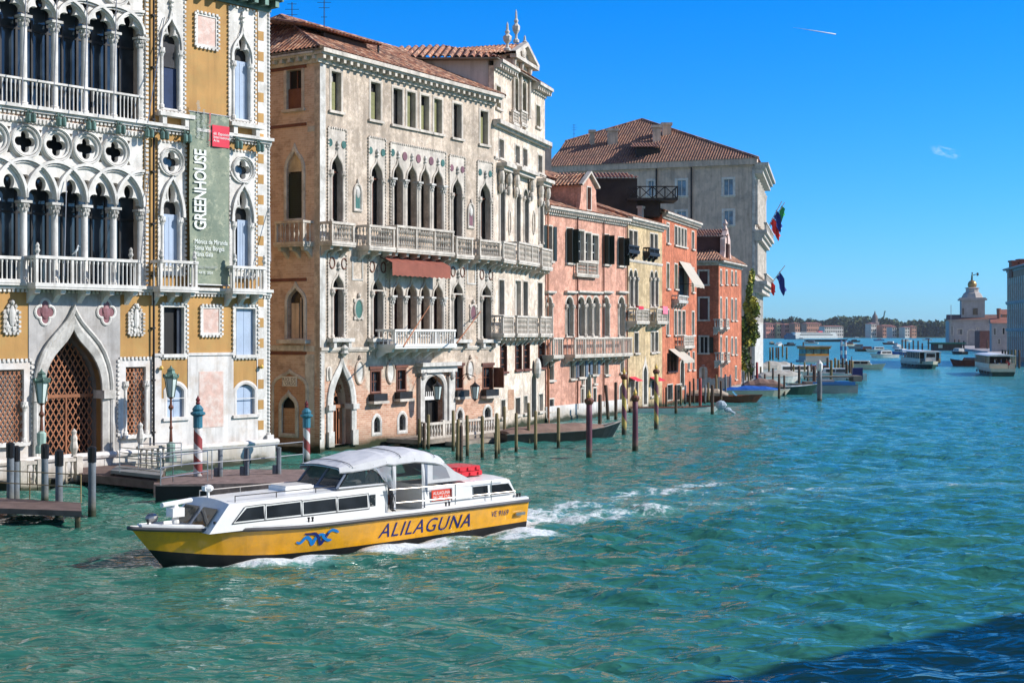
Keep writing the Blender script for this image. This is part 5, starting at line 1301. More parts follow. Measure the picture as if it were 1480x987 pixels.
for i, (a, b) in enumerate(((909, 918), (939, 951))):
    m = W.mb(); m.loft([[(S(a), 0, Z(a, 545)), (S(b), 0, Z(a, 545))], [(S(a), .8, Z(a, 551)), (S(b), .8, Z(a, 551))]], cap=False); m.build('awning', redp, yel)
m = MB(f5); m.prism([(0.02, -.42), (L5-.002, -.42), (L5-.002, -12), (0.02, -12)], -1.5, Z5-.02); m.build('rear_wall', yel_wall, yel)
hip_roof('roof', yel, f5, 0.0, L5, 0, -12, Z5+.32, 2.2, ov=.3, hipl=False, hipr=False)
m = MB(f5); cc_ = S(926, -1.2); m.box(cc_-.3, cc_+.3, -1.4, -1.0, Z5, Z5+1.7); m.box(cc_-.4, cc_+.4, -1.5, -.9, Z5+1.7, Z5+1.9); m.build('chimney', stone, yel)
for i, (px, y0, y1, mt) in enumerate(((926, 441, 445, redp), (961, 443, 453, None))):
    mt = mt or M('pink_cloth', (.75, .2, .28), rough=.9); d = 1.02; m = W.mb(); a, b = S(px-3.5, d), S(px+3.5, d); z = Z(px, 444.6, d)
    m.loft([[(lerp(a, b, k/5), d-.2, z-.2), ][0:1]+[(lerp(a, b, k/5), d-.2, z-.2)][1:] for k in range(1)]) if False else m.box(a, b, d-.25, d+.05, z, z+.12)
    m.box(a, b, d+.03, d+.06, z-(.6 if i else .15), z)
    o = m.build('hanging_cloth', mt, None); tag(o, ('folded red cloth on the left stone balcony of the yellow house', 'pink cloth draped over the right stone balcony of the yellow house')[i], 'cloth')
# ================================================================== 6. orange house
O6 = f5.P(L5, 0, 0); T6 = vp_dir(1464)
org = empty('orange_house', (O6[0], O6[1], 0), 'bright orange red house with two cream awnings and stone framed windows', 'house')
f6 = Fr(O6[:2], T6); S = f6.s; Z = f6.z; L6 = S(1007); Z6 = Z(962, 312)
W = Facade(org, f6, org_wall, 0.0, L6, -1.5, Z6)
def mrow(W, xs, y0, y1, sl0=0, sl1=0, **k):
    x0 = xs[0][0]
    for a, b in xs: c = (a+b)/2; W.win('rect', a, b, W.fr.z(c, y1+sl1*(c-x0)), W.fr.z(c, y0+sl0*(c-x0)), **k)
mrow(W, ((963.5, 967), (975, 978.7), (979.9, 983.3), (984.5, 987.7), (989, 992), (999.8, 1003)), 323, 351, .33, .24, frame=.14, depth=.25, mull=(1, 1), bar=whitewood)
mrow(W, ((963.5, 967), (975, 979)), 381, 417, .1, .05, frame=.14, depth=.25, pane=olive, mull=None)
mrow(W, ((981, 993),), 386, 427, .1, .05, frame=.1, depth=.3, pane=darkin, mull=None); mrow(W, ((999.8, 1003),), 388, 422, .1, .05, frame=.14, pane=olive, mull=None)
mrow(W, ((963.2, 966.5), (974.5, 978), (980, 984), (986, 990), (1000, 1003.2)), 448, 484, .08, .0, frame=.14, depth=.25, pane=dkglass, mull=(1, 2), bar=whitewood)
W.balcony(S(989, .9), S(1003.5, .9), Z(996, 502, .9), Z(996, 485, .9), .9, style='x', step=.28)
W.balcony(S(981, .7), S(994, .7), Z(988, 437, .7), Z(988, 427, .7), .7, style='gothic', step=.25, mat=stone)
mrow(W, ((964, 967.5), (969, 972.5), (974, 977.5)), 511, 537, 0, -.1, frame=.06, depth=.25, pane=darkin, mull=None, fmat=brownwood)
mrow(W, ((994, 996.6), (1001, 1003.5)), 509, 534, 0, 0, frame=.1, pane=dkglass, mull=None)
W.win('round', 983.5, 988.5, Z(986, 560), Z(986, 521), Z(986, 527), frame=.25, depth=.3, pane=dkglass, mull=(1, 1), sill=0)
mrow(W, ((964.5, 972), (977, 985)), 556, 578, 0, 0, frame=.1, pane=darkin, mull=None, sill=0)
cornice(W, 0.0, L6+.3, Z6-.2, dep=.6, h=.5, brackets=.4, bw=.15); W.finish()
cv = M('cream_canvas', (.46, .41, .34), var=.06, rough=.9)
for i, (a, b, y0, d1, dz) in enumerate(((981, 997, 379, 1.5, 2.3), (966, 982, 504, 1.5, 1.1))):
    m = W.mb(); s0, s1, z = S(a), S(b), Z((a+b)/2, y0)
    m.loft([[(lerp(s0, s1, k/6), .05, z) for k in range(7)], [(lerp(s0, s1, k/6), d1, z-dz) for k in range(7)], [(lerp(s0, s1, k/6), d1, z-dz-.3+(.06 if k % 2 else 0)) for k in range(7)]], cap=False); o = m.build('awning', cv, org)
    m = W.mb(); m.tube([(s0, 0, z-dz), (s0, d1, z-dz)], .03); m.tube([(s1, 0, z-dz), (s1, d1, z-dz)], .03); m.build('awning_frame', iron, o)
m = MB(f6); m.prism([(0.002, -.42), (L6-.002, -.42), (L6-.002, -12), (0.002, -12)], -1.5, Z6-.02); m.build('rear_wall', org_wall, org)
hip_roof('roof', org, f6, 0.0, L6, 0, -12, Z6+.32, 2.0, ov=.4)
# ================================================================== 7. red house, its side wall in the darker shaded plaster
Y7 = 165.0; O7 = at(1038.8, 500, Y7); T7 = vp_dir(1530)
red = empty('red_house', (O7.x, O7.y, 0), 'brick red corner house with small white framed windows and pointed dormer, beyond the orange one', 'house')
f7 = Fr((O7.x, O7.y), T7); S = f7.s; Z = f7.z; L7 = S(1071.5); Z7 = Z(1039, 381)
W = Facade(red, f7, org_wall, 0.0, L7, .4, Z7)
for a in (1041, 1049, 1057, 1062.5): 
    for y0, y1 in ((391, 411), (431, 463), (487, 512)):
        y0 += (a-1041)*.1; W.win('rect', a, a+1.9, Z(a+1, y1), Z(a+1, y0), frame=.2, depth=.25, pane=dkglass, mull=None)
for a in (1041, 1062.5): W.win('rect', a, a+1.9, Z(a+1, 548), Z(a+1, 530), frame=.15, depth=.25, pane=darkin, mull=None)
for a, y0 in ((1040.5, 461), (1050, 461), (1042, 509), (1051, 509)):
    W.balcony(S(a, .8), S(a+4, .8), Z(a+4, y0+14, .8), Z(a+4, y0, .8), .8, style='x', step=.3)
W.finish(); cornice(W, -.3, L7+.3, Z7-.1, dep=.7, h=.45, brackets=None)
fs7 = Fr((O7.x, O7.y), Vector((.955, -.29)).normalized()); s_ = fs7.s; z_ = fs7.z
V = Facade(red, fs7, shaded_org_wall, -10, -.4, .4, Z7)
for a, b, y0, y1 in ((1010.5, 1023, 392, 411), (1011, 1023.3, 431, 462)): V.win('rect', a, b, z_(1017, y1), z_(1017, y0), frame=.2, depth=.12, pane=M('brown_shutter', (.10, .035, .03), var=.15), mull=None, sill=.05)
V.win('rect', 1011.5, 1023, z_(1017, 510), z_(1017, 487), frame=.2, depth=.25, pane=darkin, mull=(1, 0), bar=whitewood, sill=.05, shut=(greenshut, 'open'))
V.win('round', 1014, 1019, z_(1017, 549), z_(1017, 531), z_(1017, 536), frame=.3, depth=.2, pane=greywall, mull=None)
for zz in (470, 530): string_course(V, -10, -.41, z_(1020, zz), .06, .12, mat=shaded_org_wall)
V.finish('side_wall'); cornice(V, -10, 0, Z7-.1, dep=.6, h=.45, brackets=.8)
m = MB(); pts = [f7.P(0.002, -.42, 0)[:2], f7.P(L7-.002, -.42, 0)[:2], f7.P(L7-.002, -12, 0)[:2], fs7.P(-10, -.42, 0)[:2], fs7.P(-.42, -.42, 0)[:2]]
m.prism(pts, .4, Z7-.02); m.build('rear_wall', shaded_org_wall, red)
m = MB(); zr = Z7+.36; A, B, C, D = fs7.P(-10.3, .6, zr), fs7.P(0.5, .7, zr), f7.P(L7+.4, .6, zr), f7.P(L7+.4, -12, zr); AP = at(1020, 348, Y7+9)
roof_quad(m, A, B, AP, AP); roof_quad(m, B, C, AP, AP); roof_quad(m, C, D, AP, AP); roof_quad(m, D, A, AP, AP); m.build('roof', tile, red, recalc=False)
qa, qb = at(1006, 372, Y7+4), at(1052, 372, Y7+4); fD = Fr((qa.x, qa.y), (qb-qa).xy); LD = (qb-qa).length; zt = at(1030, 342, Y7+4).z
m = MB(fD); m.box(0, LD, -4, 0, Z7, zt); dm = m.build('dormer', M('dark_red_brown', (.09, .04, .035), var=.2), red)
m = MB(); roof_quad(m, fD.P(-.3, .5, zt), fD.P(LD+.2, .5, zt), fD.P(LD+.2, -3.5, zt+1.1), fD.P(-.3, -3.5, zt+1.1)); m.build('dormer_roof', tile, dm, recalc=False)
s0, s1 = f7.s(1045.5), f7.s(1058); zb = Z(1050, 377); m = MB(f7); c = (s0+s1)/2
wl = arch('rect', s0+1.2, s1-1.2, Z(1050, 374), 0, Z(1050, 352))
m.plate([(s0, zb), (s1, zb), (s1-.9, zb+1.2), (s1-.9, Z(1050, 346)), (c, Z(1050, 330)), (s0+.9, Z(1050, 346)), (s0+.9, zb+1.2)], [wl], -.6, 0); m.lathe(c, -.3, [(.3, Z(1050, 331)), (.15, Z(1050, 326)), (.35, Z(1050, 323)), (0, Z(1050, 316))], 7); gd = m.build('stone_dormer', pinkmarble, red)
m = MB(f7); m.plate(wl, [], -.5, -.48, sides=False); m.build('dormer_window', stone_b, gd)
# ================================================================== 8. the big grey palace beyond
Y8 = 205.0; O8 = at(1091, 500, Y8); T8 = vp_dir(1200)
big = empty('great_palace', (O8.x, O8.y, 0), 'huge grey plastered palace with stone canal front, broad tiled roof and two flags', 'palace')
f8 = Fr((O8.x, O8.y), T8); S = f8.s; Z = f8.z; L8 = 26.0; Z8 = Z(1092, 240)
W = Facade(big, f8, stone, 0.0, L8, -.5, Z8)
for (y0, y1) in ((268, 322), (345, 395), (425, 465)):
    zt, zb = Z(1092, y0), Z(1092, y1)
    for k in range(6): c = 2.6+k*4.1; W.win('round', 0, 0, zb, zt, zt-.9, s=(c-.9, c+.9), frame=.3, depth=.4, pane=dkglass, mull=None, sill=0)
W.finish()
for (y0, y1) in ((262, 326), (342, 398)):
    zt, zb = Z(1092, y0), Z(1092, y1)
    for k in range(7):
        for q in (-.4, .4): m = W.mb(); m.lathe(.55+k*4.1+q, .3, [(.35, zb), (.28, zb+.5), (.26, zt-.9), (.4, zt-.1), (.42, zt)], 7); m.build('column', stone_b, big)
for y, dd, h in ((238, 2.0, 1.6), (334, 1.8, 1.6), (407, 1.8, 1.7)):
    m = W.mb(); z = Z(1092, y); m.box(-.3, L8, 0, dd*.6, z-h, z-h*.6); m.box(-.5, L8+.3, 0, dd, z-h*.3, z); m.box(-.4, L8, 0, dd*.8, z-h*.6, z-h*.301)
    if y > 300: [m.box(k, k+.25, dd-.4, dd-.1, z, z+.9) for k in np.arange(0, L8, .6)]; m.box(-.4, L8, dd-.5, dd, z+.9, z+1.1); m.build('long_balcony', stone_b, big)
    else: m.build('cornice', stone_b, big)
fs8 = Fr((O8.x, O8.y), Vector((.9425, -.334)).normalized()); s_ = fs8.s; z_ = fs8.z
LS8 = -s_(796); V = Facade(big, fs8, greywall, -LS8, -.4, -.5, Z8)
for a, b, y0, y1 in ((978.5, 991.5, 261, 283), (1046, 1059.5, 259.5, 282), (937, 945, 262, 283), (1046.5, 1059.5, 305, 325), (978, 991.5, 306, 326)): V.win('rect', a, b, z_((a+b)/2, y1), z_((a+b)/2, y0), frame=.34, depth=.2, mull=(1, 0), bar=whitewood, sill=.15, fmat=stone_f, pane=M_glass('sky_reflection_pane', (.06, .13, .20)) if 'sky_reflection_pane' not in MATS else MATS['sky_reflection_pane'])  # blue of the reflected sky put into the pane colour
V.finish('side_wall')
string_course(V, -LS8, -.2, z_(900, 246), .25, .35, mat=greywall)
for px in (949, 999.5): m = V.mb(); m.tube([(s_(px), .15, Z8), (s_(px), .15, 8)], .12, 6); m.build('drainpipe', iron, big)
m = MB(); pts = [f8.P(.002, -.42, 0)[:2], f8.P(L8, -.42, 0)[:2], f8.P(L8, -30, 0)[:2], fs8.P(-LS8, -26, 0)[:2], fs8.P(-LS8, -.42, 0)[:2], fs8.P(-.42, -.42, 0)[:2]]; m.prism(pts, -.5, Z8-.02); m.build('rear_wall', greywall, big)
m = MB(); zr = z_(1088, 229.5); zr2 = Z8+.5
cr_ = Vector(fs8.P(0, 0, 0)); A = fs8.P(-LS8-.5, .6, zr); B = fs8.P(.6, .6, zr)
pk = at(928, 173, Y8+20); pl_ = at(905, 173, Y8+26); PR = pk
lr = at(817, 205, 1.0); o_ = Vector((0, 0, CH)); nn = (Vector(B)-Vector(A)).cross(pk-Vector(A)); dd_ = Vector((lr.x, 1.0, lr.z-CH)); lft = o_+dd_*(nn.dot(Vector(A)-o_)/nn.dot(dd_))
roof_quad(m, A, B, pk, (Vector(A)+Vector((0.5, 0, 0)))[:]) if False else None
roof_quad(m, A, B, pk, lft, rib=.42, amp=.1)
C = f8.P(L8+.6, 1.0, zr); D = f8.P(L8+.6, -40, zr)
roof_quad(m, B, C, pk, pk, rib=.42, amp=.1); roof_quad(m, D, A, lft, pk, rib=.6, amp=.1)
rf = m.build('roof', M_tile('dark_clay_tiles', [(.24, .11, .07), (.34, .17, .11), (.16, .08, .06), (.38, .22, .15), (.27, .13, .08), (.19, .10, .08)]), big, recalc=False)
m = MB(); m.tube([B, pk[:]], .25, 6); m.tube([pk[:], lft[:]], .25, 6); m.build('ridge_tiles', tile, rf)
m = MB(fs8); m.box(-LS8-.4, .4, -.4, .5, Z8-.02, zr+.1); m.build('attic_band', greywall, big)
for a, b, y0, y1, dY in ((852.5, 859.5, 188, 210, 12), (878.5, 893, 186, 209, 12), (944, 955, 181, 205, 14), (957.5, 970, 177.5, 196, 17)):
    lr = at((a+b)/2, y1, 1.0); kk_ = nn.dot(Vector(A)-o_)/nn.dot(Vector((lr.x, 1.0, lr.z-CH))); p, q = at(a, y1, kk_), at(b, y0, kk_); m = MB(); m.box(p.x, q.x, p.y, p.y+(q.x-p.x)*.8, p.z-3, q.z-.4); m.box(p.x-.2, q.x+.2, p.y-.2, p.y+(q.x-p.x)*.8+.2, q.z-.399, q.z); m.build('chimney', greywall, rf)
p, q = at(919, 225, Y8+8), at(953, 215, Y8+8); m = MB(); m.box(p.x, q.x, p.y-1, p.y+6, p.z-2, q.z); m.build('dormer', iron, rf)
m = MB(); roof_quad(m, (p.x-1, p.y-2, q.z), (q.x+.3, p.y-2, q.z), (q.x+1, p.y+6, q.z+2), (p.x, p.y+6, q.z+2), rib=.42, amp=.1); m.build('dormer_roof', tile, rf, recalc=False)
p, q = at(787, 300, 150), at(797, 209, 150); m = MB(); m.box(p.x, q.x, 150, 151.2, p.z-2, q.z-.3); m.box(p.x-.1, q.x+.1, 149.9, 151.3, q.z-.299, q.z); tag(m.build('chimney', greywall, None), 'tall plain grey chimney standing just right of the cream baroque palace', 'chimney')
antenna(829.5, 180, 245, 200, 'thin antenna mast in front of the great palace roof, left end')
# flags
def flag(px0, py0, px1, py1, cols, lab, Y, sc=1.0):
    a, b = at(px0, py0, Y), at(px1, py1, Y+1.0); f = empty('flag', a, lab, 'flag', 'flags on slanted poles of the great palace')
    m = MB(); m.tube([a[:], b[:]], .07, 5); m.build('flagpole', M('flagpole_grey', (.3, .32, .36)) if 'flagpole_grey' not in MATS else MATS['flagpole_grey'], f)
    for i, (c, u0, u1, ln) in enumerate(cols):
        m = MB(); p0, p1 = a.lerp(b, u0), a.lerp(b, u1); rows = []
        for k in range(6):
            v = k/5*ln; rows.append([(lerp(p0.x, p1.x, j/5)+.25*math.sin(k*1.5+j)*.6+v*.35, lerp(p0.y, p1.y, j/5)+.25*math.cos(k*1.2+j*1.4), lerp(p0.z, p1.z, j/5)-v) for j in range(6)])
        m.loft(rows, cap=False); m.build('flag_cloth', c, f, smooth=True)
fg = M('flag_green', (.04, .38, .12)); fw = M('flag_white', (.7, .7, .7)); fr_ = M('flag_red', (.75, .05, .05)); fb = M('flag_blue', (.015, .035, .24))
YF = Y8+13
flag(1107, 336, 1134, 293, [(fg, .55, .9, 1.4), (fw, .48, .60, 2.2), (fr_, .30, .48, 2.8)], 'upper green, white and red flag on the great palace', YF+.6)
flag(1106.5, 335, 1130, 291, [(fb, .5, .72, 2.6), (fr_, .28, .46, 1.8)], 'upper dark blue and red flag on the great palace, left of the tricolour', YF)
flag(1109, 417, 1134.5, 384, [(fb, .5, .75, 3.0), (fr_, .12, .3, 1.6)], 'lower dark blue flag hanging from the second balcony of the great palace', YF)
# ================================================================== boat frame (needed by the water for the wake)
bs = gp(745, 763.5); bb = gp(232, 818)                       # near stern corner and stem at the waterline
_d = (bb-bs).xy; _L = _d.length
hb = 1.62                                                   # half beam
th = math.asin(hb/_L); ax = Vector((_d.x*math.cos(th)-_d.y*math.sin(th), _d.x*math.sin(th)+_d.y*math.cos(th)))/_L
if (Vector((-ax.y, ax.x))).dot(-bs.xy) < 0: pass
lf = Vector((-ax.y, ax.x))                                  # boat's left, towards the camera
st = bb.xy-ax*math.sqrt(_L*_L-hb*hb)
if (bs.xy-st).dot(lf) < 0:
    th = -th; ax = Vector((_d.x*math.cos(th)-_d.y*math.sin(th), _d.x*math.sin(th)+_d.y*math.cos(th)))/_L; lf = Vector((-ax.y, ax.x)); st = bb.xy-ax*math.sqrt(_L*_L-hb*hb)
BL = (bb.xy-st).length
# ================================================================== water
def spaced(a0, a1, step, grow, lim):
    v = [a0]; s = step
    while v[-1] < a1:
        v.append(v[-1]+s)
        if v[-1] > lim: s *= grow if v[-1] > 170 or grow > 1.05 else 1.0062
    return v
ys = np.array([-60, -30, -10, 0]+spaced(10, 9000, .17, 1.022, 42))
xr = spaced(0, 2600, .22, 1.10, 62); xs_ = np.array([-x for x in spaced(0, 2600, .22, 1.10, 36)][:0:-1]+xr)
X, Y = np.meshgrid(xs_, ys)
cell = np.maximum(np.gradient(ys)[:, None]*.9+0*X, .17)
Zw = np.zeros_like(X); DX = np.zeros_like(X); DY = np.zeros_like(X)
rs = np.random.RandomState(5)
for k in range(84):
    lam = .5*(6.0/.5)**rs.rand()**1.15; ang = math.radians(rs.normal(82, 30)); kk = 2*math.pi/lam
    amp = .0085*lam**.62*(1.0 if lam < 2.6 else .55)
    ph = rs.rand()*6.28; fade = np.clip((lam/cell-1.8)/1.6, 0, 1)
    cx_, cy_ = math.cos(ang), math.sin(ang); w = kk*(X*cx_+Y*cy_)+ph+.6*np.sin(X*.11+k)+.6*np.sin(Y*.09+k*2)
    Zw += amp*fade*np.sin(w); DX -= .8*amp*fade*cx_*np.cos(w); DY -= .8*amp*fade*cy_*np.cos(w)
grp = 1.0+.35*np.sin(X*.13+Y*.05+1)*np.sin(Y*.11-X*.04); Zw *= grp
# value noise for foam
def vnoise(x, y, s, seed):
    r = np.random.RandomState(seed).rand(256, 256); x = x/s; y = y/s; xi = np.floor(x).astype(int); yi = np.floor(y).astype(int); fx = x-xi; fy = y-yi
    fx = fx*fx*(3-2*fx); fy = fy*fy*(3-2*fy); g = lambda i, j: r[(xi+i) % 256, (yi+j) % 256]
    return (g(0, 0)*(1-fx)+g(1, 0)*fx)*(1-fy)+(g(0, 1)*(1-fx)+g(1, 1)*fx)*fy
bx_ = (X-st.x)*ax.x+(Y-st.y)*ax.y; by_ = (X-st.x)*lf.x+(Y-st.y)*lf.y
n1 = vnoise(bx_, by_, .35, 1); n2 = vnoise(bx_, by_, 1.1, 2); n3 = vnoise(bx_, by_, .16, 3); nn_ = .45*n1+.35*n2+.2*n3
foam = np.zeros_like(X)
side = np.abs(by_)
# bow wave running along the hull and spreading aft
hw = np.clip(hb*np.clip((BL-bx_)/4.5, 0, 1)**.6, 0, hb)
dist = side-hw
aft = np.clip((BL+.4-bx_)/BL, 0, 3)
along = (bx_ < BL+.15) & (bx_ > -.5)
wid = .85+1.4*np.clip(aft, 0, 1)**1.2*np.where(by_ > 0, 1, .6)
fb_ = np.where(along, np.clip(1-np.abs(dist-wid*.42)/wid, 0, 1), 0); foam += fb_**.7*(.62+1.5*(nn_-.42)+.22*np.sin(bx_*1.3+.8))
Zw += np.where(along, np.exp(-((dist-.15-wid*.35)/(.35*wid+.1))**2)*(.02+.13*n2+.07*n1*np.sin(bx_*2.1))-np.where(along, np.exp(-((dist)/.5)**2)*.10, 0), 0)
# stern wash: two streaks curving away behind the boat
back = np.clip(-bx_, 0, 60); ins = bx_ < .2
for off_, w0, gain in ((1.1, .8, .95), (-1.1, .8, .85), (0, .9, .55)):
    cy0 = off_*(1+back*.09)-back*.02*0; wd = w0*(1+back*.11)
    foam += np.where(ins, np.exp(-((by_-cy0)/wd)**2)*np.exp(-back/(10 if off_ else 6))*gain*(.75+1.5*(nn_-.38)), 0)
# diverging wake crest
for sg, g_ in ((1, .25), (-1, .35)):
    cy0 = sg*(hb+.5+(BL-bx_)*.22); foam += np.where((bx_ < BL-6) & (bx_ > -46), np.exp(-((by_-cy0)/.55)**2)*g_*np.exp((bx_-BL)/40)*(.1+1.5*(nn_-.42))*(vnoise(bx_, by_, 3.5, 9) > .5), 0)
    Zw += np.where((bx_ < BL-5) & (bx_ > -46), np.exp(-((by_-cy0)/1.0)**2)*.07*np.exp((bx_-BL)/40), 0)
Zw += np.where(ins, np.exp(-(by_/(2.0+back*.12))**2)*np.exp(-back/14)*(n1+n2-.9)*.16, 0)
# loose whitecaps right of the wake
Zr = (vnoise(X, Y, 2.5, 12) > .70)*(vnoise(X, Y, 9, 13) > .55)*np.clip((Zw-.12)/.06, 0, 1); foam += .42*Zr*(.1+nn_)
# keep the hull dry inside
inh = (bx_ > 0) & (bx_ < BL-.2) & (side < hw-.12); Zw = np.where(inh, -.25, Zw)
wakes = []
for (px, py, ln, wd, ang) in ((1348, 537, 30, 1.6, 100), (1000, 700, 22, 1.2, 20), (1250, 705, 26, .9, 12), (1470, 712, 14, .7, 15), (1195, 565, 10, 1.2, 90), (1400, 530, 30, 1.6, 60), (1300, 520, 40, 2.5, 50), (1275, 498, 90, 3, 95), (1180, 496, 120, 4, 80), (1250, 508, 60, 2.5, 80), (1370, 521, 50, 2, 60)):
    q = gp(px, py); a = math.radians(ang); u = (X-q.x)*math.cos(a)+(Y-q.y)*math.sin(a); v = -(X-q.x)*math.sin(a)+(Y-q.y)*math.cos(a)
    foam += .6*np.exp(-(u/ln)**2-(v/wd)**2)*(.2+1.3*(nn_-.40))
foam = np.clip(foam, 0, 1)
V = np.stack([X+DX, Y+DY, Zw], -1).reshape(-1, 3); ny, nx = X.shape
idx = np.arange(ny*nx).reshape(ny, nx); F_ = np.stack([idx[:-1, :-1], idx[:-1, 1:], idx[1:, 1:], idx[1:, :-1]], -1).reshape(-1, 4)
me = bpy.data.meshes.new('water'); me.vertices.add(len(V)); me.vertices.foreach_set('co', V.ravel())
me.loops.add(F_.size); me.loops.foreach_set('vertex_index', F_.ravel()); me.polygons.add(len(F_)); me.polygons.foreach_set('loop_start', np.arange(0, F_.size, 4)); me.polygons.foreach_set('use_smooth', np.ones(len(F_), bool))
me.update(); at_ = me.attributes.new('foam', 'FLOAT', 'POINT'); at_.data.foreach_set('value', foam.ravel())
wm, t, b = newmat('canal_water')
pos = nd(t, 'ShaderNodeNewGeometry').outputs['Position']; sep = nd(t, 'ShaderNodeSeparateXYZ'); t.links.new(pos, sep.inputs[0])
big_ = noise(t, pos, .05, 4, .6)
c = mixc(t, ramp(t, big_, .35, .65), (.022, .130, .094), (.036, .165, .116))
c = mixc(t, ramp(t, sep.outputs[1], 50, 240), c, (.055, .290, .320))  # greener near, bluer far: differing reflections put into the water colour
fo = nd(t, 'ShaderNodeAttribute'); fo.attribute_name = 'foam'
fn = noise(t, pos, 5.0, 6, .75); fn2 = noise(t, pos, 1.6, 5, .7)
fm = math_(t, 'ADD', fo.outputs['Fac'], math_(t, 'MULTIPLY', math_(t, 'SUBTRACT', math_(t, 'ADD', math_(t, 'MULTIPLY', fn, .65), math_(t, 'MULTIPLY', fn2, .35)), .5), 1.7))
mk = math_(t, 'MULTIPLY', ramp(t, fm, .42, .72), ramp(t, fo.outputs['Fac'], .03, .18))
aer = ramp(t, fo.outputs['Fac'], .05, .6, 0, .55)
c = mixc(t, aer, c, (.16, .36, .33)); c = mixc(t, mk, c, (.80, .84, .84))
t.links.new(c, b.inputs['Base Color']); b.inputs['IOR'].default_value = 1.333
t.links.new(mixc(t, mk, mixc(t, ramp(t, sep.outputs[1], 60, 500), (.06,)*3, (.30,)*3), (.7,)*3), b.inputs['Roughness'])
def wn_(scale, sc, det, ro, dist):
    mp = nd(t, 'ShaderNodeMapping'); mp.inputs['Scale'].default_value = sc; mp.inputs['Rotation'].default_value = (0, 0, math.radians(dist*10-8)); t.links.new(pos, mp.inputs[0])
    n = nd(t, 'ShaderNodeTexNoise'); n.inputs['Scale'].default_value = scale; n.inputs['Detail'].default_value = det; n.inputs['Roughness'].default_value = ro; n.inputs['Distortion'].default_value = dist; t.links.new(mp.outputs[0], n.inputs['Vector']); return n.outputs[0]
def ridge(o): return math_(t, 'SUBTRACT', 1.0, math_(t, 'ABSOLUTE', math_(t, 'SUBTRACT', math_(t, 'MULTIPLY', o, 2.0), 1.0)))
hA = ridge(wn_(1.5, (.55, 1.5, 1), 2, .5, .3)); hB_ = wn_(4.0, (.6, 1.4, 1), 2, .5, .15)
hh_ = math_(t, 'ADD', math_(t, 'MULTIPLY', hA, .135), math_(t, 'MULTIPLY', hB_, .03))
bn = nd(t, 'ShaderNodeBump'); bn.inputs['Strength'].default_value = 1.0; bn.inputs['Distance'].default_value = 1.0; t.links.new(hh_, bn.inputs['Height'])
hC = ridge(wn_(.36, (.55, 1.5, 1), 4, .6, .4)); hD = wn_(1.0, (.6, 1.4, 1), 5, .65, .2); hE = wn_(.11, (.45, 1.3, 1), 6, .72, .5)
bn2 = nd(t, 'ShaderNodeBump'); bn2.inputs['Strength'].default_value = 1.0; t.links.new(ramp(t, sep.outputs[1], 35, 280, 0.0, 1.0), bn2.inputs['Distance']); t.links.new(math_(t, 'ADD', math_(t, 'MULTIPLY', hC, .9), math_(t, 'ADD', math_(t, 'MULTIPLY', hD, .5), math_(t, 'MULTIPLY', hE, 3.2))), bn2.inputs['Height']); t.links.new(bn.outputs[0], bn2.inputs['Normal'])
bn3 = nd(t, 'ShaderNodeBump'); bn3.inputs['Distance'].default_value = .10; t.links.new(mk, bn3.inputs['Strength']); t.links.new(fn, bn3.inputs['Height']); t.links.new(bn2.outputs[0], bn3.inputs['Normal'])
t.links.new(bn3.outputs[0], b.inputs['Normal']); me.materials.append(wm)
wo_ = bpy.data.objects.new('water', me); COL.objects.link(wo_); wo_['kind'] = 'structure'
# canal bed, so that nothing is open below
m = MB(); m.box(-2500, 2500, -55, 4500, -4, -3); o = m.build('ground', M('mud', (.03, .04, .03)), None); o['kind'] = 'structure'
# block added out of frame on the right bank to shade the near water
rb = empty('shade_block', (30, 24, 0), 'plain palace on the near right bank, outside the frame', 'palace')
hS = 15.0; sh_ = SUN.xy/SUN.z*hS
pa = gp(1480, 904).xy+sh_; pb = gp(1060, 990).xy+sh_; dr = (pa-pb).normalized(); pa2 = pa+dr*30; pb2 = pb-dr*1
qn_ = Vector((dr.y, -dr.x)); pts = [pb2, pa2, pa2+qn_*24, pb2+qn_*24]
m = MB(); m.prism([p[:] for p in pts], -2, hS); m.build('wall', cream, rb)
m = MB(); m.prism([(p+(-dr if i in (0, 3) else dr)*.3+(-qn_ if i < 2 else qn_)*.3)[:] for i, p in enumerate(pts)], hS+.001, hS+.4); m.build('cornice', stone, rb)
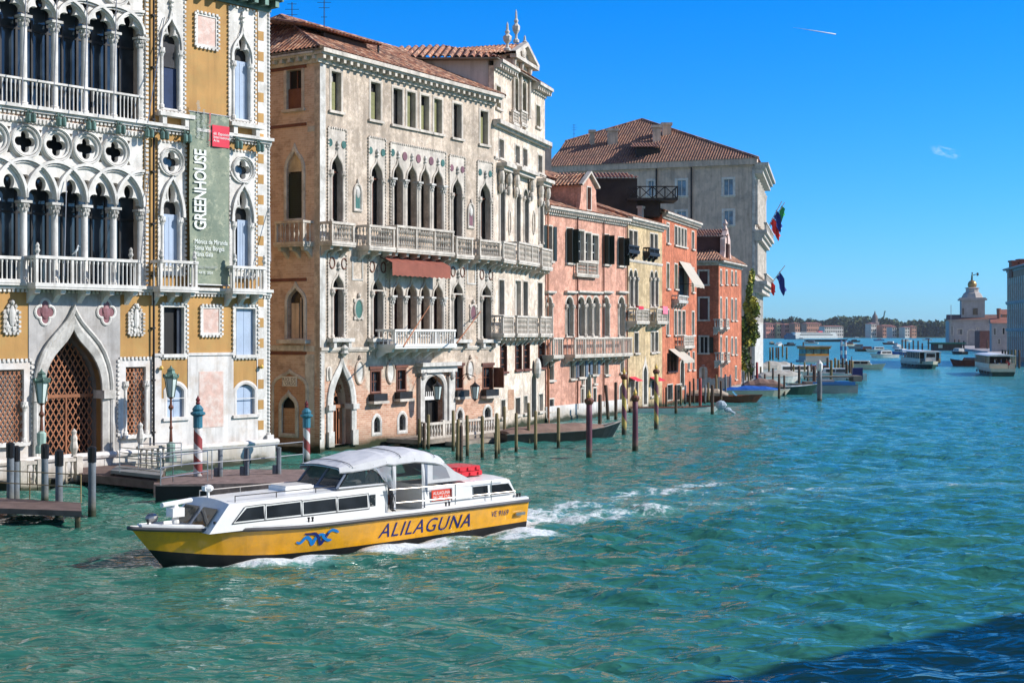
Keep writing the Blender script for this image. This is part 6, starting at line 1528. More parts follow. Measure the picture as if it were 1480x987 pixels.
# ================================================================== poles
ORD = ['first', 'second', 'third', 'fourth', 'fifth', 'sixth', 'seventh', 'eighth', 'ninth', 'tenth', 'eleventh', 'twelfth', 'thirteenth', 'fourteenth', 'fifteenth', 'sixteenth', 'seventeenth', 'eighteenth', 'nineteenth', 'twentieth']
def pole(px, y0, y1, mat, r=.13, lean=0.0, label='', group=None, cap=None, name='mooring_pole', Y=None, zb=0.0):
    g = gp(px, y1) if Y is None else at(px, y1, Y); h = (HZ-y0)*g.y/FL+CH-zb*0; 
    if Y is None: base = Vector((g.x, g.y, -2.5)); H = h+2.5
    else: base = Vector((g.x, g.y, g.z)); H = h-g.z
    root = empty(name, (g.x, g.y, 0 if Y is None else g.z), label, 'mooring pole', group, local=True) if cap else None
    m = MB(); z0 = -2.5 if Y is None else 0; zt = h if Y is None else H; n = 6; prof = []
    rr = random.Random(px*7)
    for k in range(n+1):
        u = k/n; prof.append((r*(1.08-.16*u)*(1+rr.uniform(-.05, .05)), lerp(z0, zt, u)))
    if cap is None: prof.append((r*.5, zt+.05))
    m.lathe(0, 0, prof, 9); ob = m.build('shaft' if cap else name, mat, root, smooth=True, recalc=True)
    if not cap: ob.location = (g.x, g.y, 0 if Y is None else g.z); tag(ob, label, 'mooring pole', group)
    ob.rotation_euler = (rr.uniform(-.01, .01), lean, 0)
    if cap == 'black': m = MB(); m.lathe(0, 0, [(r*1.12, zt-.55), (r*1.15, zt), (r*.6, zt+.06)], 10); c_ = m.build('cap', blackp, root)
    if cap == 'gold':
        m = MB(); m.lathe(0, 0, [(r*1.0, zt-.25), (r*1.5, zt-.1), (r*1.5, zt), (r*.9, zt+.12)], 10); m.build('cap', brownwood, root)
        m = MB(); m.lathe(0, 0, [(r*.5, zt+.12), (r*.7, zt+.25), (r*.25, zt+.45), (0, zt+.6)], 8); m.build('finial', gold, root)
    if cap == 'barber':
        m = MB(); m.lathe(0, 0, [(r*1.06, zt-.62), (r*1.06, zt-.1), (r*1.7, zt-.02), (r*1.7, zt+.06), (r*1.15, zt+.12), (r*1.3, zt+.22), (r*.8, zt+.36), (r*.4, zt+.42)], 12); m.build('cap', tealp, root)
        m = MB(); m.lathe(0, 0, [(r*.3, zt+.4), (r*.55, zt+.48), (r*.35, zt+.55), (r*.55, zt+.64), (r*.2, zt+.75), (0, zt+.86)], 8); m.build('finial', maroon, root)
    if cap == 'white': m = MB(); m.lathe(0, 0, [(r*1.0, zt), (r*1.3, zt+.2), (r*1.3, zt+.75), (0, zt+1.15)], 10); m.build('cap', whitewood, root)
    return root or ob
barber = M_stripe('red_white_spiral', (.62, .60, .58), (.26, .035, .035), 1.1)
yelp = M_stripe('yellow_purple_spiral', (.50, .36, .08), (.15, .04, .07), 1.5)
for px, y0, y1, lb in ((15, 641, 738, 'dark grey black capped pole, taller of the pair at the landward jetty end'), (23, 646, 736, 'slightly shorter grey black capped pole directly behind the outermost one'), (65, 643, 726, 'grey pole with black cap behind the jetty, in front of the portal steps'), (85.5, 652, 747, 'nearest grey pole with black cap at the jetty\'s outer edge'), (133, 647, 744, 'grey pole with black cap standing right of the jetty in the water')):
    pole(px, y0, y1, polegrey, .15, label=lb, group='black capped poles at the jetty', cap='black')
pole(286, 598, 705, barber, .20, label='red and white spiral pole with teal cap left of the yellow boat cabin', group='spiral barber poles', cap='barber')
pole(443, 601, 672, barber, .20, label='red and white spiral pole with teal cap at the brick side wall', group='spiral barber poles', cap='barber')
cl = [(606, 606, 648), (613, 612, 650), (619, 600, 651), (655, 594, 651), (661, 607, 664), (666.5, 616, 667), (675.5, 601, 659), (697, 602, 661), (717, 598, 662), (720.5, 606, 656), (729, 588, 639), (746, 598, 653), (764, 583, 640), (774, 595, 651), (807, 590, 645)]
for i, (a, b_, c_) in enumerate(cl):
    pole(a, b_, c_, poledark if i in (1, 5) else polewood, .105, lean=(0, .0, 0, 0, .02, 0, -.01, 0, .015, -.02, 0, 0, 0, 0, 0)[i], label='yellowish wooden mooring pole, %s from the left in front of the balustraded landing' % ORD[i] if i not in (1, 5) else 'dark brown mooring pole, %s from the left in front of the balustraded landing' % ORD[i], group='wooden poles at the balustraded landing')
for px, y0, y1, mt, r, cap, lean, lb in ((805, 571, 601, rust, .12, None, 0, 'orange brown thin pole behind the covered black boat'), (851.4, 578, 661, polepurp, .18, 'gold', 0, 'left thick purple pole with gold tip'), (918, 574, 650.5, polepurp, .18, 'gold', 0, 'right thick purple pole with gold tip'),
        (867, 571, 621, poledark, .15, None, 0, 'dark brown pole standing right of the left purple pole'), (879, 557, 606, poledark, .14, None, -.07, 'dark pole leaning left in front of the pink palace'), (890, 553, 607, poledark, .14, None, 0, 'upright dark pole in front of the right end of the pink palace'),
        (902, 543, 628, yelp, .17, 'gold', 0, 'left yellow and purple spiral pole'), (948.5, 536, 619.5, yelp, .17, 'gold', 0, 'right yellow and purple spiral pole'), (977, 557, 598, poledark, .14, None, 0, 'dark pole beside the long white rowing boat'),
        (963, 560, 588, poledark, .12, None, 0, 'short dark pole between yellow and orange houses'), (1012, 547, 589, polered, .15, None, 0, 'plain red pole near the white plank fence'), (1029.5, 557, 599, poledark, .15, None, 0, 'dark pole at the stern of the long white rowing boat'), (1042, 551, 582, poledark, .13, None, 0, 'brown pole in front of the beige covered speedboat'),
        (1094, 524, 570, polered, .15, None, 0, 'dark red pole in front of the blue covered boat'), (1105.5, 541, 563, poledark, .13, None, 0, 'short black pole right of the dark red pole'), (1126, 541, 576, poledark, .14, None, 0, 'left dark pole at the green speedboat'), (1133.5, 543, 572, poledark, .13, None, 0, 'right dark pole at the green speedboat'),
        (1155, 529, 556, poledark, .18, None, 0, 'brown pole at the bow of the workboat'), (1177, 530, 568, poledark, .22, None, 0, 'thick brown pole touching the grey white topped post'), (1184.5, 536, 579.5, polegrey, .26, 'white', 0, 'blue grey post with white conical top in open water')):
    pole(px, y0, y1, mt, r, lean, lb, None, cap)
rr = random.Random(4)
k = 0
for px in (984, 990, 997, 1003, 1019, 1024, 1036, 1049, 1055, 1074, 1082):
    y1 = 588-(px-984)*.2+rr.uniform(-4, 3); pole(px, y1-rr.uniform(26, 38), y1, rr.choice((poledark, polewood, polegrey)), .11, rr.uniform(-.03, .03), 'slim mooring pole, %s from the left before the orange and red houses' % ORD[k], 'slim poles before the orange and red houses'); k += 1
k = 0
for px in (1060, 1065, 1071, 1078, 1085, 1089, 1100, 1112, 1118, 1143, 1147, 1163, 1168, 1172):
    y1 = 556-(px-1060)*.06+rr.uniform(-3, 3); pole(px+rr.uniform(-1, 1), y1-rr.uniform(20, 30), y1, rr.choice((poledark, polewood, polegrey)), .14, rr.uniform(-.02, .02), 'thin mooring pole, %s from the left among the moored boats before the great palace' % ORD[k], 'poles among the moored boats'); k += 1
k = 0
for px in (1196, 1201, 1207, 1212, 1218, 1224, 1228, 1232):
    y1 = rr.uniform(546, 554); pole(px, y1-rr.uniform(26, 32), y1, rr.choice((poledark, polewood)), .2, rr.uniform(-.02, .02), 'brown pole, %s from the left at the outer end of the far jetty' % ORD[k], 'poles at the far jetty'); k += 1
k = 0
for px in (1113, 1117, 1122, 1125, 1131, 1137, 1156, 1161):
    y1 = rr.uniform(514, 520); pole(px, y1-rr.uniform(14, 20), y1, rr.choice((poledark, polewood)), .25, 0, 'far brown pole, %s from the left behind the covered white boats' % ORD[k], 'far poles behind the covered boats'); k += 1
k = 0
for px in (1304, 1309, 1314, 1320, 1327, 1333, 1342, 1380, 1386, 1393, 1427, 1433, 1441, 1447):
    y1 = rr.uniform(505, 508); pole(px, y1-rr.uniform(11, 15), y1, poledark if px < 1420 else rr.choice((poledark, polewood)), .32, 0, 'distant mooring pole, %s from the left before the customs house' % ORD[k], 'distant poles before the customs house'); k += 1
# ================================================================== landing stages
def stage(name, quad_, z, th, mat, lab, cat='landing stage'):
    r = empty(name, (quad_[0][0], quad_[0][1], 0), lab, cat); m = MB()
    m.prism(quad_, z-th, z); m.build('deck', mat, r)
    for q in quad_:
        m = MB(); c = (sum(a[0] for a in quad_)/len(quad_), sum(a[1] for a in quad_)/len(quad_)); m.lathe(lerp(q[0], c[0], .06), lerp(q[1], c[1], .06), [(.11, -2), (.1, z-th-.003)], 7); m.build('pile', poledark, r)
    return r
p = lambda px, py, z: ((px-CX0)/FL*((CH-z)*FL/(py-HZ)), (CH-z)*FL/(py-HZ))
def rails(r, pts, z0, h, mat=galv, rr_=.022, levels=(1.0, .55), posts=True):
    for a, b in zip(pts, pts[1:]):
        m = MB()
        for l in levels: m.tube([(a[0], a[1], z0+h*l), (b[0], b[1], z0+h*l)], rr_, 5)
        L = math.dist(a, b); n = max(1, int(L/1.6))
        for k in range(n+1): q = (lerp(a[0], b[0], k/n), lerp(a[1], b[1], k/n)); m.tube([(q[0], q[1], z0), (q[0], q[1], z0+h)], rr_, 5)
        m.build('handrail', mat, r)
j1 = [p(-60, 716, .6), p(-60, 733, .6), p(118, 739, .6), p(117, 727, .6)]
s1_ = stage('low_jetty', j1, .62, .2, deck, 'low brown timber jetty with thin brass rails before the pointed portal'); rails(s1_, [j1[0], p(43, 722, .6), j1[3]], .62, 1.05, M('brass_pipe', (.42, .30, .14), rough=.4, metal=.5))
j2 = [p(115, 686, .55), p(228, 697, .55), p(238, 683, .55), p(180, 672, .55), p(115, 672, .55)]
s2_ = stage('portal_quay', j2, .6, .35, deck, 'brown plank walkway in front of the pointed portal')
j3 = [p(222, 700, .55), p(452, 697, .55), p(440, 678, .55), p(300, 678, .55), p(225, 690, .55)]
s3_ = stage('floating_pontoon', j3, .55, .7, M('pontoon_planks', (.22, .155, .14), var=.3, bump=.3, scale=2), 'wide purplish brown pontoon with black skirt in front of the ochre palace')
m = MB(); m.box(*sorted((p(222, 700, .75)[0]+.1, p(300, 700, .75)[0])), p(260, 699, .75)[1]-.35, p(260, 699, .75)[1]-.05, -.6, .7); m.build('black_skirt', blackp, s3_)
rails(s3_, [p(232, 694, .8), p(250, 688, .8), p(360, 679, .8), p(438, 678, .55)], .55, 1.3); rails(s3_, [p(232, 697, .8), p(300, 695, .55)], .55, 1.3, levels=(1, .66, .33))
for i, px in enumerate((318.5, 356, 403)):
    g = p(px, 703-i*2, 0.1); m = MB(); m.lathe(g[0], g[1], [(.11, -1), (.11, 1.7), (.12, 1.75), (.02, 1.8)], 8); m.box(g[0]-.28, g[0]-.1, g[1]-.1, g[1]+.15, .3, .95); m.build('guide_post', polegrey, s3_)
# gangway with rails from portal to pontoon
gw = stage('gangway', [p(160, 684, .7), p(232, 692, .7), p(236, 684, .7), p(170, 677, .7)], .85, .15, M('gangway_grey', (.2, .2, .2)), 'short metal gangway with barred gate between portal and pontoon')
rails(gw, [p(173, 684, .8), p(232, 691, .8)], .85, 1.1, levels=(1, .8, .6, .4, .2)); rails(gw, [p(200, 678, .8), p(262, 676, .8)], .85, 1.1, levels=(1, .8, .6, .4, .2))
# balustraded portal steps with statues
st_ = empty('stone_steps', fF.P(fF.s(75), 1.2, 0), 'white stone portal steps with balustrade and two small urns', 'steps')
a, b_ = fF.s(30, 2.4), fF.s(118, 2.4); m = MB(fF); m.box(a, b_, .3, 1.6, -1.5, .35); m.box(a+.3, b_+.3, 1.6, 2.1, -1.5, .12); m.build('step', marble, st_)
m = MB(fF)
for d0, sA, sB in ((2.3, a, fF.s(60, 2.3)), (2.3, fF.s(84, 2.3), b_)):
    m.box(sA, sB, d0-.12, d0+.12, 1.15, 1.3); m.box(sA, sB, d0-.12, d0+.12, -.6, .25)
    for c in (sA+.12, sB-.12): m.box(c-.15, c+.15, d0-.15, d0+.15, -.6, 1.35)
    c = sA+.4
    while c < sB-.3: m.lathe(c, d0, [(.09, .25), (.05, .4), (.11, .65), (.05, .95), (.09, 1.15)], 6); c += .3
m.build('balustrade', stone_b, st_)
for px in (107,):
    m = MB(fF); c = fF.s(px, 2.3); m.lathe(c, 2.3, [(.16, 1.35), (.1, 1.45), (.2, 1.75), (.14, 2.05), (.16, 2.2), (.1, 2.35), (.13, 2.5), (0, 2.65)], 8); m.build('stone_figure', stone_b, st_)
bt = empty('stone_balustrade', fF.P(fF.s(205, 1.4), 1.4, 0), 'stone balustrade with a small statue right of the portal, behind the gangway', 'balustrade')
m = MB(fF); a, b_ = fF.s(200, 1.5), fF.s(238, 1.5); m.box(a, b_, 1.3, 1.6, 1.35, 1.5); m.box(a, b_, 1.3, 1.6, -1.5, .4); c = a+.2
while c < b_: m.lathe(c, 1.45, [(.09, .4), (.05, .55), (.11, .8), (.05, 1.15), (.09, 1.35)], 6); c += .32
m.build('balustrade', stone_b, bt); m = MB(fF); m.lathe(a+.15, 1.45, [(.16, 1.5), (.1, 1.6), (.2, 1.9), (.15, 2.2), (.1, 2.4), (.13, 2.55), (0, 2.7)], 8); m.build('stone_figure', stone, bt)
# street lamps on the quay
def lamp(px, ytop, ybase, Y, label):
    a, b_ = at(px, ybase, Y), at(px, ytop, Y); r = empty('street_lamp', (a.x, a.y, a.z), label, 'street lamp', 'green bronze lamps in front of the ochre palace', local=True); H = b_.z-a.z
    m = MB(); m.lathe(0, 0, [(.28, 0), (.28, .3), (.2, .4), (.22, .9), (.1, 1.0)], 8); m.build('base', verdi, r)
    m = MB(); m.lathe(0, 0, [(.09, 1.0), (.06, 1.6), (.1, 1.7), (.055, 1.8), (.05, H-2.1), (.14, H-1.95), (.06, H-1.8), (.05, H-1.55), (.16, H-1.45)], 8); m.build('post', brownwood, r)
    m = MB(); z0, z1 = H-1.45, H-.5
    for k in range(6): q = k*math.pi/3; m.tube([(.17*math.cos(q), .17*math.sin(q), z0), (.31*math.cos(q), .31*math.sin(q), z1)], .02, 4)
    m.lathe(0, 0, [(.38, z1-.02), (.4, z1+.06), (.22, z1+.22), (.18, z1+.34), (.2, z1+.38), (.06, z1+.5), (0, z1+.62)], 6)
    for k in range(6): q = k*math.pi/3; m.blob(.36*math.cos(q), .36*math.sin(q), z1+.1, .05, .05, .1, 5, 4)
    m.build('lantern_frame', copper, r); m = MB(); m.lathe(0, 0, [(.155, z0+.01), (.29, z1-.02)], 6); m.build('lamp_glass', lampglass, r)
lamp(60, 536, 655, fF.P(fF.s(60, 2.2), 2.2, 0)[1], 'green bronze lamp post with glass lantern in front of the pointed portal')
lamp(247, 531, 668, fF.P(fF.s(247, 2.0), 2.0, 0)[1], 'green bronze lamp post with glass lantern before the arched pale blue window')
# landing with balustrade in front of palace 2
ld = empty('balustraded_landing', fB.P(fB.s(640, 3), 3, 0), 'timber landing with white stone balustrade below the pedimented water door', 'landing stage')
a, b_ = fB.s(606, 2.8), fB.s(752, 2.8)*.98
m = MB(fB); m.box(a, b_, .3, 3.3, .25, .5); m.box(a+2, b_+.6, 3.3, 4.3, .05, .3); m.build('deck', planks, ld)
m = MB(fB); dd = 2.9; m.box(a, b_-3, dd-.1, dd+.1, 1.35, 1.5); m.box(a, b_-3, dd-.1, dd+.1, .5, .65); c = a+.2; k = 0
while c < b_-3.1:
    if k % 7 == 0: m.box(c-.12, c+.12, dd-.12, dd+.12, .5, 1.6)
    else: m.lathe(c, dd, [(.08, .65), (.05, .75), (.1, .95), (.05, 1.2), (.08, 1.35)], 6)
    c += .3; k += 1
m.build('balustrade', stone_b, ld)
# low plank fence in front of the red house
pf = empty('plank_fence', at(1020, 575, 148), 'row of weathered whitish planks standing in the water before the red house', 'fence')
m = MB(); rr = random.Random(9)
for k in range(34):
    px = 992+k*1.95; Yk = 148+k*.55; q = at(px, 548-k*.1+rr.uniform(-1.5, 1.5), Yk); m.box(q.x-.07, q.x+.07, Yk, Yk+.06, -1, q.z)
m.build('planks', M('white_grey_plank', (.42, .38, .34), var=.25), pf)
# quay wall under the far part of the left bank
qy = [(O7.x-16, O7.y-6), (O7.x+.6, O7.y-1.5), (f7.P(L7+1, .8, 0)[:2]), (O8.x+1, O8.y-2), f8.P(L8, 1.5, 0)[:2], f8.P(L8, -30, 0)[:2], (O7.x-16, O7.y+30)]
m = MB(); m.prism([tuple(q) for q in qy], -2, .45); o = m.build('pavement', stone, None); o['kind'] = 'structure'
# ================================================================== people (one skinned body, copied with other clothes)
def person_mesh(name, pose='stand'):
    v = {'pelvis': (0, 0, .92), 'waist': (0, 0, 1.08), 'chest': (0, 0, 1.30), 'neck': (0, 0, 1.47), 'head': (0, .01, 1.60), 'top': (0, .0, 1.72)}
    if pose == 'stand': leg = ((.10, 0, .88), (.11, .02, .50), (.11, -.02, .08), (.11, .13, .04)); arm = ((.19, 0, 1.42), (.24, -.02, 1.14), (.24, .10, .90), (.24, .14, .82))
    elif pose == 'steer': leg = ((.10, 0, .88), (.11, .02, .50), (.11, -.02, .08), (.11, .13, .04)); arm = ((.19, 0, 1.42), (.25, .08, 1.16), (.2, .32, 1.12), (.18, .40, 1.13))
    else: leg = ((.10, 0, .90), (.12, .42, .92), (.12, .44, .50), (.12, .56, .47)); arm = ((.19, 0, 1.42), (.23, .05, 1.15), (.18, .28, 1.05), (.15, .35, 1.03))
    names = list(v); co = [v[k] for k in names]; E = [(i, i+1) for i in range(5)]; R = [(.15, .12), (.135, .10), (.165, .11), (.055, .055), (.085, .10), (.06, .07)]
    for sg in (-1, 1):
        pr = 0
        for i, p_ in enumerate(leg): co.append((sg*p_[0], p_[1], p_[2])); E.append((pr, len(co)-1)); pr = len(co)-1; R.append(((.10, .10), (.06, .06), (.045, .045), (.04, .03))[i])
        pr = 2
        for i, p_ in enumerate(arm): co.append((sg*p_[0], p_[1], p_[2])); E.append((pr, len(co)-1)); pr = len(co)-1; R.append(((.06, .06), (.042, .042), (.03, .03), (.035, .02))[i])
    me_ = bpy.data.meshes.new(name); me_.from_pydata(co, E, []); o = bpy.data.objects.new(name, me_); COL.objects.link(o)
    md = o.modifiers.new('s', 'SKIN'); 
    for i, r in enumerate(R): me_.skin_vertices[0].data[i].radius = r
    me_.skin_vertices[0].data[0].use_root = True
    o.modifiers.new('u', 'SUBSURF').levels = 1
    dg = bpy.context.evaluated_depsgraph_get(); m2 = bpy.data.meshes.new_from_object(o.evaluated_get(dg)); bpy.data.objects.remove(o)
    m2.materials.clear()
    for k in ('skin_tone', 'shirt_a', 'trousers_a'): m2.materials.append(MATS[k])
    for p_ in m2.polygons:
        c = p_.center; z = c.z
        p_.material_index = 0 if (z > 1.46 or (abs(c.x) > .19 and z < 1.13)) else (2 if z < .98 and not (pose == 'sit' and abs(c.x) > .2 and z > 1.0) else 1)
        p_.use_smooth = True
    return m2
M('skin_tone', (.45, .26, .18), var=.05); M('shirt_a', (.05, .06, .10)); M('trousers_a', (.03, .035, .05)); hairm = M('hair', (.03, .02, .015))
SH = [M('shirt_white', (.7, .7, .68)), M('shirt_blue', (.12, .22, .42)), M('shirt_black', (.02, .02, .022)), M('shirt_red', (.4, .05, .05)), M('shirt_beige', (.42, .34, .24))]
PM = {k: person_mesh('person', k) for k in ('stand', 'steer', 'sit')}
hm = MB(); hm.blob(0, -.012, 1.665, .098, .112, .088, 10, 6)
hair0 = hm.build('hair', hairm, None, smooth=True); hair_me = hair0.data; bpy.data.objects.remove(hair0)
def person(loc, face, pose, shirt, label, group=None, sc=1.0):
    """face: heading angle of the body's front (local +y)"""
    o = bpy.data.objects.new('person', PM[pose]); COL.objects.link(o); o.location = loc; o.rotation_euler = (0, 0, face-math.pi/2); o.scale = (sc,)*3
    o.material_slots[1].link = 'OBJECT'; o.material_slots[1].material = shirt; tag(o, label, 'person', group)
    h = bpy.data.objects.new('hair', hair_me); COL.objects.link(h); h.parent = o; return o
# ================================================================== yellow and white water bus in the foreground
def M_clear(name, col, fac):
    m, t, b = newmat(name); b.inputs['Base Color'].default_value = (*col, 1); b.inputs['Roughness'].default_value = .08; b.inputs['Alpha'].default_value = fac; return m
yel_p = M('yellow_gelcoat', (.76, .35, .008), var=.06, rough=.22, spec=.5, coat=.4, grain=2, obj=True, dirt=(.42, .22, .03), dirtamt=.45, streak=.22)
wht_p = M('white_gelcoat', (.74, .74, .72), var=.04, rough=.3, spec=.5, coat=.2, grain=3, dirt=(.55, .54, .5), dirtamt=.3, obj=True)
deckp = M('cream_deck_paint', (.62, .60, .56), var=.06, rough=.6, obj=True); canv = M('white_canvas', (.56, .56, .57), var=.06, rough=.8, bump=.2, scale=1.5, obj=True, streak=.15)
rubber = M('grey_rubber', (.07, .07, .075), var=.2, rough=.45, obj=True); tint = M_glass('tinted_glass', (.012, .014, .016), .05); clear = M_clear('clear_pane', (.035, .05, .06), .72); plast = M_clear('clear_plastic', (.45, .47, .52), .55)
navy = M('navy_ink', (.012, .02, .13), var=.05, rough=.4); sky_ink = M('sky_blue_ink', (.01, .19, .55), var=.05, rough=.4)
steel = M('bright_steel', (.55, .50, .44), var=.05, rough=.3, metal=1.0)
bus = empty('passenger_launch', (st.x, st.y, 0), 'yellow and white passenger launch with blue lettering and white canvas canopy speeding past', 'boat', rz=math.atan2(ax.y, ax.x), local=True)
XL = 14.25
def bdk(x): return 1.62*(1-max(0, (x-6.8)/7.45)**2.5)*(1-.06*max(0, 1-x/2.5))
def zdk(x): return .95+.03*max(0, x-9)/2+.22*max(0, (x-8.5)/5.75)**2
def hp(x, z):
    u = 1-z/zdk(x); t = max(0, x/XL)
    return x-1.05*u*t**7, max(.0, bdk(x)*(1-.09*u-.32*u*t**3))
def zy(x): return .10+.06*max(0, 1-x/6)+.0*x+(.42*max(0, (x-9.5)/4.6)**1.5)
xsn = [-.8, 0, 1.5, 3, 4.5, 6, 7, 8, 9, 10, 11, 11.8, 12.5, 13.1, 13.6, 13.95, 14.15, 14.25]
def side_pts(x, zs): return [(hp(x, z)[0], hp(x, z)[1], z) for z in zs]
def sec(x, zs): a = side_pts(x, zs); return a[::-1][::-1]+[(q[0], -q[1], q[2]) for q in a[::-1]]
m = MB(); m.loft([sec(x, [lerp(zdk(x), zy(x), k/4) for k in range(5)]) for x in xsn], cap=True); m.build('hull', yel_p, bus, smooth=False)
m = MB(); m.loft([sec(x, [zy(x), lerp(zy(x), -.35, .5), -.35]) for x in xsn], cap=True); m.build('bottom', blackp, bus)
m = MB()
for sg in (1, -1): m.tube([(x, sg*(bdk(x)+.02), zdk(x)-.02) for x in xsn[:-1]]+[(XL+.06, 0, zdk(XL))], .065, 6)
m.tube([(-.82, -1.5, .93), (-.82, 1.5, .93)], .065, 6); m.build('rubbing_strake', rubber, bus, smooth=True)
m = MB(); m.loft([[(x, bdk(x)-.02, zdk(x)), (x, bdk(x)*.5, zdk(x)+.05), (x, 0, zdk(x)+.07), (x, -bdk(x)*.5, zdk(x)+.05), (x, -bdk(x)+.02, zdk(x))] for x in xsn], cap=False); m.build('deck', deckp, bus)
m = MB()
for sg in (1, -1): m.loft([[(x, sg*(bdk(x)-.0), zdk(x)+.01), (x, sg*(bdk(x)-.01), zdk(x)+.10), (x, sg*(bdk(x)-.14), zdk(x)+.13), (x, sg*(bdk(x)-.15), zdk(x)+.01)] for x in xsn[:-2]], cap=True)
m.build('toe_rail', wht_p, bus)
# forward cabin
def trunk(xa, xb, ya, za, zb, rake_a, rake_b, tum=.10, crown=.10, mat=wht_p, name='cabin', zmid=None):
    zm = zmid or zb
    m = MB(); n = 6; secs = []
    for k in range(9):
        u = k/8; xb_ = lerp(xa, xb, u); xt = lerp(xa-rake_a, xb+rake_b, u); zt = lerp(zb, zm, u)
        row = [(xb_, ya, za)]
        for j in range(n+1): w = lerp(1, -1, j/n); row.append((xt, (ya-tum)*w, zt+crown*(1-w*w)))
        row.append((xb_, -ya, za)); secs.append(row)
    m.loft(secs); return m.build(name, mat, bus)
fc = trunk(12.35, 5.55, 1.27, 1.0, 1.82, .75, 0, zmid=1.92)
m = MB(); 
for x0, x1, sl in ((11.42, 10.42, .42), (10.28, 9.05, .0), (8.9, 7.68, .0), (7.54, 6.4, 0)):
    yb, yt = 1.245, 1.205; z0, z1 = 1.28, 1.66
    m = MB(); fp = [(x0+.04, yb, z0), (x1-.02, yb, z0), (x1-.02, yt, z1+.02), (x0-sl+.02, yt, z1)]; q = [m.p(*a) for a in fp]
    e = .05; fo_ = [(x0+.12, yb+.0, z0-.05), (x1-.07, yb, z0-.05), (x1-.07, yt-.0, z1+.07), (x0-sl+.06, yt, z1+.05)]
    a = [m.p(x, y+.018, z) for x, y, z in fo_]; b2 = [m.p(x, y+.018, z) for x, y, z in fp]; c2_ = [m.p(x, y-.05, z) for x, y, z in fo_]
    for i in range(4): j = (i+1) % 4; m.face(a[i], a[j], b2[j], b2[i]); m.face(a[i], a[j], c2_[j], c2_[i])
    w_ = m.build('window', wht_p, fc); m = MB(); m.quad(*[(x, y+.008, z) for x, y, z in fp]); m.build('pane', tint, fc)
    m = MB(); m.tube([(x, y+.02, z) for x, y, z in fo_]+[(fo_[0][0], fo_[0][1]+.02, fo_[0][2])], .014, 4); m.build('window_seal', rubber, fc)
    for sg in (-1,): m = MB(); m.quad(*[(x, -y-.008, z) for x, y, z in fp]); m.build('pane', tint, fc)
m = MB(); m.box(6.05, 6.27, 1.215, 1.245, 1.3, 1.68); m.build('pane', tint, fc)
bf_ = M('blue_grey_frame', (.17, .20, .26), var=.05, rough=.4)
for y0, y1 in ((.12, .98), (-.98, -.12)):
    m = MB(); F = lambda y, u: (lerp(12.30, 11.66, u)+.09, y*(1-.06*u), lerp(1.06, 1.78, u)); m.quad(F(y0, .18), F(y1, .18), F(y1, .85), F(y0, .85)); m.build('pane', tint, fc)
m = MB(); m.box(8.0, 9.1, -.45, .5, 1.93, 2.08); m.box(8.05, 9.05, -.4, .45, 2.08, 2.11); m.build('hatch', wht_p, fc)
for sg in (1, -1):
    m = MB(); pts = [(x, sg*1.02, 2.03+.004*(11-x)) for x in (11.3, 9.8, 8.3, 6.8, 5.8)]; m.tube(pts, .016, 5)
    for x in (11.3, 9.8, 8.3, 6.8): m.tube([(x, sg*1.02, 1.84), (x, sg*1.02, 2.04)], .016, 5)
    m.build('grab_rail', (iron, steel)[sg < 0], fc)
# radar, lights, deck gear
rd = MB(); rd.box(12.55, 12.95, -.2, .2, 1.45, 1.72); rd.lathe(12.75, 0, [(.12, 1.25), (.1, 1.45)], 8); rd.lathe(12.75, 0, [(.1, 1.72), (.07, 1.82)], 8); ro = rd.build('radar_pedestal', wht_p, bus)
m = MB(); m.tube([(13.35, .25, 1.86), (12.05, -.28, 1.86)], .075, 8); m.build('radar_bar', wht_p, ro)
m = MB(); m.lathe(11.55, -.1, [(.05, 1.85), (.05, 2.1)], 6); m.blob(11.55, -.1, 2.2, .17, .17, .12, 8, 6); m.box(11.65, 11.72, -.2, 0, 2.13, 2.27); m.build('searchlight', wht_p, bus)
m = MB(); m.blob(13.35, -.35, 1.42, .22, .16, .16, 8, 6); m.build('anchor_winch', galv, bus)
for x, y in ((13.75, .15), (12.1, 1.15), (12.0, 1.18), (8.9, 1.48), (8.75, 1.48), (3.2, 1.5), (3.05, 1.5), (-.35, 1.35), (-.48, 1.35)):
    m = MB(); m.lathe(x, y, [(.035, zdk(x)), (.03, zdk(x)+.2), (.05, zdk(x)+.22), (.04, zdk(x)+.26)], 6); m.build('bollard', blackp, bus)
m = MB(); m.tube([(13.75, .15, 1.28), (13.4, .35, 1.29), (12.9, .45, 1.27), (12.6, .6, 1.25)], .02, 5); m.build('rope', galv, bus)
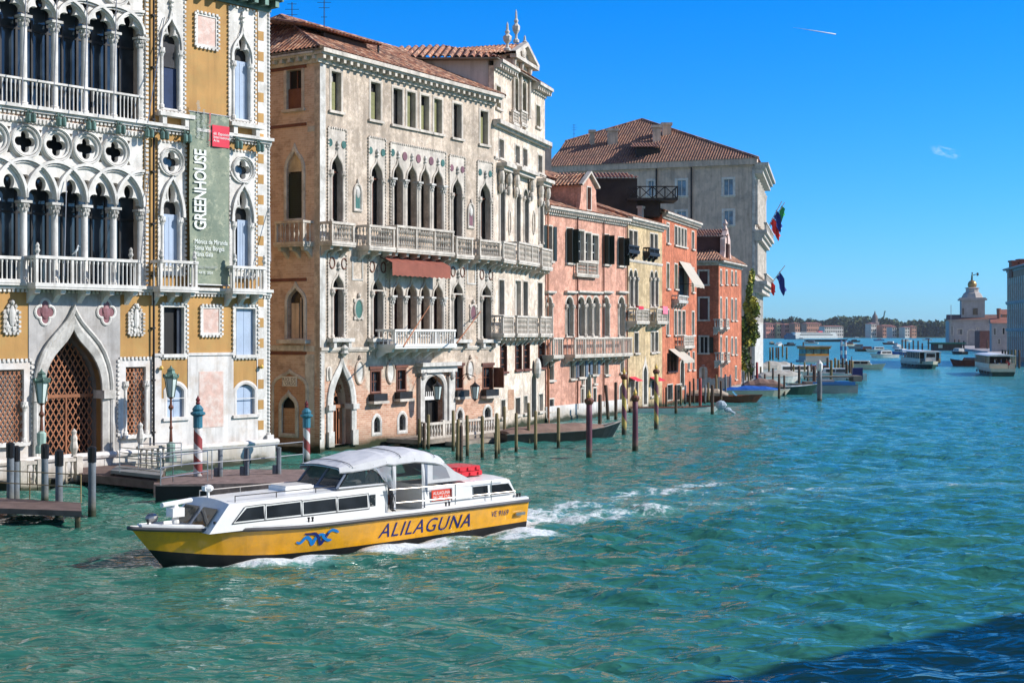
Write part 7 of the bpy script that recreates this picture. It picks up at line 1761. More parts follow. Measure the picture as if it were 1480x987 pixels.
# windscreen and wheelhouse
m = MB(); fr_pts = []
def ws(y, u): return (lerp(7.55, 6.95, u), y*(1-.06*u), lerp(1.96, 2.64, u))
for y0, y1 in ((1.08, .06), (-.06, -1.08)):
    m = MB(); m.quad(ws(y0-.05 if y0 > 0 else y0, .08), ws(y1, .08), ws(y1, .94), ws(y0-.05 if y0 > 0 else y0, .94)); wn = m.build('windscreen', clear, bus)
m = MB()
for y in (1.1, 0, -1.1): m.tube([ws(y, 0), ws(y, 1)], .045, 5)
m.tube([ws(1.1, 0), ws(-1.1, 0)], .05, 5); m.tube([ws(1.1, 1), ws(-1.1, 1)], .045, 5); m.build('windscreen_frame', bf_, bus)
for sg in (1, -1):
    m = MB(); y = sg*1.16; m.quad((7.45, y, 1.99), (5.6, y, 1.99), (5.62, y, 2.25), (6.1, y, 2.52), (6.95, y, 2.60)); m.build('side_screen', clear, bus)
    m = MB(); m.tube([(7.5, y, 1.98), (5.5, y, 1.98), (5.6, y, 2.22), (6.1, y, 2.52), (6.95, y, 2.62)], .035, 5); m.build('side_screen_frame', canv, bus)
    m = MB(); rows = [[(5.95-.0*k, sg*(1.2+.02*math.sin(k*2)), 2.5-.1*k) if False else (lerp(6.35-.16*k, 5.22, j/5), sg*(1.21+.03*math.sin(k*1.3+j*2)), lerp(2.62-.06*k, 2.74, j/5)-.17*k*(j/5)**.3) for j in range(6)] for k in range(7)]
    m.loft(rows, cap=False); m.build('plastic_curtain', plast, bus, smooth=True)
# canopy
st_c = [(7.42, 2.56, 2.66, 1.12), (7.0, 2.60, 2.80, 1.2), (6.3, 2.66, 2.93, 1.25), (5.6, 2.72, 3.00, 1.28), (5.3, 2.74, 3.02, 1.29), (5.0, 2.74, 3.05, 1.29), (4.4, 2.74, 3.08, 1.3), (3.9, 2.72, 3.05, 1.3), (3.5, 2.66, 2.96, 1.29), (3.15, 2.55, 2.82, 1.24), (2.95, 2.46, 2.68, 1.2)]
m = MB(); rows = []
for k, (x, ze, zc, w) in enumerate(st_c): rows.append([(x, w*math.cos(a)*(1 if abs(math.cos(a)) < .99 else 1), ze-.10*(abs(math.cos(a)) > .99)+(zc-ze)*math.sin(a)**.75+(.02 if k % 3 == 0 else -.015)+.012*math.sin(k*2.7+a*5)) for a in np.linspace(0, math.pi, 11)])
m.loft(rows, cap=False); m.loft([[(x, y*.985, z-.03) for x, y, z in r] for r in rows], cap=False); cn = m.build('canopy', canv, bus, smooth=False)
m = MB()
for x, ze, zc, w in (st_c[0], st_c[3], st_c[6], st_c[9]): m.tube([(x, (w-.02)*math.cos(a), ze-.03+(zc-ze)*max(0, math.sin(a))**.75) for a in np.linspace(0, math.pi, 11)], .018, 5)
m.build('canopy_hoop', steel, cn)
m = MB()
for k in (1, 5, 8):
    x, ze, zc, w = st_c[k]; m.tube([(x, w*math.cos(a)*1.003, ze+.012+(zc-ze)*max(0, math.sin(a))**.75) for a in np.linspace(.15, math.pi-.15, 11)], .012, 4)
m.build('seam', rubber, cn)
rear = [[(2.98, 1.22, 2.5), (2.98, .7, 2.66), (2.98, 0, 2.70), (2.98, -.7, 2.66), (2.98, -1.22, 2.5)], [(2.55, 1.22, 2.2), (2.5, .7, 2.34), (2.5, 0, 2.38), (2.5, -.7, 2.34), (2.55, -1.22, 2.2)], [(1.75, 1.2, 1.86), (1.7, .7, 1.93), (1.7, 0, 1.95), (1.7, -.7, 1.93), (1.75, -1.2, 1.86)]]
m = MB(); m.loft(rear, cap=False); m.build('canopy_back', canv, cn)
for sg in (1, -1):
    m = MB(); y = sg*1.215; m.plate([(3.9, 1.86), (1.8, 1.86), (2.55, 2.2), (2.98, 2.5), (3.95, 2.66)][::1], [[(3.55, 1.98), (2.75, 1.98), (2.95, 2.35), (3.2, 2.46), (3.55, 2.5)]], y-.01*sg, y) ; m.build('canvas_side', canv, cn)
    m = MB(); m.quad((3.55, y, 1.98), (2.75, y, 1.98), (2.95, y, 2.35), (3.2, y, 2.46), (3.55, y, 2.5)); m.build('plastic_window', plast, cn)
    for x, mt in ((5.24, canv), (3.98, canv), (3.86, bf_)):
        m = MB(); m.loft([[(x-.07, y, 1.05), (x+.07, y+sg*.03, 1.05)], [(x-.05, y+sg*.04, 1.8), (x+.05, y, 1.8)], [(x-.08, y, 2.72), (x+.1, y+sg*.02, 2.72)]], cap=False); m.build('rolled_curtain', mt, cn)
# cockpit interior
m = MB(); m.box(3.95, 5.5, -1.2, 1.2, .72, .78); m.build('cockpit_floor', planks, bus)
m = MB(); m.box(5.5, 5.56, -1.2, 1.2, .8, 1.95); m.build('bulkhead', wht_p, bus)
m = MB(); m.box(3.95, 5.5, -1.22, -1.17, .78, 1.92); m.build('dark_backing', brownwood, bus)  # dark panel added to give the cockpit a shaded interior
m = MB(); m.box(4.0, 4.45, -1.165, -1.15, 1.45, 1.8); m.build('cockpit_window', greenm, bus)
m = MB(); m.box(4.9, 5.2, -1.165, -1.1, .9, 1.75); m.build('locker', wht_p, bus)
m = MB(); m.box(4.05, 4.6, -1.15, -.5, .78, 1.35); m.build('bench', brownwood, bus)
m = MB(); m.box(6.6, 7.2, -.9, .9, 1.92, 2.12); m.build('dashboard', blackp, bus); m = MB(); m.box(5.85, 6.1, -.1, .45, 1.92, 2.45); m.box(5.85, 6.2, -.1, .45, 1.92, 2.0); m.build('helm_seat', blackp, bus)
m = MB(); m.blob(6.55, .75, 2.08, .3, .18, .1, 8, 5, .3); m.build('rolled_chart', deckp, bus)
for k, dx in enumerate((0, .06, .12)): m = MB(); m.tube([(5.45+dx, 1.3, 1.85), (5.35+dx, 1.36, 1.5), (5.42+dx, 1.38, 1.15), (5.3+dx, 1.36, 1.08)], .02, 5); m.build('hanging_rope', blackp, bus)
# aft cabin
ac = trunk(3.92, -.5, 1.27, .98, 1.72, 0, .42, tum=.06, crown=.10)
for x0, x1, sl in ((1.72, 1.0, 0), (.86, -.30, .28)):
    m = MB(); yb, yt = 1.262, 1.225; m.quad((x0, yb, 1.22), (x1, yb, 1.22), (x1+sl, yt, 1.60), (x0, yt, 1.60)); m.build('pane', tint, ac)
    m = MB(); m.tube([(x0, yb, 1.22), (x1, yb, 1.22), (x1+sl, yt, 1.60), (x0, yt, 1.60), (x0, yb, 1.22)], .022, 4); m.build('window_frame', wht_p, ac)
m = MB(); m.box(2.78, 3.66, 1.275, 1.30, 1.26, 1.62); sgn = m.build('red_sign', M('sign_red', (.62, .06, .03), var=.05), ac)
m = MB(); m.box(1.85, 2.72, 1.27, 1.285, 1.2, 1.64); m.build('side_panel', wht_p, ac)
for y, z, x0, x1 in ((1.42, 1.78, 5.6, .2), (1.46, 1.33, 5.35, -.2)):
    m = MB(); m.tube([(x0, y, z+.03), (3.9, y, z), (x1, y-.06, z-.02)], .013, 6); m.build('handrail', steel, bus)
for x in (2.7, 1.0): m = MB(); m.tube([(x, 1.42, 1.05), (x, 1.42, 1.78)], .018, 5); m.build('stanchion', steel, bus)
m = MB(); m.box(-.72, .0, -1.35, 1.35, .96, 1.04); m.build('stern_platform', deckp, bus)
m = MB(); m.box(-.55, -.1, 1.5, 1.56, .45, .55); m.build('exhaust_fender', steel, bus)
lr_ = empty('life_raft_boxes', (0, 0, 0), 'red plastic buoyant float boxes stacked on the aft roof of the yellow launch', 'float', local=True); lr_.location = bus.matrix_world @ Vector((0, 0, 0)) if False else (st.x, st.y, 0); lr_.rotation_euler = bus.rotation_euler
rp_ = M('red_plastic', (.62, .035, .05), var=.08, rough=.35, obj=True)
for z0, x0, x1 in ((1.86, .35, 2.0), (2.04, .45, 1.95)):
    m = MB(); m.prism([(x0, -.75), (x0+.12, -.9), (x1-.3, -.9), (x1, -.6), (x1, .1), (x1-.3, .35), (x0+.12, .35), (x0, .2)], z0, z0+.165)
    for k in range(4): m.box(x0+.15+k*.4, x0+.32+k*.4, .3501, .40, z0+.03, z0+.13)
    for k in range(3): m.box(x0-.05, x0-.001, -.65+k*.33, -.48+k*.33, z0+.03, z0+.13)
    m.build('float_box', rp_, lr_)
lb = MB(); lb.tube([(4.2, -1.1+.0, 2.15)]+[(4.2+.33*math.cos(a), -1.12, 2.3+.33*math.sin(a)) for a in np.linspace(0, 6.1, 14)], .06, 6); lbo = lb.build('lifebuoy', M('orange_red', (.7, .08, .03), rough=.5), None); lbo.location = (st.x, st.y, 0); lbo.rotation_euler = bus.rotation_euler; tag(lbo, 'orange red lifebuoy hanging under the canvas canopy of the yellow launch', 'lifebuoy')
# lettering wrapped on the hull side
def hull_text(s, x0, x1, zb, zt, mat, shear=0.0, bold=0.0, on=None, plane=None, name='lettering', sp=1.0):
    o = text(s, 1.0, mat, on or bus, shear=shear, bold=bold, extr=.0, name=name, sp=sp); vs = o.data.vertices
    xa = min(v.co.x for v in vs); xb = max(v.co.x for v in vs); za = min(v.co.z for v in vs); zz = max(v.co.z for v in vs)
    for v in vs:
        X_ = lerp(x0, x1, (v.co.x-xa)/(xb-xa)); Z_ = lerp(zb, zt, (v.co.z-za)/(zz-za)); v.co = (X_, (hp(X_, Z_)[1]+.012) if plane is None else plane, Z_)
    return o
hull_text('ALILAGUNA', 6.15, 2.1, .27, .74, navy, shear=.30, bold=.0, sp=1.1)
hull_text('VE 9169', 1.08, .22, .50, .70, navy, shear=.1)
hull_text('ALILAGUNA', 3.60, 2.84, 1.46, 1.57, wh, plane=1.303, on=ac); hull_text('041 240 17 01', 3.60, 2.84, 1.31, 1.42, wh, plane=1.303, on=ac)
def hull_stroke(pts, w, mat, dy):
    m = MB(); path = [Vector(q) for q in pts]; P2 = []
    for i in range(len(path)-1):
        p0, p1, p2, p3 = path[max(0, i-1)], path[i], path[i+1], path[min(len(path)-1, i+2)]
        for k in range(5):
            u = k/5; P2.append(.5*((2*p1)+(p2-p0)*u+(2*p0-5*p1+4*p2-p3)*u*u+(3*p1-p0-3*p2+p3)*u**3))
    P2.append(path[-1]); L = []; R = []
    for i, q in enumerate(P2):
        e = (P2[min(i+1, len(P2)-1)]-P2[max(0, i-1)]).normalized(); n = Vector((-e.y, e.x))*w/2*min(1, .45+2.2*min(i, len(P2)-1-i)/len(P2))
        L.append(q+n); R.append(q-n)
    f = lambda q: (q.x, hp(q.x, q.y)[1]+dy, q.y)
    m.loft([[f(a), f(b_)] for a, b_ in zip(L, R)], cap=False); m.build('wave_emblem', mat, bus)
hull_stroke([(9.3, .46), (9.15, .42), (8.98, .58), (8.82, .50), (8.72, .34), (8.62, .52), (8.45, .63), (8.28, .60)], .11, sky_ink, .012)
hull_stroke([(9.05, .70), (8.85, .68), (8.65, .66), (8.5, .50), (8.42, .32), (8.3, .45), (8.15, .68), (7.98, .74), (7.82, .66)], .10, navy, .016)
hull_stroke([(8.42, .62), (8.3, .5), (8.15, .42), (8.02, .42)], .09, sky_ink, .02); hull_stroke([(8.2, .66), (8.05, .74), (7.9, .70), (7.78, .64)], .09, sky_ink, .02)
def on_boat(root, x, y, z): c, s_ = math.cos(root.rotation_euler[2]), math.sin(root.rotation_euler[2]); return (root.location[0]+x*c-y*s_, root.location[1]+x*s_+y*c, z)
person(on_boat(bus, 6.25, .2, 1.0), bus.rotation_euler[2], 'steer', SH[2], 'skipper in dark clothes at the helm behind the windscreen of the yellow launch')
person(on_boat(bus, 4.75, -.6, .78), bus.rotation_euler[2]+1.5, 'stand', SH[4], 'passenger in beige top standing in the open doorway of the yellow launch', sc=.95)
# ================================================================== moored and moving boats
def hull_fn(L, B, H, sheer=.35, full=.55, rake=.08):
    def b_(u): return B/2*(1-max(0, (u-full)/(1-full))**2.3)*(1-.12*max(0, 1-u/.25))
    def z_(u): return H*(1+sheer*max(0, (u-.45)/.55)**2)
    def pt(u, v):   # v 0 deck 1 waterline
        return (L*(u-rake*v*u**5), b_(u)*(1-.16*v-.3*v*u**3), z_(u)*(1-v)-.0)
    return b_, z_, pt
GB = {}
def boat(px, py, head, L, B, H, hullc, deckc, label, name='motorboat', cat='boat', cover=None, coverc=None, screen=False, cabin=None, band_=None, well=True, sheer=.35, outboard=False, group=None, Y=None, roof=None, extra=None, full=.55):
    g = gp(px, py); r = empty(name, (g.x, g.y, 0), label, cat, group, rz=math.radians(head), local=True); b_, z_, pt = hull_fn(L, B, H, sheer, full); o_ = -L/2
    us = [0, .15, .3, .45, .6, .72, .82, .9, .96, 1.0]; S_ = lambda u, vs: [(pt(u, v)[0]+o_, pt(u, v)[1], pt(u, v)[2]) for v in vs]
    m = MB(); rows = []
    for u in us: a = S_(u, (0, .45, 1, 1.3)); rows.append(a+[(x, -y, z) for x, y, z in a[::-1]])
    m.loft(rows); m.build('hull', hullc, r)
    m = MB(); rows = []
    for u in us: x, y, z = S_(u, (0,))[0]; rows.append([(x, y-.01, z+.01), (x, y+.05, z+.06), (x, y-.12, z+.07), (x, y-.14, z-.02)] if y > .15 else [(x, 0.01, z+.01), (x, .05, z+.06), (x, .02, z+.07), (x, 0, z-.02)])
    m.loft(rows); m.loft([[(x, -y, z) for x, y, z in q] for q in rows]); m.build('gunwale', band_ or deckc, r)
    m = MB(); uw = .42 if well else 0; rows = [[(x, y-.05, z-(.35 if u < uw else 0)*H), (x, 0, z+(.05 if u >= uw else -.35*H)), (x, -y+.05, z-(.35 if u < uw else 0)*H)] for u in us for x, y, z in S_(u, (0,))]
    m.loft(rows, cap=False); m.build('deck', deckc, r)
    if cover:
        c0, c1, ch = cover; m = MB(); rows = []; n = 8
        for k in range(n+1):
            u = lerp(c0, c1, k/n); x, y, z = S_(u, (0,))[0]; pk = ch*(math.sin(math.pi*(k/n*.86+.07))**.7)*(1+.12*math.sin(k*2.3))
            rows.append([(x, y*1.02*math.cos(a), z+.03+pk*max(0, math.sin(a))**.8+.02*math.sin(k*3+a*4)) for a in np.linspace(0, math.pi, 9)])
        m.loft(rows); m.build('cover', coverc, r, smooth=False)
    if screen:
        u = screen if isinstance(screen, float) else .58; x, y, z = S_(u, (0,))[0]; w = y*.8
        m = MB(); m.quad((x+.25, w, z), (x+.45, 0, z), (x-.05, 0, z+.5), (x-.15, w*.9, z+.45)); m.quad((x+.25, -w, z), (x+.45, 0, z), (x-.05, 0, z+.5), (x-.15, -w*.9, z+.45)); m.build('windscreen', M_sc, r)
    if cabin:
        c0, c1, ch, cm = cabin; xa, xb = L*c0+o_, L*c1+o_; w = b_(c0+.05)*.75; z0 = z_(.3); m = MB()
        m.loft([[(x0, w, z0-.1), (x1, w*.92, z0+ch), (x1, 0, z0+ch*1.08), (x1, -w*.92, z0+ch), (x0, -w, z0-.1)] for x0, x1 in ((xa, xa+.15), (lerp(xa, xb, .5),)*2, (xb, xb-.5))]); cb = m.build('cabin', cm, r)
        for sg in (1, -1):
            for k in range(max(1, int((xb-xa)/1.4))):
                n = max(1, int((xb-xa)/1.4)); a, c = lerp(xa+.3, xb-.6, k/n), lerp(xa+.3, xb-.6, (k+1)/n)-.12; m = MB(); m.quad((a, sg*(w*.965+.02), z0+ch*.35), (c, sg*(w*.965+.02), z0+ch*.35), (c, sg*(w*.935+.02), z0+ch*.85), (a, sg*(w*.935+.02), z0+ch*.85)); m.build('pane', tint, cb)
        m = MB(); m.quad((xb-.12, w*.8, z0+ch*.3), (xb-.12, -w*.8, z0+ch*.3), (xb-.40, -w*.75, z0+ch*.88), (xb-.40, w*.75, z0+ch*.88)); m.build('pane', tint, cb)
    if outboard:
        m = MB(); m.blob(o_-.35, 0, H+.35, .28, .22, .32, 8, 6); m.tube([(o_-.35, 0, H+.1), (o_-.5, 0, -.3)], [.14, .07], 6); m.build('outboard_motor', outboard, r)
    if extra: extra(r, S_, o_)
    return r
M_sc = M_clear('boat_screen', (.10, .28, .34), .6)
wood_r = M('varnished_mahogany', (.16, .045, .02), var=.25, rough=.25, coat=.5, obj=True); hull_w = M('boat_white', (.74, .73, .70), var=.08, rough=.4, obj=True, dirt=(.3, .32, .25), dirtamt=.3)
hull_b = M('boat_black', (.012, .014, .013), var=.2, rough=.3, obj=True); tarp_b = M('beige_tarpaulin', (.42, .36, .28), var=.12, rough=.9, bump=.2, obj=True); tarp_br = M('brown_tarpaulin', (.22, .14, .11), var=.15, rough=.9, bump=.2, obj=True); tarp_bl = M('blue_tarpaulin', (.01, .10, .42), var=.12, rough=.7, obj=True)
tarp_g = M('grey_tarpaulin', (.36, .34, .31), var=.15, rough=.9, bump=.2, obj=True); hull_g = M('boat_grey', (.30, .31, .31), var=.1, rough=.5, obj=True); hull_cr = M('boat_cream', (.62, .55, .42), var=.08, rough=.4, obj=True); hull_gr = M('boat_dark_green', (.02, .06, .045), var=.2, rough=.4, obj=True); blue_b = M('boat_blue', (.02, .14, .38), var=.1, rough=.4, obj=True)
hB = math.degrees(math.atan2(TB.y, TB.x)); h4 = math.degrees(math.atan2(T4.y, T4.x)); h8 = 62
boat(813, 636, h4-28, 9.5, 1.9, .55, hull_b, hull_b, 'long black boat under a brown tarpaulin behind the wooden poles', cover=(.02, .80, .55), coverc=tarp_br, band_=tarp_g, sheer=.9, well=False)
boat(978, 596, 8, 8.2, 1.5, .42, hull_w, wood_r, 'long low white rowing boat with brown gunwale beside the spiral poles', name='rowing_boat', band_=wood_r, sheer=.4)
b3 = boat(1047, 581, -10, 7.6, 2.0, .62, wood_r, wood_r, 'mahogany speedboat with beige cover and small windscreen', cover=(.02, .55, .75), coverc=tarp_b, screen=.62, well=False, sheer=.2)
m = MB(); g = gp(1035, 598); m.blob(g.x+.4, g.y, .75, .5, .3, .42, 9, 6, .25); m.blob(g.x+1.0, g.y-.1, .35, .35, .2, .22, 8, 5, .25); m.tube([(g.x+.9, g.y, .4), (g.x+1.6, g.y-.2, .05)], [.16, .1], 6); o = m.build('wrapped_outboard_motor', M('pale_blue_cloth', (.42, .50, .58), bump=.3), None); tag(o, 'outboard motor wrapped in pale blue cloth at the stern of the white rowing boat', 'motor')
boat(1095, 572, 5, 7.4, 2.1, .6, hull_cr, hull_w, 'white boat under a bright blue tarpaulin beside the dark red pole', cover=(.0, .80, .5), coverc=tarp_bl, well=False, sheer=.2)
boat(1128, 570, 3, 8.6, 2.3, .85, hull_gr, hull_w, 'dark green and white speedboat with light brown cover', cover=(.0, .52, .95), coverc=tarp_br, screen=.6, well=False, band_=hull_w)
def wb(r, S_, o_):
    for k in range(3): m = MB(); m.box(o_+.8+k*1.9, o_+2.3+k*1.9, -.8, .8, .8, 1.35+.2*(k % 2)); m.build('cargo_box', (tarp_bl, hull_g, planks)[k], r)
    m = MB(); m.box(o_+.4, o_+5.4, 1.28, 1.32, .95, 1.35); m.build('blue_side', blue_b, r)
    m = MB(); m.box(o_+.4, o_+5.4, -1.32, -1.28, .95, 1.35); m.build('blue_side', blue_b, r)
boat(1186, 568, 184, 8.2, 2.6, 1.0, hull_g, planks, 'long grey workboat with bright blue upper side moored at the far jetty', name='workboat', well=False, extra=wb, sheer=.1, full=.7)
boat(1127, 553, 20, 7.0, 2.3, .8, hull_w, hull_w, 'white boat under a pale peaked tarpaulin near the great palace corner', cover=(.0, .95, .9), coverc=tarp_g, well=False)
boat(1120, 541, 20, 8.5, 2.6, .9, hull_w, hull_w, 'larger white boat with a high peaked grey cover behind the others', cover=(.0, .95, 1.3), coverc=tarp_g, well=False)
boat(1155, 546, 10, 9.5, 2.6, 1.0, hull_w, hull_w, 'white water taxi with cabin moored behind the workboat', name='water_taxi', cabin=(.15, .7, .9, hull_w))
boat(1182, 545, 10, 9.5, 2.6, 1.0, hull_cr, wood_r, 'cream and brown water taxi moored right of the white one', name='water_taxi', cabin=(.15, .7, .9, wood_r))
boat(1205, 549, 170, 9.5, 2.6, .9, hull_w, deckp, 'white launch moored against the outer poles of the jetty', cabin=(.3, .7, .8, hull_w))
t1 = boat(1245, 534, -20, 9.0, 2.4, .85, hull_cr, hull_cr, 'cream water taxi with brown roof passing the end of the jetty', name='water_taxi', cabin=(.3, .72, .8, hull_cr))
person(on_boat(t1, .6-2.4, 0, .75), math.radians(-20), 'stand', SH[2], 'boatman in black standing at the stern of the cream water taxi')
boat(1277, 517, 200, 9.0, 2.6, .9, hull_w, wood_r, 'small white cabin boat heading this way left of the waterbus', name='water_taxi', cabin=(.25, .7, 1.0, hull_w))
for i, (px, py, hd, hc, cm, lb) in enumerate(((1268, 509, 190, hull_w, hull_w, 'white speedboat in the distance above the small cabin boat'), (1240, 504, 170, hull_g, hull_g, 'grey motorboat in the distance left of the white speedboat'), (1253, 508, 15, hull_b, wood_r, 'dark motorboat in the distance directly beside the white speedboat'),
        (1296, 504, 100, hull_w, hull_w, 'distant white boat left of the distant poles'), (1300, 513, 120, blue_b, hull_w, 'distant dark blue boat behind the waterbus bow'), (1126, 500, 60, hull_w, hull_w, 'distant white boat near the corner of the great palace'), (1115, 498, 90, hull_gr, hull_cr, 'distant dark green boat touching the great palace corner'),
        (1270, 492.5, 175, blue_b, hull_w, 'distant blue boat in front of the wooded shore'), (1235, 494.5, 5, hull_b, hull_b, 'distant low dark boat right of the barge'), (1157, 491, 170, hull_w, hull_w, 'tiny white boat before the left end of the white ferry'), (1238, 489, 180, hull_w, hull_w, 'tiny white boat right of the white ferry'),
        (1286, 498, 150, wood_r, hull_w, 'tiny brown and white boat just left of the distant poles'), (1228, 500, 20, hull_cr, wood_r, 'tiny cream and brown boat above the cream water taxi'), (1310, 494, 10, hull_w, hull_w, 'tiny white boat before the gabled white shore house'), (1340, 492, 175, hull_w, blue_b, 'tiny white and blue boat near the left corner of the customs house'),
        (1385, 512, 100, hull_b, hull_w, 'dark boat with white cabin before the green roofed waterbus stop'), (1143, 500, 40, hull_b, hull_b, 'tiny black boat left of the floating waterbus stop'), (1172, 497, 160, hull_w, wood_r, 'tiny white and brown boat directly above the floating waterbus stop'))):
    k = max(1, (HZ+30-py)/26+.4); boat(px, py, hd, 9*k**.5, 2.6, .9, hc, hc, lb, cabin=(.25, .7, 1.0, cm))
boat(1195, 494, 3, 34, 6, 1.6, hull_b, hull_b, 'long flat dark barge crossing in the distance', name='barge', well=False, full=.8)
boat(1400, 529, 165, 7.5, 2.4, 1.1, wood_r, wood_r, 'brown water taxi partly hidden behind the right waterbus', name='water_taxi', cabin=(.3, .7, .7, wood_r))
# orange trimmed waterbus stop pavilion on the far jetty
pv = at(1183, 523, 330); fq = Fr((pv.x-3.0, pv.y), Vector((1, .22))); pav = empty('floating_pavilion', (pv.x, pv.y, 0), 'floating waterbus stop with orange bands and green glass behind the jetty', 'waterbus stop')
m = MB(fq); m.box(-.6, 6.6, -4.5, .4, -.5, .5); m.build('pontoon', hull_g, pav); m = MB(fq); m.box(0, 6, -4.1, -.1, .5, 1.5); m.build('lower_wall', hull_g, pav)
m = MB(fq); m.box(0, 6, -4.1, -.1, 1.5, 1.95); m.build('orange_band', M('orange_panel', (.55, .22, .02), rough=.4), pav); m = MB(fq); m.box(.1, 5.9, -4.0, -.15, 1.95, 3.15); m.build('glass_wall', M_glass('green_glass', (.03, .10, .10)), pav)
m = MB(fq); m.box(-.3, 6.3, -4.4, .2, 3.15, 3.6); m.build('orange_roof_band', MATS['orange_panel'], pav); m = MB(fq); m.box(-.5, 6.5, -4.6, .4, 3.6, 3.85); m.build('roof', planks, pav)
for k in range(4): m = MB(fq); m.box(k*1.95, k*1.95+.12, -.14, -.05, 1.95, 3.15); m.build('window_post', iron, pav)
jt = empty('far_jetty', (gp(1200, 556).x, gp(1200, 556).y, 0), 'brown timber jetty full of poles reaching into the canal', 'jetty'); m = MB(); a, b_ = gp(1140, 549), gp(1232, 553); m.box(a.x, b_.x, b_.y-1.2, b_.y+1.2, .75, .95); m.box(b_.x-.2, b_.x+1.0, b_.y-1.5, b_.y+1.5, .2, 1.0); m.build('deck', planks, jt)
m = MB(); q = gp(1240, 552); m.box(q.x-.7, q.x+.7, q.y, q.y+.8, .3, 2.0); o = m.build('notice_board', navy, None); tag(o, 'dark blue board at the outer end of the far jetty', 'board')
for i, px in enumerate((1216, 1222)): q = gp(px, 528); m = MB(); m.lathe(q.x, q.y, [(.28, -1), (.26, 5.2), (.1, 5.4)], 8); o = m.build('blue_white_pole', M_stripe('blue_white_%d' % i if False else 'blue_white_spiral', (.05, .12, .3), (.6, .6, .6), 1.8) if i == 0 else MATS['blue_white_spiral'], None); tag(o, ('left', 'right')[i]+' of two tall blue poles beside the floating waterbus stop', 'pole')
# ================================================================== waterbuses
def waterbus(px, py, head, L, label, view_right):
    g = gp(px, py); r = empty('waterbus', (g.x, g.y, 0), label, 'waterbus', rz=math.radians(head), local=True); b_, z_, pt = hull_fn(L, 4.4, 1.25, .25, .72, .05); o_ = -L/2
    us = [0, .08, .2, .4, .6, .72, .82, .9, .96, 1.0]; S_ = lambda u, vs: [(pt(u, v)[0]+o_, pt(u, v)[1], pt(u, v)[2]) for v in vs]
    m = MB(); m.loft([(lambda a: a+[(x, -y, z) for x, y, z in a[::-1]])(S_(u, (.42, 1, 1.2))) for u in us]); m.build('lower_hull', hull_gr, r)
    m = MB(); m.loft([(lambda a: a+[(x, -y, z) for x, y, z in a[::-1]])([(x, y+.03, z) for x, y, z in S_(u, (0, .42))]) for u in us]); m.build('upper_hull', hull_cr, r)
    # bulwark, cabin, roof
    z0 = 1.25
    m = MB(); w = 2.0
    for sg in (1, -1): m.box(o_+L*.05, o_+L*.88, min(sg*w, sg*(w-.08)), max(sg*w, sg*(w-.08)), z0-.1, z0+.75)
    m.box(o_+L*.05, o_+L*.05+.08, -w, w, z0-.1, z0+.75); m.build('bulwark', hull_cr, r)
    m = MB(); m.box(o_+L*.04, o_+L*.90, -w-.1, w+.1, z0+1.95, z0+2.08); m.loft([[(o_+L*u, (w-.1)*math.cos(a), z0+2.08+.22*math.sin(a)) for a in np.linspace(0, math.pi, 7)] for u in (.05, .5, .88)]); m.build('roof', hull_w, r)
    for u in np.linspace(.06, .87, 12):
        for sg in (1, -1): m = MB(); x = o_+L*u; m.box(x-.05, x+.05, sg*w-.05, sg*w+.05, z0+.75, z0+1.95); m.build('window_post', hull_cr, r)
    m = MB(); m.box(o_+L*.30, o_+L*.84, -w+.05, w-.05, z0+.74, z0+1.94); m.build('cabin_glass', darkin, r)
    m = MB(); m.box(o_+L*.05, o_+L*.86, -w+.1, w-.1, z0-.2, z0-.12); m.build('floor', rubber, r)
    m = MB(); m.box(o_+L*.84, o_+L*.90, -1.0, 1.0, z0, z0+1.9); m.build('wheelhouse', hull_w, r); m = MB(); m.quad((o_+L*.901, -.85, z0+1.0), (o_+L*.901, .85, z0+1.0), (o_+L*.901, .8, z0+1.75), (o_+L*.901, -.8, z0+1.75)); m.build('windscreen', tint, r)
    m = MB()
    for k in range(5): a = o_+L*(.1+.16*k); m.tube([(a, w+.05, .35), (a, w+.05, .75)], .14, 6); m.tube([(a, -w-.05, .35), (a, -w-.05, .75)], .14, 6)
    m.build('fender', rubber, r)
    m = MB(); m.tube([(o_, -.8, z0), (o_-.4, -.8, z0+1.5)], .04, 5); fl = m.build('flagstaff', iron, r); m = MB(); m.loft([[(o_-.15-.1*k, -.8+.15*math.sin(k), z0+.7-.05*k), (o_-.38-.1*k, -.8+.15*math.sin(k+1), z0+1.4-.15*k)] for k in range(5)], cap=False); m.build('flag_cloth', fr_, fl)
    return r, o_, z0
w1, oo, zz0 = waterbus(1331, 531.5, -95, 23, 'cream waterbus seen from its bow quarter in mid canal, left of the other', 1)
w2, oo2, zz0 = waterbus(1436, 541, 78, 23, 'waterbus seen from behind with passengers on its open stern deck, below the striped palace', 0)
hull_n = MB(); rr = random.Random(2)
for i, (x, y, sh, lb) in enumerate(((.7, -1.0, 0, 'passenger in white top, leftmost on the stern deck of the right waterbus'), (.9, .0, 1, 'passenger in light blue shirt in the middle of the stern deck of the right waterbus'), (.7, .8, 3, 'passenger in red top on the stern deck right of the one in blue'), (1.4, 1.4, 0, 'passenger in white at the right side of the stern deck'), (1.9, -.6, 2, 'passenger in black under the roof behind the one in blue'))):
    person(on_boat(w2, oo2+L*0+1.3+x, -y, 1.13), math.radians(78+rr.uniform(-90, 90)), 'stand', SH[sh], lb, 'passengers on the waterbus stern deck') if False else person(on_boat(w2, oo2+1.3+x, -y, 1.13), math.radians(78+rr.uniform(-90, 90)), 'stand', SH[sh], lb, 'passengers on the waterbus stern deck')
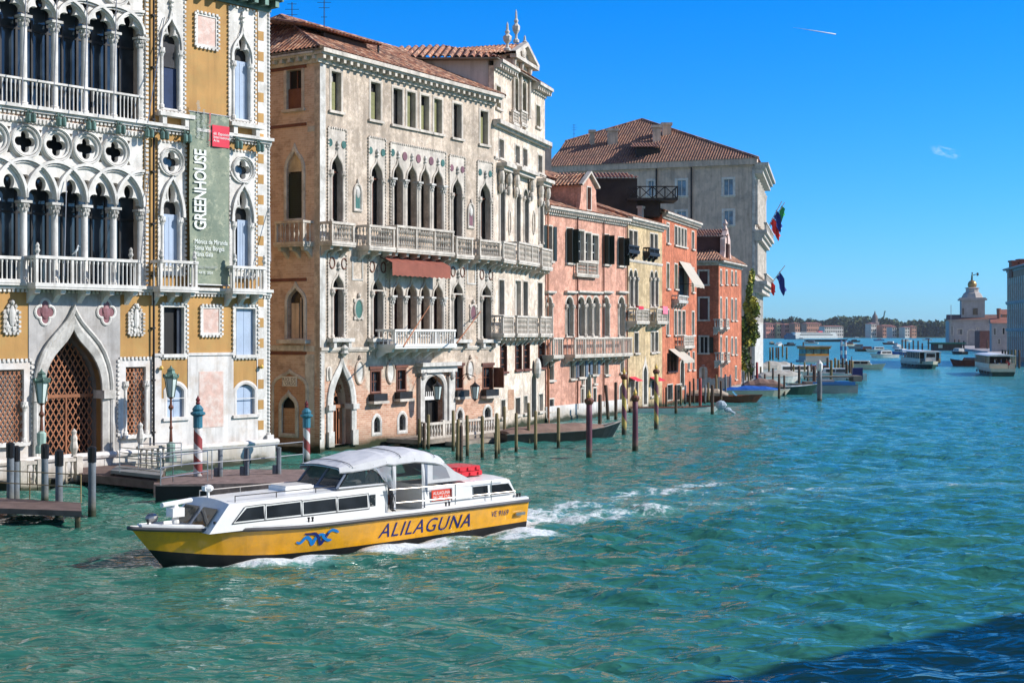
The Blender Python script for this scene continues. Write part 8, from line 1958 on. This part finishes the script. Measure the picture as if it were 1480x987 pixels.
for i, (x, y, sh, lb) in enumerate(((-7.5, 1.3, 3, 'passenger in red leaning at the open side of the left waterbus, nearest its stern'), (-5.8, 1.4, 0, 'passenger in white at the open side of the left waterbus'))):
    person(on_boat(w1, x, -y, 1.13), math.radians(-10), 'stand', SH[sh], lb)
# ================================================================== far shore
shore = MB(); rr = random.Random(21); YS = 1900.0
m = MB(); m.prism([(at(1060, 480, YS).x-300, YS+10), (at(1480, 480, YS).x+500, YS+10), (at(1480, 480, YS).x+500, YS+400), (at(1060, 480, YS).x-300, YS+400)], -2, 1.2); o = m.build('far_shore', M('far_ground', (.12, .13, .08)), None); o['kind'] = 'structure'
fol = M('foliage_dark', (.055, .085, .035), var=.45, scale=.12, rough=.9, grain=.5); fol2 = M('foliage_light', (.10, .13, .045), var=.4, scale=.2, rough=.9, grain=.8)
def leaves(m, c, rx, ry, rz, n, s, rs, shell=.55):
    P = rs.normal(size=(n, 3)); P /= np.linalg.norm(P, axis=1)[:, None]; rad = shell+(1-shell)*rs.rand(n)**.6
    P = P*rad[:, None]*np.array([rx, ry, rz])+np.array(c)
    A = rs.normal(size=(n, 3)); A /= np.linalg.norm(A, axis=1)[:, None]; B_ = np.cross(A, rs.normal(size=(n, 3))); B_ /= np.linalg.norm(B_, axis=1)[:, None]; k = s*(.6+.8*rs.rand(n))[:, None]
    for p_, a, b2 in zip(P, A*k, B_*k*.7):
        i = len(m.v); m.v += [tuple(p_-a), tuple(p_+b2), tuple(p_+a), tuple(p_-b2)]; m.face(i, i+1, i+2, i+3)
rs = np.random.RandomState(3); m = MB(); m2 = MB()
x = 1098.0
def topy(px): return float(np.interp(px, [1090, 1110, 1122, 1135, 1145, 1160, 1172, 1185, 1200, 1215, 1235, 1255, 1262, 1275, 1290, 1300, 1315, 1330, 1345, 1360, 1373, 1385], [462, 459, 463, 462, 457.5, 463, 460, 464, 460, 457, 457.5, 458, 460, 460, 462, 466, 463, 464, 463, 464, 462, 460]))
while x < 1385:
    dY = rs.uniform(60, 220); top = topy(x)+1.6+rs.uniform(-1.5, 2.5); c = at(x, top, YS+dY); w = rs.uniform(5, 10); h = c.z
    (m if rs.rand() < .6 else m2).v; tgt = m if rs.rand() < .62 else m2
    for q in range(3): leaves(tgt, (c.x+rs.uniform(-w*.5, w*.5), c.y, h*(.72-.22*q)), w*.8, w, h*.34, 70, 2.3, rs)
    x += rs.uniform(1.2, 2.6)
fo_ = m.build('forest', fol, None, recalc=False); tag(fo_, None, None, None, 'stuff'); fo2 = m2.build('forest', fol2, None, recalc=False); tag(fo2, None, None, None, 'stuff')
for o in (fo_, fo2): tag(o, 'far wooded shoreline of mixed dark green trees along the horizon', 'wood')
rt = M('far_roof', (.30, .12, .08), var=.2, scale=.1)
def far_house(x0, x1, y0, y1, Y, mat, lab, name='house', nw=4, nf=3, roofh=1.5):
    a, b_ = at(x0, y1, Y), at(x1, y0, Y); r = empty(name, (a.x, Y, 0), lab, 'house'); zt = b_.z; ff = Fr((a.x, Y), Vector((.9, .436))); w_ = (b_.x-a.x)*1.05; m = MB(ff); m.box(0, w_, -12, 0, -1, zt); m.build('wall', mat, r)
    m = MB(); e = .8; h = roofh*Y/FL*1.0; m.v += [ff.P(*q) for q in ((-e, e, zt), (w_+e, e, zt), (w_+e, -12-e, zt), (-e, -12-e, zt), (3, -6, zt+h), (w_-3, -6, zt+h))]; [m.face(*q) for q in ((0, 1, 5, 4), (1, 2, 5), (2, 3, 4, 5), (3, 0, 4), (0, 3, 2, 1))]; m.build('roof', rt, r)
    for i in range(nw):
        for j in range(nf):
            c = w_*(i+.5)/nw; z = lerp(2, zt, (j+.5)/nf); s_ = min(1.2, w_/nw*.28); m = MB(ff); m.box(c-s_, c+s_, .02, .1, z-1.3, z+1.3); m.build('window', dkglass, r)
    return r
pk_ = M('far_pink', (.50, .20, .16)); yl_ = M('far_yellow', (.60, .50, .28)); wt_ = M('far_white', (.55, .50, .45)); or_ = M('far_orange', (.42, .20, .13))
for a, b_, y0, y1, Y, mt, lb in ((1107, 1121.5, 468, 487, 1700, pk_, 'distant pink house at the left end of the far shore'), (1123, 1134, 468, 487, 1705, yl_, 'distant pale yellow house between the two pink ones'), (1134.5, 1148, 469, 487, 1700, pk_, 'distant rose house right of the pale yellow one'), (1149, 1157.5, 467.5, 487, 1690, or_, 'distant tall brownish pink house left of the ferry'),
        (1166, 1191, 467.5, 487, 1890, or_, 'distant long brick building among the trees'), (1192, 1224, 472, 487, 1850, wt_, 'distant wide white building with red roof behind the ferry'), (1259, 1268, 468, 487, 1880, wt_, 'distant small pale house under the domed tower'), (1276, 1298, 471, 487, 1880, or_, 'distant red brown building right of the domed tower'), (1290, 1297, 473, 488, 1860, wt_, 'distant narrow white house in front of the red brown building'), (1308, 1316, 473, 488, 1850, wt_, 'distant gabled white house, second from the customs house'), (1318, 1326, 472, 488, 1860, or_, 'distant brown house just left of the customs house')):
    far_house(a, b_, y0, y1, Y, mt, lb, nw=max(2, int((b_-a)/3)))
tw = at(1264.5, 470, 1950); r = empty('domed_tower', (tw.x, tw.y, 0), 'dark domed church tower rising above the far trees', 'tower'); zt = at(0, 449, 1950).z; m = MB(); m.lathe(tw.x, tw.y, [(6, 0), (6, zt*.55), (4.2, zt*.6), (4.0, zt*.75), (3.6, zt*.8), (1.2, zt*.9), (.8, zt*.96), (0, zt)], 8); m.build('tower', M('far_grey', (.16, .13, .12)), r)
c0, c1 = at(1276, 466, 2000), at(1279, 449.5, 2000); m = MB(); m.tube([c0[:], c1[:]], 1.0, 4); m.tube([(c1.x+1, c1.y, c1.z), (c1.x-3, c1.y, c1.z-10)], .6, 4); tag(m.build('harbour_crane', M('crane_green', (.10, .2, .2)), None), 'thin harbour crane right of the domed tower', 'crane')
# white passenger ferry
f0, f1 = at(1148, 489, 1500), at(1222, 489, 1500); fe = empty('passenger_ferry', ((f0.x+f1.x)/2, 1500, 0), 'long white passenger ship with dark window bands near the far shore', 'ferry'); pxm = 1500/FL
def fb(nm, x0, x1, y0, y1, mt, dy=0.0): m = MB(); a, b_ = at(x0, y1, 1500), at(x1, y0, 1500); ffe = Fr((f0.x, 1500), Vector((.93, .36))); x_a, x_b = a.x-f0.x, b_.x-f0.x; m.prism([ffe.P(x_a, -dy, 0)[:2], ffe.P(x_b, -dy, 0)[:2], ffe.P(x_b+(3 if nm == 'hull' else 0), -5, 0)[:2], ffe.P(x_b, -10+dy, 0)[:2], ffe.P(x_a, -10+dy, 0)[:2]], a.z, b_.z); return m.build(nm, mt, fe)
fb('hull', 1148, 1222, 485.3, 489.3, hull_w); fb('lower_deck', 1149, 1221, 482.6, 485.29, hull_w, .5); fb('upper_deck', 1151, 1219, 480.2, 482.59, hull_w, .8); fb('window_band', 1158, 1214, 483.4, 484.3, tint, .3); fb('window_band', 1160, 1210, 481.2, 481.9, tint, .6); fb('funnel', 1192, 1199, 478.3, 480.19, redp, 3)
m = MB(); a, b_ = at(1136, 488.5, 1480), at(1150, 481.5, 1480); m.box(a.x, b_.x, 1480, 1490, -1, b_.z-2); m.box(a.x+2, b_.x-3, 1481, 1489, b_.z-1.99, b_.z); tag(m.build('dark_blue_barge', M('barge_blue', (.03, .10, .20)), None), 'blue floating station at the left end of the white ferry', 'barge')
# ================================================================== customs house with ball, right bank
YD = 680.0; a0 = at(1372, 500, YD); fd = Fr((a0.x, a0.y), Vector((1, -.25))); dog = empty('customs_house', (a0.x, a0.y, 0), 'grey customs house with square tower carrying a gilded globe and figure', 'customs house')
Sd, Zd = fd.s, fd.z; LD = Sd(1446); zt = Zd(1400, 463)
dst = M('far_stone', (.40, .36, .34), var=.12, scale=.3, streak=.3)
W = Facade(dog, fd, dst, 0, LD, .3, zt)
W.win('round', 1399, 1410, .8, Zd(1404, 477), Zd(1404, 482), frame=.6, depth=1.0, pane=darkin, mull=None, sill=0)
for a, b_, y0, y1 in ((1384, 1391, 476, 483), (1412, 1414, 474, 486), (1375, 1377, 472, 484)): W.win('rect', a, b_, Zd(a, y1), Zd(a, y0), frame=.4, depth=.5, pane=dkglass, mull=None)
W.finish(); cornice(W, -.5, LD, zt-.6, dep=1.0, h=1.0, brackets=None, mat=dst)
m = MB(fd); m.prism([(0, -.42), (LD, -.42), (LD, -30), (0, -30)], -1, zt-.1); m.build('rear_wall', dst, dog)
m = MB(fd); z0, z1 = zt+.35, Zd(1400, 454.5); m.loft([[(-1, 1.2, z0), (-1, -6, z1), (-1, -12, z0)], [(LD, 1.2, z0), (LD, -6, z1), (LD, -12, z0)]]); m.build('roof', M('dark_roof', (.17, .09, .07), var=.2), dog)
t0_, t1_ = Sd(1389.5, -2), Sd(1423.5, -2); zc = Zd(1406, 434, -2)
m = MB(fd); m.box(t0_, t1_, -13, -2, zt, zc); tw_ = m.build('tower', dst, dog)
m = MB(fd); m.box(t0_-1, t1_+1, -14, -1, zc, zc+.8); m.box(t0_-.5, t1_+.5, -13.5, -1.5, zc+.8, zc+1.3); m.build('tower_cornice', dst, tw_); m = MB(fd); m.box(Sd(1406, -2), Sd(1413, -2), -1.99, -1.8, Zd(1409, 455, -2), Zd(1409, 445.5, -2)); m.build('window', dkglass, tw_); m = MB(fd); m.box(Sd(1391, -2), Sd(1393, -2), -1.99, -1.8, Zd(1409, 455, -2), Zd(1409, 445.5, -2)); m.build('window', dkglass, tw_)
c = (t0_+t1_)/2; cq = fd.P(c, -7.5, 0); zz = zc+1.3; pp = YD/FL
m = MB(); m.lathe(cq[0], cq[1], [(5.5, zz), (4.4, zz+2), (3.2, zz+3), (3.2, zz+4.5), (3.8, zz+4.8), (2.5, zz+5.2)], 8); m.build('lantern_base', dst, tw_)
gz = CH+(HZ-411)*(YD)/FL
m = MB(); m.blob(cq[0], cq[1], gz, 2.2, 2.2, 2.2, 14, 10); m.build('globe', M('gilded', (.36, .22, .07), rough=.4, metal=.3), tw_)
m = MB(); 
for sg in (-1, 1): m.tube([(cq[0]+sg*1.6, cq[1], zz+5), (cq[0]+sg*2.0, cq[1], gz-2.6), (cq[0]+sg*.9, cq[1], gz-1.9)], [.5, .55, .3], 6)
m.tube([(cq[0]-.2, cq[1], gz+2), (cq[0]-.1, cq[1], gz+4.2), (cq[0], cq[1], gz+5.4)], [.55, .45, .25], 6); m.blob(cq[0], cq[1], gz+5.7, .4, .4, .5, 6, 5); m.tube([(cq[0], cq[1], gz+4.6), (cq[0]+2.4, cq[1], gz+5.2)], .2, 5); m.build('bronze_figures', copper, tw_)
m = MB(); m.loft([[(cq[0]+2.2, cq[1], gz+4.2), (cq[0]+2.2, cq[1], gz+6)], [(cq[0]+3.3, cq[1]+.3, gz+4.6), (cq[0]+3.3, cq[1]+.3, gz+5.8)]], cap=False); m.build('vane', iron, tw_)
m = MB(); q = at(1374.5, 470, YD-2); m.tube([(q.x, q.y, 0), (q.x, q.y, at(0, 441, YD).z)], .15, 5); tag(m.build('flagstaff', galv, None), 'bare thin mast standing at the left corner of the customs house', 'mast')
# right bank low houses
def rb_house(px0, px1, ytop, Y0, mat, lab, roofc=rt, wins=(), name='house', roof=True, base=0.0):
    a = at(px0, 500, Y0); fr_r = Fr((a.x, a.y), Vector((.96, -.28))); r = empty(name, (a.x, a.y, 0), lab, 'house'); L = fr_r.s(px1); zt = fr_r.z(px0, ytop)
    Wf = Facade(r, fr_r, mat, 0, L, base, zt)
    for x0, x1, y0, y1 in wins: Wf.win('rect', x0, x1, fr_r.z(x0, y1), fr_r.z(x0, y0), frame=.2, depth=.4, pane=dkglass, mull=None)
    Wf.finish(); m = MB(fr_r); m.prism([(0, -.42), (L, -.42), (L, -12), (0, -12)], base, zt-.05); m.build('rear_wall', mat, r)
    if roof: m = MB(fr_r); m.loft([[(-.3, .6, zt), (-.3, -6, zt+2), (-.3, -12.5, zt)], [(L+.3, .6, zt), (L+.3, -6, zt+2), (L+.3, -12.5, zt)]]); m.build('roof', roofc, r)
    return r, fr_r, L, zt
rA, frA, LA, zA_ = rb_house(1433, 1462, 467, 470, dst, 'low grey house with a flared chimney between customs house and striped palace', wins=((1437, 1439, 474, 484), (1449, 1452, 474, 483), (1443, 1445, 490, 497)))
q = at(1443.5, 463, 474); m = MB(); m.lathe(q.x, q.y, [(.45, zA_), (.45, q.z+.2), (.75, q.z+2.6), (.8, q.z+4.0), (.5, q.z+4.1)], 8); m.build('flared_chimney', M('far_brick', (.28, .12, .08)), rA)
rb_house(1448, 1461, 454.5, 520, or_, 'reddish upper house part behind the low grey house', wins=())
m = MB(); q0, q1 = at(1416, 502, 560), at(1432, 478, 560); m.box(q0.x, q1.x, 560, 566, 0, q1.z); r_ = m.build('brick_wall', M('dark_brick_far', (.16, .07, .055), var=.2), None); tag(r_, 'dark reddish brick block standing in front of the customs house wall', 'wall')
m = MB(); q0, q1 = at(1350, 509, 520), at(1391, 495, 520); m.box(q0.x, q1.x, 520, 524, .3, q1.z-.5); r_ = empty('waterbus_stop', (q0.x, 520, 0), 'dark floating waterbus stop with flat green roof in front of the customs house', 'waterbus stop'); m.build('cabin', M('stop_brown', (.07, .055, .05)), r_)
m = MB(); m.box(q0.x-1, q1.x+1, 519, 525, q1.z-.5, q1.z); m.build('roof', M('stop_green', (.03, .16, .12)), r_); m = MB(); q2, q3 = at(1356, 503, 520), at(1362, 498, 520); m.box(q2.x, q3.x, 519.8, 519.98, q2.z, q3.z); m.build('window', lampglass, r_)
# striped palace at the right edge
aR = at(1455.5, 524, 345); TR = Vector((-.177, -.984)); fR = Fr((aR.x, aR.y), TR); rp = empty('striped_palace', (aR.x, aR.y, 0), 'tall pinkish brown palace with vertical white stone bands and two chimneys', 'palace'); Sr, Zr_ = fR.s, fR.z; zt = Zr_(1457, 391); LR = 60.0
bst = M('cream_band_stone', (.58, .46, .36), var=.12, streak=.3)
W = Facade(rp, fR, M('rose_brown', (.46, .23, .14), var=.12, streak=.3), 0, LR, .3, zt)
k = 0; c = 2.0
while c < 40:
    for z0, z1 in ((2.5, 6.0), (9.0, 12.6), (15.2, 18.8)):
        m = W.mb(); m.box(c-.75, c+.75, 0, .12, z0-1.2, z1+1.6); m.build('stone_band', bst, rp); W.win('round', 0, 0, z0, z1, s=(c-.5, c+.5), frame=.15, depth=.4, pane=dkglass, mull=None, sill=0, proud=.2)
    c += 2.6
W.finish(); cornice(W, -.6, LR, zt-.4, dep=1.0, h=.8, brackets=None, mat=dst)
for z in (7.6, 14.2): string_course(W, -.3, LR, z, .35, .5, mat=dst)
m = MB(fR); m.prism([(0, -.42), (LR, -.42), (LR, -20), (0, -20)], -1, zt-.05); m.build('rear_wall', dst, rp); m = MB(fR); m.loft([[(-.6, 1, zt+.4), (3, -10, zt+3.6), (-.6, -20, zt+.4)], [(LR, 1, zt+.4), (LR, -10, zt+3.6), (LR, -20, zt+.4)]]); m.build('roof', rt, rp)
for px, yy in ((1465, 379), (1476, 377)): q = at(px, yy, 338); m = MB(); m.box(q.x-.8, q.x+.8, 337, 339, zt-2, q.z); m.box(q.x-1, q.x+1, 336.8, 339.2, q.z, q.z+.4); m.build('chimney', MATS['far_brick'], rp)
m = MB(); pts = [(aR.x+1, aR.y-4), (aR.x-2, aR.y+3), (160, 466), (211, 676), (310, 700), fR.P(60, -60, 0)[:2], fR.P(60, 2.5, 0)[:2]]; m.prism([tuple(q) for q in pts], -2, .7); o = m.build('pavement', dst, None); o['kind'] = 'structure'
for i, px in enumerate((1449, 1453, 1457.5, 1462, 1467, 1473)):
    pole(px, 506, 527+i, rr.choice((poledark, polewood)), .22, 0, 'mooring pole, %s from the left below the striped palace' % ORD[i], 'poles below the striped palace')
# ================================================================== climbing plant and garden tree beside the great palace
def plant(name, lab, blobs, mats, trunk_, n, s, cat, seed):
    rs = np.random.RandomState(seed); b0 = blobs[0]; r = empty(name, (trunk_[0][0], trunk_[0][1], trunk_[0][2]), lab, cat)
    ms = [MB() for _ in mats]
    for (c, rx, ry, rz) in blobs:
        for q in range(4):
            cc = (c[0]+rs.uniform(-.4, .4)*rx, c[1]+rs.uniform(-.4, .4)*ry, c[2]+rs.uniform(-.5, .5)*rz); leaves(ms[rs.randint(len(mats))], cc, rx*.62, ry*.62, rz*.55, n//4, s, rs, .3)
    for k, (mm, mt) in enumerate(zip(ms, mats)):
        if mm.v: mm.build('crown' if cat == 'tree' else 'foliage', mt, r, recalc=False)
    m = MB(); m.tube(trunk_, [.16-.02*i for i in range(len(trunk_))], 6); m.build('trunk' if cat == 'tree' else 'stem', poledark, r)
iv1 = M('ivy_green', (.22, .27, .04), var=.4, scale=1.5, rough=.7); iv2 = M('ivy_yellow', (.48, .42, .06), var=.35, scale=1.5, rough=.7); iv3 = M('leaf_dark', (.07, .11, .02), var=.4, scale=1.5)
YI = 197.0; pc = lambda x, y: tuple(at(x, y, YI))
plant('climbing_plant', 'yellow green climbing plant covering the corner of the great palace', [(pc(x, y), w*.62, 1.0, h*.95) for x, y, w, h in ((1086, 408, .8, 2.0), (1083, 426, .8, 2.0), (1087, 444, 1.3, 2.0), (1080, 452, 1.4, 2.2), (1090, 456, 1.5, 2.2), (1084, 470, 1.9, 2.4), (1076, 480, 1.7, 2.0), (1090, 482, 1.4, 2.0), (1082, 492, 2.2, 1.6), (1074, 493, 1.4, 1.4))], (iv1, iv2, iv3), [pc(1084, 540), pc(1083, 500), pc(1085, 450), pc(1085, 410)], 420, .22, 'plant', 4)
plant('garden_tree', 'low yellow green garden tree between the red house and the great palace', [(tuple(at(x, y, 190)), w, 1.3, h) for x, y, w, h in ((1068, 515, 1.6, 1.8), (1074, 524, 1.7, 1.9), (1069, 532, 1.6, 1.6))], (iv1, iv2, iv3), [tuple(at(1071, 548, 190)), tuple(at(1070, 530, 190)), tuple(at(1071, 518, 190))], 420, .2, 'tree', 6)
# thin vapour trail and wisp, high and far
cw = M('cloud_white', (.9, .9, .92), var=.02, rough=1.0); 
m, t, b = newmat('cloud_wisp'); b.inputs['Base Color'].default_value = (.9, .92, .95, 1); b.inputs['Roughness'].default_value = 1
tcn = nd(t, 'ShaderNodeTexCoord').outputs['Generated']; sx = nd(t, 'ShaderNodeSeparateXYZ'); t.links.new(tcn, sx.inputs[0])
u_ = math_(t, 'MULTIPLY', math_(t, 'SUBTRACT', sx.outputs[0], .5), 2.0); v_ = math_(t, 'MULTIPLY', math_(t, 'SUBTRACT', sx.outputs[2], .5), 2.0)
rr_ = math_(t, 'SUBTRACT', 1.0, math_(t, 'ADD', math_(t, 'MULTIPLY', u_, u_), math_(t, 'MULTIPLY', v_, v_))); pn = noise(t, nd(t, 'ShaderNodeNewGeometry').outputs['Position'], .008, 5, .7, (1, 1, 3))
t.links.new(math_(t, 'MULTIPLY', math_(t, 'MAXIMUM', rr_, 0.0), ramp(t, pn, .42, .7, 0, .35)), b.inputs['Alpha']); wisp = m
a, b2 = at(1342, 224, 11000), at(1408, 208, 11000); mm = MB(); mm.loft([[(lerp(a.x, b2.x, u), 11000+(lerp(a.x, b2.x, u)-a.x)*.8+k*20, z+(u-.5)*-40) for u in np.linspace(0, 1, 9)] for k, z in enumerate((a.z, b2.z))], cap=False); mm.build('sky', wisp, None)['kind'] = 'structure'
a, b2 = at(1146, 40, 11000), at(1208, 50, 11000); mm = MB(); mm.tube([a[:], ((a+b2)/2)[:], b2[:]], [.5, 3.2, 4.5], 8); o = mm.build('sky', cw, None, smooth=True); o['kind'] = 'structure'

# ================================================================== sea air
hz = newmat('haze'); ht = hz[1]; ht.nodes.remove(hz[2]); pv_ = ht.nodes.new('ShaderNodeVolumePrincipled'); pv_.inputs['Color'].default_value = (.75, .86, 1.0, 1); pv_.inputs['Density'].default_value = .00005; pv_.inputs['Anisotropy'].default_value = .2
ht.links.new(pv_.outputs[0], ht.nodes['Material Output'].inputs['Volume'])
m = MB(); m.box(-2900, 2900, -80, 4900, -5, 60); o = m.build('haze', hz[0], None); o['kind'] = 'stuff'
